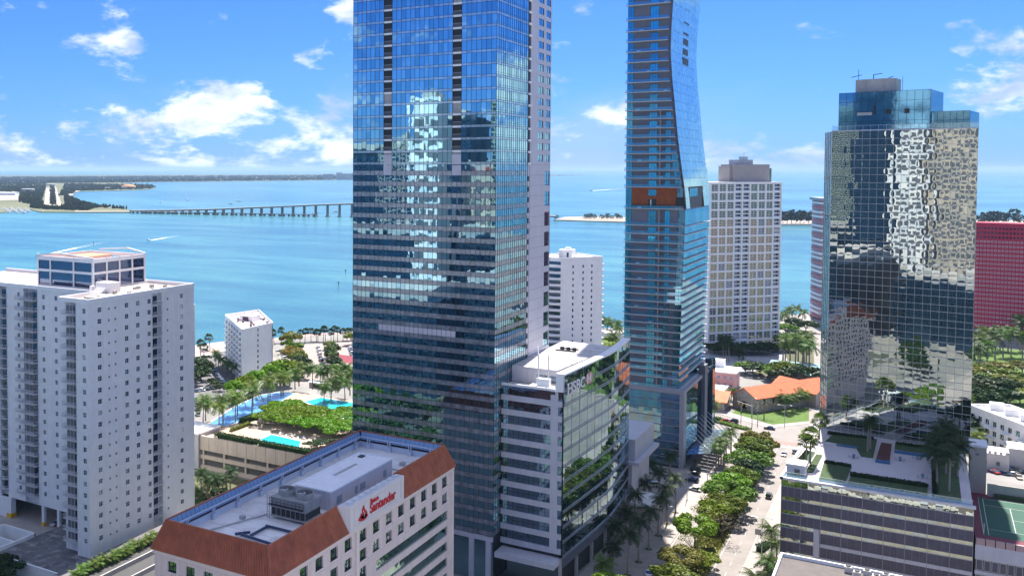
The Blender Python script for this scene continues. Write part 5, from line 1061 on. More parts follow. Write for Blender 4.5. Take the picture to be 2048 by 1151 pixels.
# white condominium with rounded balconies behind the bank building
T = thing('round_balcony_condominium', 'white condominium with rounded balconies between the two tall glass towers', 'apartment building', (-180, 575, 0))
c0, c1 = G(1120, 716), G(1203, 709); d = (c1 - c0); wd = d.length; u = (d.x / wd, d.y / wd); nn = (u[1], -u[0])
def hz(px, py, base): # height at which a sight line passes over a ground point
    for k in range(2000):
        z = k * .05
        v = Vector((base.x, base.y, z)) - Vector((0, 0, CAM_H)); y = CYP - FPX * v.dot(_Up) / v.dot(_Fp)
        if y <= py: return z
zt = hz(1120, 517, c0)
b = MB(); nfl = 15; fhm = (zt - 3.5) / nfl
r = facade(b, c0, u, wd, 0, zt, [(wd * f - .55, wd * f + .55) for f in (.29, .53, .74)], [(zt - 4.4 - fhm * k - 1.7, zt - 4.4 - fhm * k) for k in range(14)], .2)
back = [(c0.x - nn[0] * 16 - u[0] * 6, c0.y - nn[1] * 16 - u[1] * 6), (c1.x - nn[0] * 30, c1.y - nn[1] * 30)]
L0 = Vector((c0.x - u[0] * 5 - nn[0] * 9, c0.y - u[1] * 5 - nn[1] * 9, 0))
for p, q_ in (((L0.x, L0.y), (c0.x, c0.y)), ((c1.x, c1.y), (c1.x - nn[0] * 26, c1.y - nn[1] * 26)), ((c1.x - nn[0] * 26, c1.y - nn[1] * 26), (L0.x - nn[0] * 17, L0.y - nn[1] * 17))): b.face([(*p, 0), (*q_, 0), (*q_, zt), (*p, zt)])
b.build('wall', WHITE, T); windows(T, r, G_DARK, FRAME_D, 1, 1)
q = MB(); q.face([(c0.x, c0.y, zt - .3), (c1.x, c1.y, zt - .3), (c1.x - nn[0] * 26, c1.y - nn[1] * 26, zt - .3), (L0.x - nn[0] * 17, L0.y - nn[1] * 17, zt - .3), (L0.x, L0.y, zt - .3)]); q.build('roof', ROOFW, T)
q = MB(); ring = [Vector((c0.x, c0.y, zt)), Vector((c1.x, c1.y, zt)), Vector((c1.x - nn[0] * 26, c1.y - nn[1] * 26, zt)), Vector((L0.x - nn[0] * 17, L0.y - nn[1] * 17, zt)), Vector((L0.x, L0.y, zt))]
for i in range(5): q.bar(ring[i], ring[(i + 1) % 5], .5, 1.0)
q.build('parapet', WHITE2, T)
pc = Vector((c0.x, c0.y, 0)) + Vector((u[0], u[1], 0)) * wd * .36 - Vector((nn[0], nn[1], 0)) * 9
q = MB(); q.box(pc.x - 4, pc.x + 4, pc.y - 4, pc.y + 4, zt - .3, zt + 4.6); q.box(pc.x - 1, pc.x + 2, pc.y - 1, pc.y + 2, zt + 4.6, zt + 5.8); q.build('roof_plant_room', WHITE, T); MB().box(pc.x + 1.0, pc.x + 2.2, pc.y - 4.08, pc.y - 4.0, zt, zt + 3).build('door', DARKM, T)
for sx in (-1, 1):
    q = MB(); bx_ = pc + Vector((5.5 * sx * u[0], 5.5 * sx * u[1], 0))
    for i in range(4):
        for j in range(4): q.bar((bx_.x + i * .8 - 1.2, bx_.y + j * .8 - 1.2, zt - .3), (bx_.x + i * .8 - 1.2, bx_.y + j * .8 - 1.2, zt + 3.4), .1)
    q.build('roof_screen', FRAME_L, T)
for k in range(15):
    z = zt - 4.6 - fhm * k; q = MB(); arc = []
    for j in range(9):
        a = j / 8; e = Vector((L0.x - 3 * u[0], L0.y - 3 * u[1], 0)).lerp(Vector((c0.x, c0.y, 0)) - Vector((u[0], u[1], 0)) * .2, a) + Vector((nn[0], nn[1], 0)) * 3.0 * math.sin(math.pi * min(1, a * 1.0)) - Vector((u[0], u[1], 0)) * 2.5 * math.sin(math.pi * a); arc.append(e)
    for j in range(8): q.bar(arc[j] + Vector((0, 0, z)), arc[j + 1] + Vector((0, 0, z)), .3, 1.15)
    q.face([(e.x, e.y, z - .5) for e in arc]); q.build('balcony', WHITE2, T)
    q = MB(); q.bar(L0 + Vector((nn[0] * .1, nn[1] * .1, z + 1.6)), Vector((c0.x + nn[0] * .06 - u[0] * .3, c0.y + nn[1] * .06 - u[1] * .3, z + 1.6)), .12, 1.9); q.build('window_band', G_DARK, T)
    z_ = z; q = MB(); e = Vector((c1.x, c1.y, z_)); q.bar(e + Vector((u[0] * .8, u[1] * .8, 0)), e + Vector((u[0] * .8 - nn[0] * 8, u[1] * .8 - nn[1] * 8, 0)), 1.6, .9); q.build('rear_balcony', WHITE2, T)
# white gridded condominium
p0, p1 = G(1416, 702), G(1556, 693); d = p1 - p0; wd = d.length; rz = math.atan2(d.y, d.x)
T = thing('grid_condominium', 'tall white condominium with a square grid facade facing the bay road', 'apartment building', p0, rz, world=False)
zt = 106.0; NB_, NFL = 9, 19; cwid = wd / NB_; fh = zt / NFL
MB().box(.2, wd - .2, 1.3, 26, 0, zt - .4).build('inner_core', DARKM, T); MB().box(wd - .2, wd, 0, 26, 0, zt).build('side_wall', WHITE, T); MB().box(0, .2, 0, 26, 0, zt).build('side_wall', WHITE, T)
for i in range(NB_ + 1): MB().box(i * cwid - .55, i * cwid + .55, -.35, 1.3, 0, zt).build('grid_column', WHITE, T)
for k in range(NFL + 1): MB().box(-.5, wd + .5, -.3, 1.3, k * fh - .55, k * fh + .55).build('grid_beam', WHITE, T)
OCH = glass('ochre_reflection_glass', (.55, .48, .38), (.075, .062, .04), .30, .02, .012); OLV = glass('olive_reflection_glass', (.5, .5, .36), (.07, .075, .04), .3, .02, .012); BLU = glass('blue_balcony_glass', (.30, .38, .56), (.012, .02, .05), .35, .03, .01)
for i in range(NB_):
    for k in range(NFL):
        if i in (3, 4, 8):
            o = put('balcony_bay', MB().face([(0, 0, 0), (cwid - 1.1, 0, 0), (cwid - 1.1, 0, fh - 1.1), (0, 0, fh - 1.1)]).mesh('balcony_bay', [BLU if rnd.random() < .85 else PALE]), T, (i * cwid + .55, 1.2, k * fh + .55))
            q = MB()
            for zz in (0, (fh - 1.1) * .5): q.box(0, cwid - 1.1, -1.0, -.85, zz, zz + .5); q.box(0, cwid - 1.1, -.8, 0, zz - .12, zz)
            for xx in (.3, .5, .7): q.box((cwid - 1.1) * xx - .05, (cwid - 1.1) * xx + .05, -.08, -.01, 0, fh - 1.1)
            sub(o, 'balcony_rail', q.mesh('balcony_rail', [WHITE2]))
        else: put('window', window_mesh(cwid - 1.1, fh - 1.1, OCH if (rnd.random() < .85 and k > 9) else (OLV if rnd.random() < .8 else BLU), WHITE2, 2, 4, .14, .1), T, (i * cwid + .55, .15, k * fh + .55))
MB().box(-.5, wd + .5, 0, 26, zt + .5, zt + .7).build('roof', ROOFW, T)
q = MB(); q.box(wd * .42, wd * .93, 6, 18, zt + .7, zt + 12); q.box(wd * .42 - 2, wd * .42 + 5, 8, 18, zt + .7, zt + 11); q.build('roof_plant_tower', mat('taupe_concrete', (.36, .33, .32), .85, var=.06), T)
MB().box(wd * .5, wd * .72, 8, 16, zt + 12, zt + 15).build('roof_plant_top', mat('blue_grey_concrete', (.34, .38, .44), .85), T); q = MB(); q.bar((wd * .62, 10, zt + 15), (wd * .62, 10, zt + 20), .2); q.box(wd * .58, wd * .66, 9, 12, zt + 15, zt + 17); q.build('mast', STEEL, T)
q = MB(); q.box(-16, wd * .13, 12, 24, zt + .6, zt + 9); q.build('roof_plant_wing', mat('blue_grey_concrete', (.34, .38, .44), .85), T); q = MB(); q.box(-6, 1, 14, 20, zt + 9, zt + 11); q.build('roof_units', WHITE2, T)
cv = MB(); cv.prism([(wd * .93, 6), (wd * .96, 6), (wd * .985, 8), (wd * .985, 17), (wd * .93, 18)], zt + .7, zt + 9.5); cv.build('green_copper_curve', mat('copper_green', (.12, .18, .16), .6), T)
# striped slab hidden behind the mirror tower
T = thing('striped_condominium', 'slim pink and white balconied condominium showing left of the mirror tower', 'apartment building', G(1637, 640), R_(20), world=False)
MB().box(2, 30, 2, 30, 0, 91).build('wall', mat('pinkish_wall', (.5, .36, .38), .8), T)
for k in range(26): q = MB(); q.box(.5, 30, .6, 2.1, 1 + 3.5 * k, 2.2 + 3.5 * k); q.box(.2, 2, 2, 24, 1 + 3.5 * k, 2.2 + 3.5 * k); q.build('balcony', WHITE2 if k % 3 else mat('balcony_rose', (.5, .2, .22), .7), T)
MB().box(0, 30, .5, 30, 91, 93).build('roof', mat('blue_grey_concrete', (.34, .38, .44), .85), T)
# the red slab with porthole windows
p0, p1 = G(1943, 668), G(2048, 678); d = p1 - p0; rz = math.atan2(d.y, d.x)
T = thing('red_building', 'crimson slab building pierced by small square windows on the right edge', 'apartment building', p0, rz, world=False)
REDW = mat('crimson_wall', (.37, .022, .062), .75, var=.08, scale=.1, streak=.06); b = MB(); wdR = 60.0; cols = [(1.5 + 2.05 * i, 2.75 + 2.05 * i) for i in range(28)]; rows = [(6.5 + 3.05 * k, 7.8 + 3.05 * k) for k in range(23)]
zt = 78.0; r = facade(b, (0, 0), UX, wdR, 4.6, zt, cols, rows, .35)
b.face([(0, 18, 0), (0, 0, 0), (0, 0, zt), (0, 18, zt)]); b.face([(0, 0, zt), (wdR, 0, zt), (wdR, 18, zt), (0, 18, zt)]); b.build('wall', REDW, T)
POR = [window_mesh(1.25, 1.3, mat('porthole_dark', (.02, .015, .03), .3), WHITE2, 1, 1, .24), window_mesh(1.25, 1.3, G_ROOM, WHITE2, 1, 1, .24)]
vis = [q for q in r if q[4] < 15]; rest = [q for q in r if q[4] >= 15]
for n_, q in enumerate(vis[:300]): put('window', POR[1 if rnd.random() < .12 else 0], T, q[0], 0)
jm = MB()
for q in vis[300:] + rest: x, y, z = q[0]; jm.face([(x, y, z), (x + 1.25, y, z), (x + 1.25, y, z + 1.3), (x, y, z + 1.3)])
jm.build('window_field', G_DARK, T, kind='stuff')
for i in range(20): MB().box(.3 + i * 3, .8 + i * 3, .1, .6, 0, 4.6).build('arcade_column', WHITE, T)
MB().box(0, wdR, 1.5, 18, 0, 4.6).build('arcade_glazing', G_DARK, T)
# stone church with the orange roof
T = thing('stone_church', 'pale stone church with a bright orange tiled roof beyond the crossing', 'church', G(1484, 832))
ORG = mat('orange_tiles', (.72, .19, .075), .75, var=.10, scale=.6, streak=0.0, bump=.03, bscale=3, dirt=((.40, .12, .07), .25, .75)); STN = mat('coral_stone', (.46, .40, .34), .9, var=.22, scale=.8, bump=.04, bscale=2)
A = Vector((-70.5, 500, 0)); B = Vector((-43, 544, 0)); ax = (B - A).normalized(); sd_ = Vector((-ax.y, ax.x, 0)); wn = 6.6
def church_pt(s, t_, z): v = A + ax * s - sd_ * t_; return (v.x, v.y, z)
ln = (B - A).length
b = MB(); res = []
for s0, t0, s1, t1 in ((0, -wn, 0, wn), (0, wn, ln, wn), (ln, wn, ln, -wn), (ln, -wn, 0, -wn)):
    a, c = Vector(church_pt(s0, t0, 0)), Vector(church_pt(s1, t1, 0)); dd = (c - a); w = dd.length; u = (dd.x / w, dd.y / w)
    cl_ = [(w / 2 - 1.4, w / 2 + 1.4)] if w < 20 else [(5 + 6.2 * i, 6.4 + 6.2 * i) for i in range(int(w / 6.2) - 1)]
    res += facade(b, a, u, w, 0, 7.0, cl_, [(0.3, 4.0)] if w < 20 else [(3.0, 6.2)], .5)
for s in (0, ln): b.face([church_pt(s, -wn, 7.0), church_pt(s, wn, 7.0), church_pt(s, 0, 10.8)][:: 1 if s == 0 else -1])
b.build('wall', STN, T); windows(T, res, G_DARK, FRAME_D, 1, 2)
def gable(T, c, u, ln, w, ze, zr, m, name='roof', ov=.7):
    u = Vector((u[0], u[1], 0)).normalized(); n = Vector((-u.y, u.x, 0)); c = Vector((c[0], c[1], 0))
    P = lambda s, t_, z: tuple(c + u * s + n * t_ + Vector((0, 0, z)))
    q = MB()
    for sg in (-1, 1):
        top = [P(-ov, 0, zr), P(ln + ov, 0, zr), P(ln + ov, sg * (w + ov), ze - ov * (zr - ze) / w), P(-ov, sg * (w + ov), ze - ov * (zr - ze) / w)]
        q.face(top); q.face([(x, y, z - .3) for x, y, z in top][::-1])
        for i in range(4): a, b_ = top[i], top[(i + 1) % 4]; q.face([a, b_, (b_[0], b_[1], b_[2] - .3), (a[0], a[1], a[2] - .3)])
    o = q.build(name, m, T)
    rb = MB()
    for i in range(int(ln / 1.1) + 1):
        for sg in (-1, 1): rb.bar(P(i * 1.1, 0, zr + .05), P(i * 1.1, sg * (w + ov), ze - ov * (zr - ze) / w + .05), .14, .12)
    rb.build('tile_ridges', m, o); return o
gable(T, A, ax, ln, wn, 7.0, 10.8, ORG)
A2 = A + ax * 40 - sd_ * 16; gable(T, A + ax * 40 - sd_ * 12, sd_, 24, 5.5, 7.0, 10.4, ORG, 'transept_roof')
b = MB(); v = A + ax * 40
pts_ = [v - sd_ * 12 - ax * 5.5, v - sd_ * 12 + ax * 5.5, v + sd_ * 12 + ax * 5.5, v + sd_ * 12 - ax * 5.5]; b.prism([(p.x, p.y) for p in pts_], 0, 6.9)
b.face([(pts_[0].x, pts_[0].y, 6.9), (pts_[1].x, pts_[1].y, 6.9), (v.x - sd_.x * 12, v.y - sd_.y * 12, 10.2)]); b.build('transept_wall', STN, T)
# church annexe with an orange roof, pink house and white block
T = thing('church_annexe', 'low annexe with an orange tiled roof left of the church', 'building', G(1445, 815)); MB().box(-100, -78, 490, 508, 0, 5).build('wall', STN, T); gable(T, (-101, 499), (1, 0), 24, 9.5, 5, 8.2, ORG)
for i in range(3): put('window', window_mesh(1.3, 1.8, G_DARK, FRAME_D, 1, 2), T, (-77.97, 493 + i * 4.5, 1.6), math.pi / 2)
T = thing('pink_house', 'pink two storey house with a white flat roof behind the church', 'house', G(1440, 775)); PNK = mat('pink_stucco', (.62, .40, .38), .8, var=.06)
b = MB(); r = facade(b, (-103, 541), UX, 22, 0, 8.6, [(1.5 + 3 * i, 3 + 3 * i) for i in range(7)], [(1.4, 3), (5.4, 7)], .2); r += facade(b, (-81, 541), UY, 16, 0, 8.6, [(3, 4.6), (9, 10.6)], [(1.4, 3), (5.4, 7)], .2); b.face([(-103, 541, 8.6), (-81, 541, 8.6), (-81, 557, 8.6), (-103, 557, 8.6)]); b.build('wall', PNK, T); windows(T, r, G_DARK, WHITE2, 2, 2); MB().box(-104, -80, 540, 558, 8.6, 9.2).build('roof', WHITE2, T)
MB().box(-97, -88, 552, 557, 9.2, 13).build('roof_plant_room', WHITE, T); MB().box(-96, -83, 516, 534, 0, 3.2, 0).build('side_wing', PNK, T); MB().box(-96.3, -82.7, 515.7, 534.3, 3.2, 3.5).build('side_wing_roof', ROOFW, T)
T = thing('green_canopy_building', 'low dark building with a sloping green roof behind the church', 'building', G(1560, 735)); q = MB(); q.box(-70, -36, 588, 606, 0, 3.4); q.build('wall', CONC, T); q = MB(); q.face([(-72, 586, 3.4), (-34, 586, 3.4), (-34, 608, 6), (-72, 608, 6)]); q.face([(-34, 586, 3.2), (-72, 586, 3.2), (-72, 608, 5.8), (-34, 608, 5.8)]); q.build('roof', mat('green_metal_roof', (.10, .20, .22), .5, .3), T)
T = thing('shore_house', 'low white flat building by the water between the towers', 'building', G(1215, 672)); q = MB(); p = G(1218, 676); q.box(p.x - 9, p.x + 9, p.y - 5, p.y + 9, 0, 4); q.build('wall', WHITE, T); MB().box(p.x - 10, p.x + 10, p.y - 6, p.y + 10, 4, 4.5).build('roof', ROOFW, T)
# white townhouses behind the court, battlemented house
T = thing('townhouse_row', 'row of white townhouses with small balconies on the right edge', 'townhouses', G(1945, 880)); a = Vector((17.5, 500, 0)); c = Vector((66, 416, 0)); dd = (c - a); w = dd.length; u = (dd.x / w, dd.y / w); n_ = Vector((u[1], -u[0], 0))
b = MB(); r = facade(b, a, u, w, 0, 14, [(2 + 4.6 * i, 4.4 + 4.6 * i) for i in range(20)], [(1.2, 3.2), (5, 7.2), (9, 11.2)], .25); bk = [a, c, c - n_ * 17, a - n_ * 17]
for i in (1, 2, 3): p, q_ = bk[i], bk[(i + 1) % 4]; b.face([(p.x, p.y, 0), (q_.x, q_.y, 0), (q_.x, q_.y, 14), (p.x, p.y, 14)])
b.build('wall', WHITE, T); windows(T, r, G_DARK, WHITE2, 2, 1, alt=TEAL, p_alt=.15); q = MB(); q.face([(p.x, p.y, 13.7) for p in bk]); q.build('roof', ROOFW, T); q = MB()
for i in range(4): q.bar(Vector((*bk[i].xy, 14.1)), Vector((*bk[(i + 1) % 4].xy, 14.1)), .5, 1.0)
q.build('parapet', WHITE2, T)
for i in range(9):
    s = 6 + 9.2 * i; p = a + Vector((u[0], u[1], 0)) * s - n_ * 8; q = MB(); q.box(p.x - 2.5, p.x + 2.5, p.y - 2.5, p.y + 2.5, 13.7, 16.4); q.build('roof_stair_house', WHITE2, T)
    for z in (4.2, 8.2): e = a + Vector((u[0], u[1], 0)) * (s - 2) + Vector((0, 0, z)); q = MB(); q.bar(e + n_ * .8, e + n_ * .8 + Vector((u[0], u[1], 0)) * 4, 1.5, .2); q.bar(e + n_ * 1.5 + Vector((0, 0, .9)), e + n_ * 1.5 + Vector((u[0], u[1], 0)) * 4 + Vector((0, 0, .9)), .1, .1); q.bar(e + n_ * 1.5, e + Vector((0, 0, 2.4)), .12); q.build('balcony', WHITE2, T)
T = thing('battlemented_house', 'small white house with a battlemented parapet behind the service tower', 'house', (24, 455, 0)); q = MB(); q.box(19, 29, 450, 462, 0, 6.5); q.box(29, 37, 456, 468, 0, 8); q.build('wall', mat('cream_stucco', (.68, .64, .60), .8, var=.05), T); q = MB()
for i in range(6): q.box(19 + i * 1.75, 19.9 + i * 1.75, 450, 450.5, 6.5, 7.5)
for i in range(7): q.box(28.5, 29, 450 + i * 1.75, 450.9 + i * 1.75, 6.5, 7.5)
q.build('battlement', MATS['cream_stucco'], T); put('window', window_mesh(1.1, 1.4, G_DARK, FRAME_D, 1, 1), T, (21, 449.97, 2.2)); put('window', window_mesh(1.1, 1.4, G_DARK, FRAME_D, 1, 1), T, (25, 449.97, 2.2))
# ------------------------------------------------------------------ the pool deck on its garage
TP = thing('pool_garage', 'tan garage with hedges, pools and palms on its roof terrace', 'parking garage', (-240, 288, 0)); ZD = 12.0
TANC = mat('tan_precast', (.50, .42, .35), .85, var=.08, streak=.15)
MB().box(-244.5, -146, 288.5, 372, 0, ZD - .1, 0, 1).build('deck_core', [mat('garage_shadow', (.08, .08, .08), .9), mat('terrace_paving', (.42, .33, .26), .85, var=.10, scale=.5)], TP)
for i in range(20): x = -232 + i * 4.4; MB().box(x + .05, x + 4.35, 287.4, 288.5, 7.4, 12.8).build('wall_panel', TANC, TP)
for z in (0, 4.0): MB().box(-232, -146, 287.6, 288.5, z, z + 1.5).build('spandrel_beam', TANC, TP)
for i in range(9): x = -231 + i * 10; MB().box(x, x + .8, 287.7, 288.5, 0, 7.4).build('garage_column', TANC, TP)
MB().box(-246, -232, 286.5, 300, 0, 13.2, 0).build('stair_block', mat('grey_stucco', (.40, .40, .42), .85, var=.06), TP); MB().box(-246.2, -231.8, 286.3, 300.2, 13.2, 13.8).build('stair_block_roof', WHITE2, TP)
POOL = mat('pool_water', (.03, .50, .58), .08, var=.10, scale=.5, bump=.02, bscale=1.2, spec=.5); POOLB = mat('shallow_pool_water', (.12, .33, .58), .12, var=.25, scale=.35, bump=.02, bscale=1.2, spec=.5); CPG = mat('pool_coping', (.70, .66, .62), .7)
def pool(name, pts, m, lab):
    w = gp(pts, ZD); o = thing(name, lab, 'pool', (w[0][0], w[0][1], ZD)); q = MB(); a = sum(w[i][0] * w[(i + 1) % len(w)][1] - w[(i + 1) % len(w)][0] * w[i][1] for i in range(len(w)))
    if a < 0: w = w[::-1]
    q.face([(x, y, ZD + .06) for x, y in w]); q.build('pool_water', m, o); q = MB()
    for i in range(len(w)): q.bar((*w[i], ZD + .05), (*w[(i + 1) % len(w)], ZD + .05), .7, .14)
    q.build('coping', CPG, o)
pool('lap_pool', [(516, 879), (543, 868), (604, 882), (597, 899)], POOL, 'small turquoise swimming pool at the terrace edge')
pool('swimming_pool', [(606, 803), (642, 794), (712, 806), (712, 836), (690, 838), (640, 815)], POOL, 'large turquoise swimming pool beyond the shade trees')
pool('wading_pool', [(415, 848), (450, 852), (500, 838), (532, 822), (575, 795), (592, 786), (560, 783), (520, 790), (470, 812), (430, 838)], POOLB, 'long shallow blue pool with palms standing in it')
rail_ = thing('terrace_railing', 'low metal railing between the small pool and the hedge', 'railing', (*gp([(480, 872)], ZD)[0], ZD)); q = MB(); w = gp([(468, 866), (520, 890), (585, 903)], ZD)
for i in range(2):
    a, c = Vector((*w[i], ZD)), Vector((*w[i + 1], ZD)); q.bar(a + Vector((0, 0, 1)), c + Vector((0, 0, 1)), .08)
    for k in range(9): p = a.lerp(c, k / 8); q.bar(p, p + Vector((0, 0, 1)), .06)
q.build('railing_bars', mat('tan_metal', (.4, .32, .26), .6), rail_)
for i in range(9):
    p = G(560 + i * 12, 868 + i * 2.2 + (i % 2) * 3, ZD); lg = thing('sun_lounger', f'{ORD[i]} white sun lounger from the left beside the small terrace pool', 'sun lounger', p, R_(20 + i * 7), 'sun loungers by the small pool', world=False)
    MB().box(-.35, .35, -1, .45, .28, .36).build('seat', WHITE2, lg); q = MB(); q.face([(-.35, .45, .36), (.35, .45, .36), (.35, 1.0, .8), (-.35, 1.0, .8)]); q.face([(.35, .45, .30), (-.35, .45, .30), (-.35, 1.0, .74), (.35, 1.0, .74)]); q.build('backrest', WHITE2, lg); q = MB()
    for x, y in ((-.3, -.9), (.3, -.9), (-.3, .4), (.3, .4)): q.box(x - .03, x + .03, y - .03, y + .03, 0, .28)
    q.build('leg_frame', WHITE2, lg)
T = thing('pool_bar', 'small tan pool bar with a pale flat roof beyond the large pool', 'pool bar', G(640, 778, ZD)); p = G(640, 779, ZD); MB().box(p.x - 6, p.x + 6, p.y, p.y + 4, ZD, ZD + 2.8).build('wall', TANC, T); MB().box(p.x - 6.6, p.x + 6.6, p.y - .8, p.y + 4.6, ZD + 2.8, ZD + 3.1).build('roof', WHITE2, T); MB().box(p.x - 4, p.x + 4, p.y - .06, p.y, ZD + .9, ZD + 2.4).build('bar_opening', DARKM, T)
T = thing('red_awning', 'dark red awning roof beside the bay parking lot', 'awning', G(700, 735)); p = G(700, 736); q = MB(); q.face([(p.x - 14, p.y - 5, 4), (p.x + 14, p.y - 5, 4), (p.x + 14, p.y + 8, 5.5), (p.x - 14, p.y + 8, 5.5)]); q.build('awning_roof', mat('awning_red', (.22, .03, .05), .8), T); q = MB()
for x in (-13, 0, 13): q.bar((p.x + x, p.y - 4.6, 0), (p.x + x, p.y - 4.6, 4), .3)
q.build('awning_post', WHITE2, T)
# retaining garage wall with planters between the white tower and the tiled roof
T = thing('planted_garage', 'grey parking structure topped by a hedge of small palms at the lower left', 'parking garage', (-150, 160, 0)); p = gp([(140, 1151), (310, 1085)], 6)
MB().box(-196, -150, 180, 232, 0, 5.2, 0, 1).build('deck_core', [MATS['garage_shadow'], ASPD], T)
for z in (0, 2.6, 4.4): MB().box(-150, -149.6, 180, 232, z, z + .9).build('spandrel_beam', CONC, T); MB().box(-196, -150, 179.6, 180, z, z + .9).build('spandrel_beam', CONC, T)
for i in range(6): MB().box(-190 + i * 7, -189.6 + i * 7, 181, 231, 5.2, 6.5).build('ramp_wall', CONC, T); MB().box(-189.6 + i * 7, -184.6 + i * 7, 181, 231, 5.2, 5.26 + .0 * i).build('slot_strip', MATS['garage_shadow'], T)  # dark strips between the bars stand in for shaded garage slots
# ================================================================== vegetation
BARK = mat('bark', (0.16, 0.13, 0.10), 0.95); PBARK = mat('palm_bark', (.28, .24, .20), .95, var=.25, scale=3)
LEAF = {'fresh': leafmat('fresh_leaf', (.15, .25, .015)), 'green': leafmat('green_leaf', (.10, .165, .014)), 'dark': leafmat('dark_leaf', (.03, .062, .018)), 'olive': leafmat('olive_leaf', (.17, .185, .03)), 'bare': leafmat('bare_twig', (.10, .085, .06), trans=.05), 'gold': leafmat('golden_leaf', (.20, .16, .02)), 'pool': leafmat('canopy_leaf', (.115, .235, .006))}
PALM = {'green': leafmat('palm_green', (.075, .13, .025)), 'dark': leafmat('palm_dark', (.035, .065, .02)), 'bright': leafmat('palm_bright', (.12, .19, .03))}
def tree_meshes(seed, flat=1.0, dens=1.0, leaf=.5, r=1.0, open_=0.0):
    """trunk and crown for a tree 1 crown radius = 5 m, 9 m tall"""
    q = random.Random(seed); tb = MB(); cb = MB(); R5, H9 = 5.0, 9.0
    tb.tube([(0, 0, 0), (.1, .05, 1.5), (0, .1, 3.2)], [.28, .22, .18], 7)
    cl = []
    for i in range(q.randint(8, 11)):
        a = 2 * math.pi * i / 9 + q.uniform(-.4, .4); rr = R5 * math.sqrt(q.uniform(.08, .8)); z = 4.2 + (H9 - 5) * flat * (1 - (rr / R5) ** 2 * .75) * q.uniform(.7, 1.05)
        c = Vector((math.cos(a) * rr, math.sin(a) * rr, z)); cl.append((c, q.uniform(1.4, 2.5)))
        mid = Vector((c.x * .45, c.y * .45, 3.2 + (c.z - 3.2) * .45)); tb.tube([(0, .1, 2.6), mid, c], [.15, .09, .03], 5)
    for c, s in cl:
        for k in range(int(210 * dens)):
            d = Vector((q.gauss(0, 1), q.gauss(0, 1), q.gauss(0, 1))).normalized(); rad = s * (q.uniform(.55, 1.0) ** .5)
            p = c + Vector((d.x * rad, d.y * rad, d.z * rad * .62 * flat)); n = (d + Vector((q.gauss(0, .6), q.gauss(0, .6), q.gauss(0, .6) + .35))).normalized()
            e = n.orthogonal().normalized(); f = n.cross(e); a = q.uniform(0, 6.28); e, f = e * math.cos(a) + f * math.sin(a), f * math.cos(a) - e * math.sin(a)
            w = leaf * q.uniform(.5, 1.0); cb.face([p - e * w - f * w * .5, p + e * w - f * w * .4, p + e * w * .8 + f * w * .5, p - e * w * .7 + f * w * .55])
    return tb.mesh('trunk', [BARK]), cb.mesh('crown', [LEAF['green']])
TREES = [tree_meshes(s) for s in range(5)]; FLATS = [tree_meshes(20 + s, .45, 1.3, .42) for s in range(3)]; BARES = [tree_meshes(30 + s, 1.0, .28, .22) for s in range(2)]; FAR = [tree_meshes(40 + s, 1.0, .45, .8) for s in range(4)]
def set_mat(o, m): o.material_slots[0].link = 'OBJECT'; o.material_slots[0].material = m
def tree(p, r, h, kind, lab, group=None, bank=None, name='tree', cat='tree'):
    bank = bank or TREES; tm, cm_ = bank[rnd.randrange(len(bank))]
    t = thing(name, lab, cat, p, rnd.uniform(0, 6.28), group, world=False); sc = (r / 5 * rnd.uniform(.9, 1.1), r / 5 * rnd.uniform(.9, 1.1), h / 9)
    put('trunk', tm, t, sc=sc); c = put('crown', cm_, t, sc=sc); set_mat(c, LEAF[kind]); return t
def frond(L, droop, seed, wid=.62, seg=9):
    q = random.Random(seed); b = MB(); pts = []
    for i in range(seg + 1):
        s = i / seg; pts.append(Vector((0, L * (s * .96 - .12 * s * s), L * (.42 * s - droop * s * s))))
    for i in range(seg):
        a, c = pts[i], pts[i + 1]; b.bar(a, c, .07 * (1 - i / seg) + .02)
        for k in range(2):
            m_ = a.lerp(c, k / 2); s = (i + k / 2) / seg; ll = L * .30 * math.sin(math.pi * min(.97, .12 + s * .86)) + .12
            for sg in (-1, 1):
                e = Vector((sg * ll * wid / .62 * .8, ll * .45, -ll * (.35 + q.uniform(0, .3)))); w = (c - a) * .42; b.face([m_, m_ + w, m_ + e + w * .35, m_ + e])
    return b
FR = [frond(4.2, .55 + .12 * i, i).mesh('frond', [PALM['green']]) for i in range(4)]
def crown_mesh(seed, n, L, tilt0, tilt1, seg=7):
    q = random.Random(seed); b = MB()
    for i in range(n):
        f = frond(L * q.uniform(.85, 1.1), .5 + .35 * (i / n), seed * 50 + i, seg=seg); tl = tilt0 + (tilt1 - tilt0) * (i / n) + q.uniform(-.12, .12)
        Mx = Matrix.Rotation(i * 2.4 + q.uniform(-.2, .2), 4, 'Z') @ Matrix.Rotation(tl, 4, 'X'); nb = len(b.v)
        b.v += [tuple(Mx @ Vector(v)) for v in f.v]; b.f += [tuple(nb + k for k in fc) for fc in f.f]; b.m += f.m
    return b.mesh('crown', [PALM['green']])
CROWN = [crown_mesh(s, 19, 4.0, .75, -.75) for s in range(4)]; CROWN_F = [crown_mesh(10 + s, 15, 4.0, .8, -.6, 4) for s in range(3)]
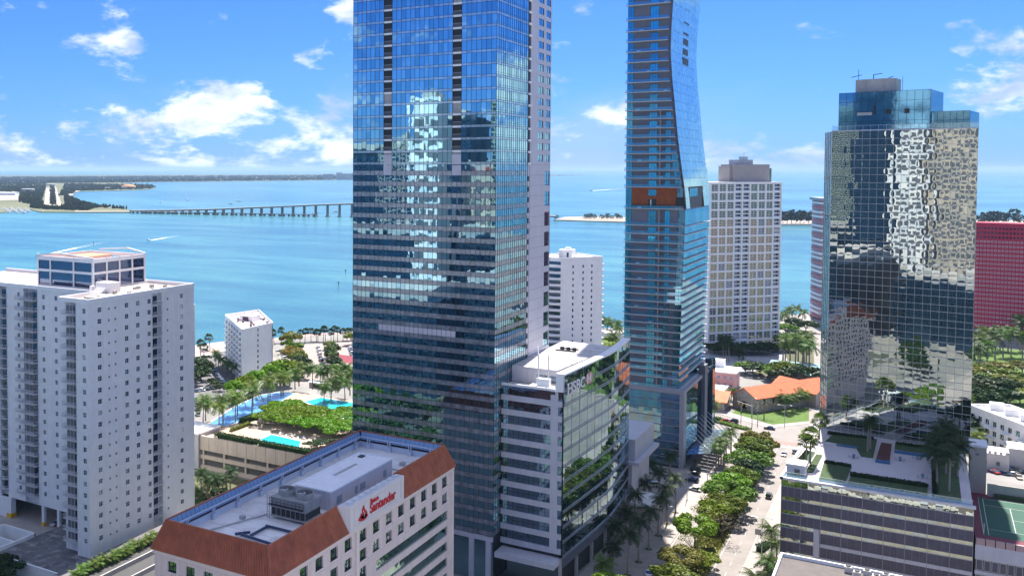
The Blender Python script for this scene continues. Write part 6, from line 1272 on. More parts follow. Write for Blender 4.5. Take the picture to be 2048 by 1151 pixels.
def fan_crown(seed):
    q = random.Random(seed); b = MB()
    for i in range(46):
        a = q.uniform(0, 6.28); e = math.asin(q.uniform(-.55, 1)); d = Vector((math.cos(a) * math.cos(e), math.sin(a) * math.cos(e), math.sin(e))); c = d * q.uniform(.9, 1.2)
        x = d.cross(Vector((0, 0, 1))).normalized(); y = x.cross(d); tip = c + d * .35
        for k in range(6):
            an = -1.3 + 2.6 * k / 5; v = (d * math.cos(an) * .9 + x * math.sin(an)) * 1.0; w = (x * math.cos(an) - d * math.sin(an)) * .12; z = Vector((0, 0, -.28)); b.face([c, c + v * .6 + w, c + v + z, c + v * .6 - w])
    return b.mesh('crown', [PALM['dark']])
FANC = [fan_crown(s) for s in range(3)]
TRK = {}
def trunk_mesh(h, bend, r):
    k = (round(h), round(bend, 1), r)
    if k not in TRK:
        TRK[k] = MB().tube([(0, 0, 0), (bend * .1, 0, k[0] * .33), (bend * .45, 0, k[0] * .7), (bend, 0, k[0])], [r * 1.35, r, r * .85, r * .8], 7).mesh('trunk', [PBARK])
    return TRK[k]
def palm(p, h, kind, lab, group=None, style='plume', size=1.0, near=False, r=.24):
    bend = rnd.choice((-.6, -.2, .2, .5, .8)); t = thing('palm_tree', lab, 'palm tree', p, rnd.uniform(0, 6.28), group, world=False); put('trunk', trunk_mesh(h, bend, r), t); top = (bend, 0, round(h) - .1)
    if style == 'fan': c = put('crown', FANC[rnd.randrange(3)], t, top, rnd.uniform(0, 6), 1.35 * size); set_mat(c, PALM[kind])
    elif near:
        n = 17
        for i in range(n):
            f = put('frond', FR[rnd.randrange(4)], t, top, 0, size * rnd.uniform(.85, 1.1)); f.rotation_euler = (.8 - 1.5 * i / n + rnd.uniform(-.1, .1), 0, i * 2.4); set_mat(f, PALM[kind])
    else: c = put('crown', (CROWN_F if style == 'far' else CROWN)[rnd.randrange(3)], t, top, rnd.uniform(0, 6), size); set_mat(c, PALM[kind])
    return t
def shrub_mesh(seed, x, y, z, n, leaf):
    q = random.Random(seed); b = MB()
    for k in range(n):
        d = Vector((q.uniform(-1, 1), q.uniform(-1, 1), q.uniform(0, 1))); m = max(abs(d.x), abs(d.y), d.z); d = d / m * q.uniform(.82, 1.04); p = Vector((d.x * x, d.y * y, d.z * z))
        nrm = Vector((q.gauss(0, 1), q.gauss(0, 1), q.gauss(.5, 1))).normalized(); e = nrm.orthogonal().normalized(); f = nrm.cross(e); w = leaf * q.uniform(.5, 1); b.face([p - e * w - f * w * .6, p + e * w - f * w * .5, p + e * w * .8 + f * w * .6, p - e * w * .8 + f * w * .6])
    b.box(-x * .85, x * .85, -y * .85, y * .85, 0, z * .85); return b
def hedge(p, q_, wid, h, kind, lab, n=None, leaf=.28):
    p, q_ = Vector(p), Vector(q_); d = q_ - p; t = thing('hedge', lab, 'hedge', (p + q_) / 2, math.atan2(d.y, d.x), world=False)
    o = shrub_mesh(int(p.x * 7) % 99, d.length / 2, wid / 2, h, n or int(d.length * 60), leaf).build('foliage', LEAF[kind], t); MB().box(-d.length / 2 * .8, d.length / 2 * .8, -.08, .08, 0, h * .5).build('stems', BARK, t)
# median trees of the avenue
for i, (x, y, r, h, k, bk) in enumerate(((-53.2, 418, 5.6, 10, 'olive', None), (-52.6, 405, 6.4, 10.5, 'green', None), (-53.8, 393, 6.2, 9.5, 'green', None), (-52.0, 382, 4.6, 8, 'dark', None), (-53.0, 370, 4.8, 8.5, 'green', None), (-54.5, 329, 5.0, 8.5, 'fresh', None), (-54.2, 357, 5.6, 9, 'fresh', None), (-53.0, 347, 6.2, 9.5, 'green', None), (-52.2, 337, 5.2, 8.6, 'green', None),
                                         (-56.0, 333, 4.6, 9, 'olive', 'b'), (-56.2, 321, 5.0, 8.5, 'olive', 'b'), (-50.6, 319, 5.2, 8, 'bare', 'b'), (-56.4, 308, 5.2, 9.6, 'fresh', None), (-55.0, 298, 4.4, 8, 'olive', 'b'), (-52.0, 293, 3.6, 4.5, 'fresh', None), (-56.6, 287, 4.6, 6.5, 'olive', None),
                                         (-54, 262, 6, 10, 'green', None), (-54, 232, 6, 10, 'green', None), (-53, 214, 6, 10, 'fresh', None), (-54, 196, 6, 10, 'green', None))):
    tree((x, y, .16), r * 1.22, h * 1.08, k, f'{ORD[i]} tree of the avenue median counted from the far crossing', 'trees of the avenue median', BARES if bk else None)
for i in range(6): tree((-36.5, 180 + i * 17, .15), 5.5, 10, 'green', f'{ORD[i]} tree along the near right pavement below the frame', 'right pavement trees')
for i in range(7): tree((-66.5, 150 + i * 17, .15), 5.5, 10, rnd.choice(('green', 'fresh')), f'{ORD[i]} tree along the near left pavement below the tiled roof', 'left pavement trees')
q = MB(); rq = random.Random(5)
for k in range(5200):
    x, y = rq.uniform(-57, -49.8), rq.uniform(280, 432); s = rq.uniform(.1, .35); a = rq.uniform(0, 6.28); c, sn = math.cos(a) * s, math.sin(a) * s; q.face([(x - c, y - sn, .16), (x + c, y + sn, .16), (x + c * .7, y + sn * .7, .16 + s * 2), (x - c * .5, y - sn * .5, .16 + s * 2.2)])
q.build('ground_cover', LEAF['olive'], kind='stuff', label='low scrubby ground cover on the avenue median')
# palms on the pavement under the curved glass wall
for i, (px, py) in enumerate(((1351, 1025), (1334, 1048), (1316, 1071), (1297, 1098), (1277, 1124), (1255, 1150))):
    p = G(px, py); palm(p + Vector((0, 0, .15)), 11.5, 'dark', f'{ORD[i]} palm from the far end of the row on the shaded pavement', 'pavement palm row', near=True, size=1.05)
    q = MB(); q.disc((0, 0, .02), 1.1, 14); put('planting_ring', q.mesh('planting_ring', [SOIL]), bpy.data.objects[-1] if False else None, p + Vector((0, 0, .15)), kind='structure')
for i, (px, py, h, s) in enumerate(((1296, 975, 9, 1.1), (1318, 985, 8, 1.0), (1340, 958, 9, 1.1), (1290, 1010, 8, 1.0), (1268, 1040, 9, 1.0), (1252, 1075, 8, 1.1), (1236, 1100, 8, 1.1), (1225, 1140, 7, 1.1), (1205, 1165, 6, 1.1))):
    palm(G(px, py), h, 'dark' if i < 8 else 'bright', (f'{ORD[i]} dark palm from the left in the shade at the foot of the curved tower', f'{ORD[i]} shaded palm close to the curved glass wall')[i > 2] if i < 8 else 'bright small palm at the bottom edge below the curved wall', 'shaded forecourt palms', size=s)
for i, (px, py) in enumerate(((1432, 940), (1437, 932), (1442, 924), (1452, 915), (1462, 905), (1448, 930))): palm(G(px, py) + Vector((0, 0, .15)), 9, 'green', f'{ORD[i]} palm of the sunlit clump on the plaza corner, counted from the front', 'plaza corner palms', near=i < 4, size=.95)
palm((-53.5, 372, .16), 5, 'dark', 'short bushy palm between the median trees', size=1.1)
for i, (px, py, h) in enumerate(((1543, 1135, 11), (1553, 1150, 9), (1530, 1185, 9), (1548, 1180, 7), (1516, 1200, 6))): palm(G(px, py) + Vector((0, 0, .15)), h, 'green', f'{ORD[i]} palm from the back beside the garage podium and the lower right roof', 'palms beside the podium', near=i < 3, size=1.15)
# roof garden palms
for i, (px, py, h, k, st) in enumerate(((1612, 932, 7, 'bright', 'fan'), (1620, 928, 8, 'bright', 'fan'), (1638, 880, 6, 'bright', 'fan'))): palm(G(px, py, ZP) + Vector((0, 0, .3)), h, k, ('front left of the two fan palms beside the white roof hut', 'front right of the two fan palms beside the white roof hut', 'single fan palm at the left foot of the mirror tower')[i], 'roof garden fan palms', st, 1.15)
for i, (px, py, h) in enumerate(((1735, 905, 9), (1740, 900, 10))): palm(G(px, py, ZP), h, 'dark', ('left one', 'right one')[i] + ' of the twin palms in front of the mirror tower', 'twin roof palms', near=True, size=.8)
for i, (px, py, h) in enumerate(((1874, 972, 9), (1898, 985, 9.5), (1892, 950, 9), (1905, 935, 10), (1880, 930, 10), (1915, 955, 9), (1868, 945, 9), (1890, 915, 10))): palm(G(px, py, ZP), h, 'dark', f'{ORD[i]} palm of the dense dark clump at the right end of the roof garden', 'dense roof garden palms', near=i < 5, size=1.15)
for i, (a, c, w, h) in enumerate((((-22.3, 310, ZP + .4), (-16, 309.5, ZP + .4), 1.2, .7), ((-15.2, 300.6, ZP + .4), (2, 300.6, ZP + .4), 1.4, 1.0), ((-24, 344.6, ZP + .4), (-12, 345, ZP + .4), 1.2, .8), ((3.8, 328, ZP + .4), (3.8, 296, ZP + .4), 1.0, .7), ((-29.2, 300, ZP + .4), (-27.6, 318, ZP + .4), .9, .7), ((-5.5, 343, ZP + .4), (4, 341.5, ZP + .4), 1.2, .8))):
    hedge(a, c, w, h, 'dark', f'{ORD[i]} low clipped hedge of the roof garden planters counted from the front left')
for i, (px, py) in enumerate(((1707, 915), (1800, 920), (1835, 918), (1845, 955))):
    p = G(px, py, ZP); tb = thing('garden_table', f'{ORD[i]} small blue table set from the left on the roof garden', 'table', p, .3 * i, 'roof garden tables', world=False); MB().tube([(0, 0, .7), (0, 0, .76)], .6, 12).build('table_top', BLT, tb); MB().tube([(0, 0, 0), (0, 0, .7)], .06, 6).build('leg', FRAME_D, tb)
    for k in range(4): a = k * 1.57; ch = thing('garden_chair', f'{("near", "right", "far", "left")[k]} side chair at the {ORD[i]} roof garden table', 'chair', p + Vector((math.cos(a) * 1.0, math.sin(a) * 1.0, 0)), a, 'roof garden chairs', world=False); MB().box(-.22, .22, -.22, .22, .42, .46).build('seat', BLT, ch); MB().box(.18, .22, -.22, .22, .46, .9).build('backrest', BLT, ch); q = MB(); [q.box(x - .02, x + .02, y - .02, y + .02, 0, .42) for x in (-.2, .2) for y in (-.2, .2)]; q.build('leg_frame', FRAME_D, ch)
# pool terrace: palms in the shallow pool, shade trees, hedges
for i, (px, py, h) in enumerate(((406, 850, 9), (411, 841, 9), (438, 854, 9), (446, 846, 10), (471, 843, 9.5), (475, 831, 9), (504, 825, 9), (506, 812, 9), (536, 803, 9), (540, 795, 9), (562, 790, 8.5), (566, 785, 8), (590, 778, 8), (598, 772, 8))):
    palm(G(px, py, ZD), h, 'bright' if i % 3 else 'green', f'{ORD[i]} palm from the left standing along the long shallow pool', 'palms of the shallow pool', near=i < 9, size=1.4)
for i, (px, py, h) in enumerate(((625, 778, 10), (648, 806, 8), (662, 800, 8), (690, 800, 8), (700, 790, 9), (676, 785, 8), (655, 770, 8), (695, 770, 9), (640, 770, 7))): palm(G(px, py, ZD), h, 'green', f'{ORD[i]} palm from the left around the large turquoise pool', 'palms of the large pool', size=1.35)
for i, (px, py, r, h) in enumerate(((530, 848, 5, 6), (552, 840, 6, 7.5), (572, 852, 6, 7), (580, 832, 6.5, 8), (602, 845, 6.5, 8), (606, 862, 5.5, 6.5), (628, 846, 6.5, 8), (640, 866, 6, 7), (660, 852, 6.5, 7.5), (668, 874, 5.5, 6), (688, 858, 6.5, 7.5), (700, 842, 6, 7), (700, 872, 6, 7))): tree(G(px, py, ZD), r * 1.22, h * 1.1, 'pool', f'{ORD[i]} spreading bright green shade tree from the left between the two pools', 'shade trees between the pools', FLATS)
for i, (px, py, r) in enumerate(((622, 897, 3.2), (640, 893, 3.6), (664, 893, 4), (690, 893, 4), (712, 893, 4))): tree(G(px, py, ZD), r, 3.6, 'dark', f'{ORD[i]} round dark shrub from the left beside the small pool', 'round shrubs by the small pool', FLATS, 'shrub', 'shrub')
a, c, e = G(424, 876, 12.8), G(500, 893, 12.8), G(604, 920, 12.8); a.y = c.y = e.y = 289.6
hedge(a, c, 3.0, 1.7, 'dark', 'left half of the clipped hedge along the garage edge below the pool', 1500); hedge(c, e, 3.0, 1.7, 'dark', 'right half of the clipped hedge along the garage edge below the pool', 1700)
hedge(G(462, 862, ZD), G(500, 848, ZD), 1.6, 1.2, 'olive', 'thin yellowing hedge beside the small pool terrace', 500); hedge(G(480, 846, ZD), G(515, 836, ZD), 2.4, 2.2, 'dark', 'dark hedge at the left end of the shade trees', 700)
# bayfront fan palms and lot trees
for i, px in enumerate((562, 600, 610, 622, 633, 636, 647, 651, 662, 667, 675, 686, 694, 701)): palm(G(px, 685 - (px - 562) * .035), rnd.uniform(6, 8.5), 'dark', f'{ORD[i]} small bayfront palm from the left along the water', 'bayfront palms', 'fan', 1.2, r=.2)
for i, (px, py) in enumerate(((401, 712), (420, 700), (408, 720), (548, 690))): palm(G(px, py), 8, 'dark', f'{ORD[i]} palm from the left near the small white condominium shore', 'shore palms', 'fan', 1.3)
for i, (px, py, r, h, k) in enumerate(((583, 700, 7.5, 12, 'olive'), (576, 706, 5, 9, 'green'), (592, 712, 6, 9, 'green'), (584, 722, 6, 9, 'gold'), (596, 732, 6, 9, 'green'), (602, 742, 5.5, 9, 'dark'), (592, 752, 5.5, 9, 'green'), (604, 757, 5, 8, 'dark'), (660, 700, 4, 6, 'olive'), (664, 716, 5, 9, 'dark'), (660, 728, 5, 9, 'dark'), (668, 740, 4.5, 8, 'dark'), (676, 756, 5, 8, 'green'), (692, 764, 5, 8, 'fresh'), (704, 690, 5, 9, 'olive'))): tree(G(px, py), r, h, k, f'{ORD[i]} tree from the left in the planting strips of the bay parking lot', 'parking lot trees', FAR)
for i, (px, py) in enumerate(((655, 722), (662, 712), (668, 722), (664, 734), (684, 770), (672, 774))): palm(G(px, py), 8, 'green', f'{ORD[i]} palm amid the bay parking lot planting', 'parking lot palms', 'far', 1.0)
for i, (px, py) in enumerate(((437, 735), (445, 742), (452, 748), (432, 728), (462, 752), (470, 758))): palm(G(px, py), 7, 'green', f'{ORD[i]} palm of the clump left of the small white condominium', 'palms by the small condominium', 'far', 1.1)
for i, (px, py, r) in enumerate(((398, 742, 6), (402, 760, 6), (408, 748, 5), (412, 722, 3), (424, 770, 3), (432, 776, 3), (440, 782, 3), (392, 770, 5))): tree(G(px, py), r, 8 if r > 4 else 4, 'dark', f'{ORD[i]} dark tree from the left behind the white apartment tower', 'trees behind the white tower', FAR)
for i, (px, py, r, h) in enumerate(((515, 792, 4.5, 8), (490, 800, 4, 7), (560, 772, 5, 9), (545, 780, 4.5, 8), (580, 770, 4.5, 8), (470, 806, 4, 6))): tree(G(px, py), r * 1.3, h + 6, 'fresh', f'{ORD[i]} bright tree from the right behind the shallow pool palms', 'trees behind the pool', FAR)
# shaded garden below the pool garage, palms hedge at lower left
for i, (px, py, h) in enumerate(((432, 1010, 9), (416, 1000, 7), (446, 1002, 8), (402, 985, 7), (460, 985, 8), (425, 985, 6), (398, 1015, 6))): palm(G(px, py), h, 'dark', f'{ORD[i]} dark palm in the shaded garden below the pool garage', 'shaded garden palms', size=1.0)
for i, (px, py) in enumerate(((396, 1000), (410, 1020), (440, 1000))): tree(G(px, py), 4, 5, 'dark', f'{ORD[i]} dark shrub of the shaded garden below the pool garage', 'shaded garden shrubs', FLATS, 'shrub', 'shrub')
for i in range(18):
    f = i / 17; p = G(150 + f * 158, 1160 - f * 78, 5.2); palm(p, rnd.choice((1.6, 2.2)), 'bright', f'{ORD[i]} small palm from the left of the planter row at the lower left', 'planter palms at the lower left', size=.62, r=.12)
for i, (px, py) in enumerate(((8, 1150), (20, 1165), (-5, 1160))): tree(G(px, py), 4, 6, 'dark', f'{ORD[i]} dark tree from the right in the bottom left corner', 'corner trees')
# around the church, the grid condominium and the park
for i, (px, py, h, k) in enumerate(((1562, 822, 7, 'green'), (1572, 826, 7, 'green'), (1584, 822, 7, 'green'), (1598, 818, 7, 'green'), (1608, 814, 7, 'bright'), (1555, 812, 7, 'green'), (1590, 808, 7, 'green'), (1442, 812, 6, 'green'), (1428, 838, 7, 'bright'), (1462, 800, 5, 'green'))): palm(G(px, py), h, k, f'{ORD[i]} palm of those around the stone church', 'palms around the church', size=1.05)
tree(G(1528, 838), 5, 9, 'bare', 'grey leafless tree on the church lawn', None, BARES)
for i, (px, py) in enumerate(((1452, 722), (1458, 724), (1446, 720), (1480, 718))): palm(G(px, py), 13 if i < 3 else 5, 'dark', f'{ORD[i]} tall palm from the left before the grid condominium', 'grid condominium palms', 'far', 1.5)
for i in range(16): px = 1420 + i * 9; tree(G(px, 704 + (i % 3) * 3), 5, rnd.uniform(5, 8), 'dark', f'{ORD[i]} dark tree from the left along the foot of the grid condominium', 'trees at the grid condominium', FAR)
for i, (px, py, h) in enumerate(((1570, 742, 18), (1590, 752, 21), (1604, 750, 18), (1612, 742, 19), (1580, 730, 15), (1596, 735, 16), (1618, 760, 19), (1566, 720, 14), (1608, 722, 15))): palm(G(px, py), h, 'green', f'{ORD[i]} tall palm of the grove between the grid condominium and the mirror tower', 'palm grove by the bay', 'far', 1.8, r=.4)
for i, (px, py, r, h) in enumerate(((1575, 762, 8, 11), (1590, 765, 7, 10), (1608, 768, 8, 11), (1568, 700, 7, 10), (1582, 692, 7, 10), (1520, 752, 7, 8), (1540, 760, 6, 8), (1505, 745, 6, 7), (1600, 690, 7, 10), (1572, 672, 7, 9), (1590, 660, 7, 9), (1612, 664, 7, 9), (1490, 748, 6, 7), (1555, 768, 6, 8))): tree(G(px, py), r, h, 'dark' if i % 3 else 'green', f'{ORD[i]} broad tree of the grove behind the church roof', 'broad trees behind the church', FAR)
for i, (px, py) in enumerate(((1578, 640), (1592, 636), (1570, 652), (1604, 645))): palm(G(px, py), 8, 'green', f'{ORD[i]} palm on the bay shore right of the grid condominium', 'shore palms on the right', 'far', 1.7)
for i, (px, py, h) in enumerate(((1214, 668, 10), (1222, 672, 9), (1206, 665, 9), (1232, 668, 8), (1226, 690, 7), (1240, 680, 8))): palm(G(px, py), h, 'green', f'{ORD[i]} shore palm between the round balconies and the curved tower', 'shore palms between the towers', 'far', 1.5)
for i, (px, py) in enumerate(((1210, 700), (1222, 702), (1234, 700), (1218, 688), (1244, 694))): tree(G(px, py), 5, 5, 'fresh', f'{ORD[i]} low green tree by the shore house between the towers', 'low trees between the towers', FAR)
for i, (px, py, h) in enumerate(((1948, 715, 14), (1960, 722, 14), (1974, 728, 12), (1990, 720, 13), (2006, 714, 14), (2022, 712, 15), (2040, 700, 18), (2034, 690, 18), (1968, 705, 14), (1984, 702, 13), (2000, 700, 13), (2016, 702, 13), (1955, 740, 12), (2045, 715, 14))): palm(G(px, py), h, 'green' if i % 3 else 'dark', f'{ORD[i]} palm of the park in front of the red building', 'park palms', 'far', 1.8, r=.35)
for i, (px, py, k) in enumerate(((1950, 760, 'olive'), (1965, 755, 'green'), (1985, 750, 'bare'), (2005, 752, 'olive'), (2030, 750, 'bare'), (2045, 748, 'olive'), (1975, 775, 'green'), (2000, 778, 'olive'), (2030, 782, 'green'), (2048, 790, 'olive'), (1958, 780, 'dark'), (2015, 765, 'green'), (1945, 795, 'olive'), (1990, 792, 'green'), (2040, 808, 'olive'))): tree(G(px, py), 7, 8, k, f'{ORD[i]} tree of the scrubby park behind the townhouses', 'park trees', BARES if k == 'bare' else FAR)
for i, (px, py) in enumerate(((1972, 888), (1998, 880), (1955, 900))): palm(G(px, py), 6, 'bright', f'{ORD[i]} yellowish palm in front of the townhouses', 'townhouse palms', 'far', 1.2)
for i, (a, c, h) in enumerate(((G(1432, 843), G(1498, 860), 1.0), (G(1410, 845), G(1440, 838), 1.2))): hedge(a, c, 4, h, 'green', ('low hedge bed between the plaza and the side street', 'low hedge bed behind the glass canopy')[i], 700)
hedge(G(1518, 1104), G(1534, 1092), 2.2, 1.8, 'dark', 'clipped box hedge on the pavement beside the podium', 400)
# ================================================================== vehicles, street furniture, boats, people
TYRE = mat('tyre', (.02, .02, .02), .9); CGL = glass('car_glass', (.45, .5, .55), (.01, .012, .015), .4)
def paint(name, c, metal=.2): return mat(name, c, .28, metal, var=.02, spec=.6)
CP = {'white': paint('car_white', (.75, .75, .75), 0), 'silver': paint('car_silver', (.42, .43, .45), .6), 'black': paint('car_black', (.02, .02, .025)), 'dark grey': paint('car_grey', (.08, .085, .09), .4), 'dark blue': paint('car_blue', (.02, .04, .12), .3), 'red': paint('car_red', (.42, .02, .03)), 'pale blue': paint('car_pale_blue', (.25, .36, .5), .4), 'beige': paint('car_beige', (.45, .38, .30), .3), 'green': paint('car_green', (.06, .13, .11), .3)}
_cm = {}
def car_bits(kind, col):
    k = (kind, col)
    if k in _cm: return _cm[k]
    W_, L_ = (.92, 2.3) if kind == 'sedan' else (.98, 2.4); suv = kind != 'sedan'
    b = MB(); hb = .78 if not suv else .95; prof = [(-L_, .35), (-L_, hb - .08), (-L_ + .25, hb), (L_ - 1.25, hb), (L_ - .2, hb - .16), (L_, .58), (L_, .32)]   # side outline, front at +y
    n = len(prof)
    for i in range(n):
        (y0, z0), (y1, z1) = prof[i], prof[(i + 1) % n]; w0 = W_ * (.9 if abs(y0) > L_ - .1 else 1); w1 = W_ * (.9 if abs(y1) > L_ - .1 else 1)
        b.face([(-w0, y0, z0), (w0, y0, z0), (w1, y1, z1), (-w1, y1, z1)])
    for s in (-1, 1): b.face([(s * W_ * (.9 if abs(y) > L_ - .1 else 1), y, z) for y, z in (prof if s < 0 else prof[::-1])])
    zt = 1.42 if not suv else 1.75; c = [(-L_ + (.75 if not suv else .2), hb), (-L_ + (1.25 if not suv else .45), zt), (.35, zt), (1.15, hb)]
    g = MB(); wi = W_ * .78
    for i in (0, 2): (y0, z0), (y1, z1) = c[i], c[i + 1]; w0, w1 = (W_ * .94, wi) if i == 0 else (wi, W_ * .94); g.face([(-w0, y0, z0), (w0, y0, z0), (w1, y1, z1), (-w1, y1, z1)] if i == 0 else [(-w0, y0, z0), (-w1, y1, z1), (w1, y1, z1), (w0, y0, z0)][::-1])
    for s in (-1, 1): g.face([(s * W_ * .94, c[0][0], hb), (s * W_ * .94, c[3][0], hb), (s * wi, c[2][0], zt), (s * wi, c[1][0], zt)])
    rf = MB().box(-wi, wi, c[1][0], c[2][0], zt, zt + .05)
    wh = MB(); wh.tube([(-.11, 0, 0), (.11, 0, 0)], .33, 12)
    whm = wh.mesh('wheel', [TYRE]); lt = MB(); [lt.box(s * .62 - .2, s * .62 + .2, L_ - .03, L_ + .015, .55, .68) for s in (-1, 1)]
    tl = MB(); [tl.box(s * .68 - .16, s * .68 + .16, -L_ - .015, -L_ + .03, .62, .78) for s in (-1, 1)]
    _cm[k] = (b.mesh('body', [CP[col]]), g.mesh('window_glass', [CGL]), rf.mesh('roof', [CP[col]]), whm, lt.mesh('headlight', [SIGNW]), tl.mesh('tail_light', [SIGNR]), W_, L_); return _cm[k]
def car(p, rz, kind, col, lab, group=None, near=False):
    bm_, gm_, rm_, wm, lm, tm, W_, L_ = car_bits(kind, col); t = thing('parked_car' if group else 'car', lab, 'car', p, rz, group, world=False)
    put('body', bm_, t); put('window_glass', gm_, t); put('roof', rm_, t)
    if near:
        put('headlight', lm, t); put('tail_light', tm, t)
        for x in (-1, 1):
            for y in (-1, 1): put('wheel', wm, t, (x * (W_ - .1), y * L_ * .6, .33))
    return t
for px, py, rz, kd, c, lab in ((1538, 994, 0, 'suv', 'dark grey', 'dark grey car driving down the right side of the avenue'), (1577, 934, 0, 'sedan', 'white', 'white car at the lane beside the roof hut'), (1590, 905, 0, 'suv', 'beige', 'pale car hidden behind the podium edge on the avenue'), (1568, 910, 0, 'sedan', 'silver', 'silver car near the far crossing'),
                               (1539, 858, 1.57, 'sedan', 'dark grey', 'dark car crossing on the side street before the church'), (1450, 844, 1.5, 'sedan', 'red', 'red car waiting on the side street left of the church'), (1466, 845, 1.5, 'suv', 'dark blue', 'dark blue car behind the red one on the side street'), (1384, 963, 1.4, 'suv', 'dark blue', 'dark blue car parked in the shade on the tower forecourt'),
                               (1390, 981, 1.3, 'sedan', 'white', 'white car stopped at the shaded forecourt edge'), (1297, 944, 1.2, 'sedan', 'white', 'white car under the palms left of the curved tower base'), (1304, 972, 2.0, 'suv', 'white', 'white van like car beside the drop off canopy'), (1298, 966, 1.0, 'sedan', 'red', 'red car half hidden beside the drop off canopy'),
                               (1300, 1149, 0, 'sedan', 'white', 'white car on the avenue at the bottom edge'), (1416, 858, .4, 'sedan', 'black', 'black car on the plaza right of the glass canopy'), (1432, 868, .2, 'sedan', 'white', 'white car behind the plaza palms')):
    p = G(px, py); p.z = .03 if p.x > -63 else .16; car(p, rz, kd, c, lab, None, True)
cols = ['white', 'silver', 'black', 'dark grey', 'dark blue', 'pale blue', 'beige', 'white', 'silver', 'green']
def row(n, a, c, rz, where, grp):
    for i in range(n):
        f = i / max(1, n - 1); p = G(a[0] + (c[0] - a[0]) * f, a[1] + (c[1] - a[1]) * f); p.z = .06; col = rnd.choice(cols); car(p, rz + rnd.uniform(-.04, .04), rnd.choice(('sedan', 'suv')), col, f'{ORD[i]} car from the bay, {col}, {where}', grp)
row(8, (564, 703), (572, 736), .95, 'in the row left of the lot trees', 'cars left of the lot trees'); row(9, (636, 697), (648, 748), .95, 'in the middle row of the bay lot', 'cars in the middle row of the bay lot'); row(6, (668, 708), (682, 730), .95, 'in the right row of the bay lot', 'cars in the right row of the bay lot'); row(5, (700, 698), (706, 716), .95, 'beside the glass tower edge in the bay lot', 'cars beside the tower edge')
row(10, (420, 733), (452, 768), .5, 'shaded row by the small condominium', 'cars by the small condominium'); row(5, (392, 783), (432, 776), 1.9, 'in the left lot behind the white tower', 'cars behind the white tower'); row(4, (390, 800), (396, 830), .9, 'at the terrace wall behind the white tower', 'cars at the terrace wall')
for i, (px, py, c) in enumerate(((1988, 945, 'red'), (1998, 938, 'silver'), (2006, 948, 'dark grey'), (2014, 936, 'dark blue'), (2022, 950, 'white'), (2030, 940, 'silver'), (2040, 946, 'black'), (2046, 936, 'red'), (1950, 962, 'green'), (2038, 956, 'beige'))): p = G(px, py, 22.1) if False else G(px, py, 0); car(p + Vector((0, 0, .05)), .6 + i * .3, 'sedan', c, f'{ORD[i]} car from the left, {c}, in the yard behind the tennis court', 'cars behind the tennis court')
for i, x in enumerate((-233.2, -226.5, -219)): car((x, 215.5, .32), 3.14, 'sedan', 'white', f'{ORD[i]} white car from the left parked under the white apartment tower', 'cars under the white tower', True)
car(G(1520, 699) + Vector((0, 0, .1)), 1.2, 'sedan', 'red', 'red car at the foot of the grid condominium')
LAMP = mat('lamp_pole_grey', (.42, .43, .44), .5, .4)
def lamp(p, h, rz, lab, arms=1):
    t = thing('street_lamp', lab, 'street lamp', p, rz, 'street lamps', world=False); MB().tube([(0, 0, 0), (0, 0, h)], [.14, .08], 7).build('pole', LAMP, t); MB().tube([(0, 0, 0), (0, 0, .5)], .25, 8).build('base', LAMP, t)
    for s in ((1,), (-1, 1))[arms - 1]: q = MB(); q.tube([(0, 0, h - .1), (s * 1.2, 0, h + .15), (s * 2.2, 0, h + .15)], .05, 5); q.build('arm', LAMP, t); q = MB(); q.box(s * 2.5 - .45, s * 2.5 + .45, -.18, .18, h + .08, h + .24); q.build('lamp_head', WHITE2, t)
for px, py, h, rz, ar, lab in ((1255, 1148, 10.5, .3, 1, 'street lamp on the shaded pavement at the bottom edge'), (1523, 1119, 12.5, .2, 2, 'twin armed street lamp beside the garage podium'), (1415, 960, 12, 2.2, 1, 'slim lamp pole on the plaza corner before the palms'), (1374, 1000, 10, .6, 1, 'lamp pole in the shade of the tower forecourt'), (1326, 1062, 8, .4, 1, 'thin lamp pole among the shaded pavement palms'), (1569, 850, 9, .2, 2, 'twin armed lamp on the path of the church lawn'), (1503, 832, 8, 1.0, 1, 'lamp beside the traffic lights before the church')): lamp(G(px, py), h, rz, lab, ar)
for i, (px, py, h, arm) in enumerate(((1504, 851, 9.5, 8), (1515, 848, 10, 0), (1482, 842, 7, 0))):
    t = thing('traffic_light', ('traffic light mast with a long arm before the church', 'bare signal mast beside the traffic light before the church', 'short signal post on the side street corner')[i], 'traffic light', G(px, py), 2.6, world=False); MB().tube([(0, 0, 0), (0, 0, h)], [.2, .12], 7).build('pole', LAMP, t)
    if arm:
        MB().tube([(0, 0, h - .6), (arm, 0, h)], .09, 6).build('arm', WHITE2, t)
        for k in range(3): MB().box(arm * (.4 + .25 * k) - .18, arm * (.4 + .25 * k) + .18, -.15, .15, h - 1.5, h - .5).build('signal_head', mat('signal_yellow', (.6, .42, .05), .5), t)
    else: MB().box(-.2, .2, -.18, .18, h * .5, h * .5 + 1).build('signal_head', DARKM, t)
t = thing('sign_board', 'grey back of a sign board on a post beside the podium', 'sign', G(1516, 1080)); p = G(1516, 1084); MB().box(p.x - .05, p.x + .05, p.y - .05, p.y + .05, .1, 3).build('post', LAMP, t); MB().box(p.x - .9, p.x + .9, p.y - .04, p.y + .04, 2.4, 4.2).build('panel', CONC, t)
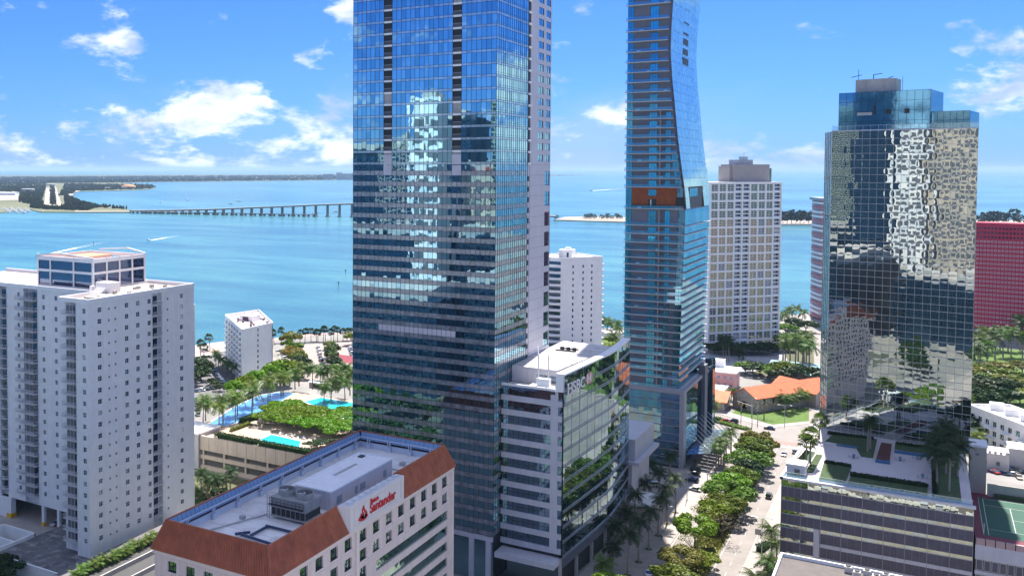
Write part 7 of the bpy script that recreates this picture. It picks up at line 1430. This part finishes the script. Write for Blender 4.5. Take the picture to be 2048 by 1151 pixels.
# plaza sculpture: a dark round bowl with a winged figure
t = thing('plaza_sculpture', 'dark round sculpture with wings on the plaza before the curved tower', 'sculpture', G(1391, 950), 0, world=False); q = MB(); n = 18; prev = None
for j in range(11):
    a = -math.pi / 2 + math.pi * j / 10; ring = [(2.1 * math.cos(a) * math.cos(2 * math.pi * k / n), 2.1 * math.cos(a) * math.sin(2 * math.pi * k / n), 2.1 + 2.1 * math.sin(a)) for k in range(n)]
    if prev: [q.face([prev[k], prev[(k + 1) % n], ring[(k + 1) % n], ring[k]]) for k in range(n)]
    prev = ring
BRON = mat('dark_bronze', (.03, .035, .035), .4, .6); q.build('sphere', BRON, t, smooth=True); q = MB(); q.tube([(0, 0, 4.0), (0, .1, 5.2), (.1, 0, 6.3)], [.35, .28, .12], 7)
for s in (-1, 1): q.face([(0, 0, 5.2), (s * 1.6, .2, 6.2), (s * 2.3, .3, 5.9), (s * .9, .2, 4.9)]); q.face([(s * .9, .26, 4.9), (s * 2.3, .36, 5.9), (s * 1.6, .26, 6.2), (0, .06, 5.2)])
q.build('winged_figure', BRON, t); MB().tube([(0, 0, 0), (0, 0, .3)], 1.6, 16).build('plinth', CONC, t)
# one walker on the shaded pavement
t = thing('person', 'person in blue walking on the shaded palm lined pavement', 'person', G(1323.5, 1080) + Vector((0, 0, .15)), .4, world=False)
def skinned(name, verts, edges, rad, m, parent):
    me = bpy.data.meshes.new(name); me.from_pydata(verts, edges, []); me.materials.append(m); o = put(name, me, parent)
    md = o.modifiers.new('skin', 'SKIN'); md.use_smooth_shade = True
    for i, sv in enumerate(me.skin_vertices[0].data): sv.radius = (rad[i], rad[i]); sv.use_root = (i == 0)
    o.modifiers.new('sub', 'SUBSURF').levels = 1; o.modifiers['sub'].render_levels = 1; return o
pv = [(0, 0, .95), (0, .01, 1.2), (0, .02, 1.42), (0, .02, 1.53), (0, .03, 1.62), (0, .02, 1.74), (.10, 0, .9), (.12, .16, .5), (.12, .12, .08), (.12, .26, .03), (-.10, 0, .9), (-.12, -.10, .5), (-.12, -.28, .12), (-.12, -.16, .03), (.2, .02, 1.40), (.27, -.08, 1.13), (.26, .05, .9), (.25, .09, .80), (-.2, .02, 1.40), (-.27, .10, 1.13), (-.25, .24, .92), (-.24, .29, .83)]
pe_ = [(0, 1), (1, 2), (2, 3), (3, 4), (4, 5), (0, 6), (6, 7), (7, 8), (8, 9), (0, 10), (10, 11), (11, 12), (12, 13), (2, 14), (14, 15), (15, 16), (16, 17), (2, 18), (18, 19), (19, 20), (20, 21)]
pr = [.15, .14, .15, .06, .10, .07, .10, .07, .05, .04, .10, .07, .05, .04, .07, .05, .04, .03, .07, .05, .04, .03]
skinned('body', pv, pe_, pr, mat('blue_clothing', (.05, .10, .22), .9), t)
q = MB(); prev = None
for j in range(6):
    a = math.pi / 2 * j / 5; ring = [(.105 * math.cos(a) * math.cos(k * .785), .0 + .115 * math.cos(a) * math.sin(k * .785), 1.66 + .12 * math.sin(a)) for k in range(8)]
    if prev: [q.face([prev[k], prev[(k + 1) % 8], ring[(k + 1) % 8], ring[k]]) for k in range(8)]
    prev = ring
q.build('hair', mat('dark_hair', (.02, .015, .01), .7), t)
# boats
HULL = mat('boat_white', (.78, .78, .78), .35, var=.03); FOAM = mat('wake_foam', (.85, .88, .90), .9, var=.1, scale=.2)
def boat(p, L, rz, lab, group='boats on the bay', wake=0, ww=6):
    t = thing('motor_boat', lab, 'boat', (p.x, p.y, -1.3), rz, group, world=False); w = L * .16; st = []
    q = MB(); sec = [(-L / 2, w, 0), (L * .1, w, 0), (L * .35, w * .6, .25), (L / 2, .05, .5)]
    for i in range(3):
        (y0, w0, r0), (y1, w1, r1) = sec[i], sec[i + 1]; h0, h1 = L * .10 + r0, L * .10 + r1
        for s in (-1, 1): f = [(s * w0 * .7, y0, -.3), (s * w1 * .7, y1, -.3), (s * w1, y1, h1), (s * w0, y0, h0)]; q.face(f if s > 0 else f[::-1])
        q.face([(-w0, y0, h0), (w0, y0, h0), (w1, y1, h1), (-w1, y1, h1)])
    q.face([(w, -L / 2, L * .1), (-w, -L / 2, L * .1), (-w * .7, -L / 2, -.3), (w * .7, -L / 2, -.3)]); q.build('hull', HULL, t)
    c = MB(); c.box(-w * .6, w * .6, -L * .15, L * .12, L * .1, L * .19); c.build('cabin', HULL, t); MB().box(-w * .62, w * .62, L * .05, L * .125, L * .13, L * .175).build('windscreen', CGL, t); MB().box(-w * .7, w * .7, -L * .2, L * .08, L * .24, L * .255).build('canopy', HULL, t)
    if wake:
        q = MB(); n = 12; rr = random.Random(int(wake))
        for i in range(n):
            y0, y1 = -L / 2 - wake * i / n, -L / 2 - wake * (i + 1) / n; a0, a1 = w + ww * (i / n), w + ww * ((i + 1) / n)
            for s in (-1, 1):
                th0, th1 = max(.2, a0 * .45 * (1 - i / n)), max(.15, a1 * .45 * (1 - (i + 1) / n)); f = [(s * (a0 - th0), y0, .06), (s * a0, y0, .06), (s * a1, y1, .06), (s * (a1 - th1), y1, .06)]; q.face(f[::-1] if s > 0 else f)
            if i < 6: q.face([(-w * .8, y0, .07), (-w * .8, y1, .07), (w * .8, y1, .07), (w * .8, y0, .07)])
        q.build('wake', FOAM, t)
    return t
def heading(a, c): d = c - a; return math.atan2(-d.x, d.y)
a = G(297, 481, -1.3); boat(a, 13, heading(G(345, 473, -1.3), a), 'white motor boat with a wake in the middle of the bay', wake=130, ww=2.5); a = G(76, 512, -1.3); boat(a, 14, heading(G(180, 490, -1.3), a), 'white motor boat trailing a wake above the white apartment roof', wake=260, ww=3.5)
a = G(1182, 381.5, -1.3); boat(a, 30, heading(G(1250, 377, -1.3), a), 'fast boat with a long white wake between the two glass towers', wake=700, ww=22)
for i, (px, py) in enumerate(((322, 405), (376, 401), (462, 408), (478, 403), (84, 423), (632, 427), (672, 424))): boat(G(px, py, -1.3), 20, i * .9, f'{ORD[i]} small anchored boat from the island side of the bay', 'anchored boats')
for i in range(18): px = 6 + i * 3.0; boat(G(px, 418 + (i % 5) * 1.6 + px * .04, -1.3), 26, R_(60 + (i % 3) * 8), f'{ORD[i]} white boat from the left in the marina', 'marina boats')
for i, (px, py) in enumerate(((187, 490), (612, 454), (677, 574), (691, 548))): p = G(px, py, -1.3); t = thing('channel_marker', f'{ORD[i]} channel marker post from the left standing in the bay', 'channel marker', p, 0, 'channel markers', world=False); MB().tube([(0, 0, -2), (0, 0, 5)], .25, 6).build('post', BARK, t); MB().box(-.7, .7, -.1, .1, 3.8, 5.2).build('board', DARKM, t)
t = thing('dock', 'small wooden dock on the bay right of the grid condominium', 'dock', G(1562, 630)); a, c = G(1562, 626), G(1588, 636); a.z = c.z = .6; MB().bar(a, c, 3, .3).build('planking', CONC, t); q = MB(); [q.tube([a.lerp(c, k / 9) - Vector((0, 0, 3)), a.lerp(c, k / 9) + Vector((0, 0, 2.4))], .25, 5) for k in range(10)]; q.build('piling', BARK, t)
# ================================================================== the city behind the viewpoint, seen only in the mirror glass
def block(lab, x0, x1, y0, y1, h, wm, gm, fl=3.6, bayw=3.4, band=True, cap=None):
    t = thing('reflected_tower', lab, 'tower', (x0, y1, 0)); MB().box(x0, x1, y0, y1 - .3, 0, h).build('wall', wm, t); q = MB()
    n = int((x1 - x0) / bayw); bw_ = (x1 - x0) / n
    for k in range(int(h / fl) - 1):
        z = 3 + k * fl
        for i in range(n):
            if not band and (i * 7 + k * 3) % 11 == 0: continue
            q.face([(x0 + (i + .86) * bw_, y1 + .02, z), (x0 + (i + .14) * bw_, y1 + .02, z), (x0 + (i + .14) * bw_, y1 + .02, z + fl * .6), (x0 + (i + .86) * bw_, y1 + .02, z + fl * .6)])
    q.build('window_field', gm, t, kind='stuff'); b = MB()
    for i in range(n + 1): b.box(x0 + i * bw_ - bw_ * .1, x0 + i * bw_ + bw_ * .1, y1 - .3, y1 + .35, 0, h)
    b.build('facade_pier', wm, t, kind='stuff'); MB().box(x0 - .5, x1 + .5, y0, y1 + .5, h, h + 2).build('roof', cap or wm, t); MB().box(x0 + 3, x1 - 6, y0 + 3, y1 - 5, h + 2, h + 7).build('roof_plant', CONC, t)
DBG = glass('distant_blue_glass', (.12, .22, .34), (.008, .03, .06), .5, .05, .01); TAN = mat('tan_tower', (.50, .45, .38), .8, var=.08); REDT = mat('red_cap', (.45, .06, .05), .8); NAVY = mat('navy_cladding', (.012, .035, .07), .5); GRY2 = mat('window_shade_grey', (.13, .14, .16), .5); GRY = mat('grey_tower', (.35, .34, .33), .8, var=.1)
block('white tower mirrored as a bright stripe in the tall glass tower', -297, -279, -124, -100, 163, WHITE, GRY2, 10, 9, False); block('tan tower with a red cap mirrored near the tall tower corner', -281, -254, -175, -150, 112, TAN, GRY2, 8, 9, False, REDT)
block('dark tower mirrored at the left edge of the tall glass tower', -382, -350, -190, -150, 128, NAVY, DBG); block('grey banded tower mirrored left of the bright stripe', -349, -322, -190, -150, 133, GRY, DBG, 3.6, 3); block('navy tower mirrored right of the bright stripe', -306, -285, -210, -170, 152, NAVY, DBG)
block('broad dark glass block mirrored low in the tall glass tower', -420, -200, -190, -128, 66, NAVY, DBG, 3.6, 5); block('grey slab mirrored low at the left of the tall glass tower', -400, -330, -320, -280, 105, GRY, G_DARK, 3.6, 4, False)
block('dark tower mirrored in the left half of the mirror tower', -213, -186, -140, -100, 172, NAVY, DBG); block('white tower mirrored in the middle of the mirror tower', -183, -163, -135, -100, 178, WHITE, GRY2, 9, 7, False); block('tan tower mirrored in the right half of the mirror tower', -159, -130, -140, -105, 166, TAN, GRY2, 8, 7, False); block('pale green tower mirrored at the left edge of the mirror tower', -255, -222, -180, -140, 160, mat('sage_tower', (.30, .36, .30), .8), DBG, 3.4, 3)
block('low navy glass block mirrored at the foot of the mirror tower', -150, -84, -60, -20, 40, NAVY, DBG, 3.6, 4)
for i in range(14): tree((-160 + i * 9, 20 + (i % 4) * 22, 0), 7, 11, 'dark', f'{ORD[i]} tree mirrored at the foot of the mirror tower', 'trees behind the viewpoint', FAR)
block('dark glass block mirrored near the foot of the tall glass tower', -330, -205, 10, 60, 46, NAVY, DBG, 3.6, 5); block('navy block mirrored at the foot of the tall glass tower', -205, -165, -70, 30, 52, NAVY, DBG, 3.6, 4)
for i in range(16): tree((-285 + (i % 8) * 20, 95 + (i // 8) * 45 + (i % 3) * 9, 0), 8.5, 12, 'dark' if i % 3 else 'green', f'{ORD[i]} dark garden tree mirrored low in the tall glass tower', 'garden trees below the frame', FAR)
for i in range(18): tree((-20 + (i % 6) * 11, 500 + (i // 6) * 40 + (i % 4) * 7, 0), 8, 12, 'dark' if i % 3 else 'green', f'{ORD[i]} tree mirrored in the curved glass wall, standing behind the mirror tower', 'trees behind the mirror tower', FAR)
# ------------------------------------------------------------------ the air over the bay
hm = bpy.data.materials.new('haze'); hm.use_nodes = True; t = hm.node_tree; t.nodes.clear()
o = N(t, 'ShaderNodeOutputMaterial'); v = N(t, 'ShaderNodeVolumePrincipled'); v.inputs['Color'].default_value = (0.50, 0.74, 1.0, 1); v.inputs['Density'].default_value = 0.00003; v.inputs['Anisotropy'].default_value = 0.0
t.links.new(v.outputs[0], o.inputs['Volume'])
MB().box(-152000, 152000, -152000, 152000, -6, 232).build('haze', hm, kind='stuff', label='thin blue haze over the bay')
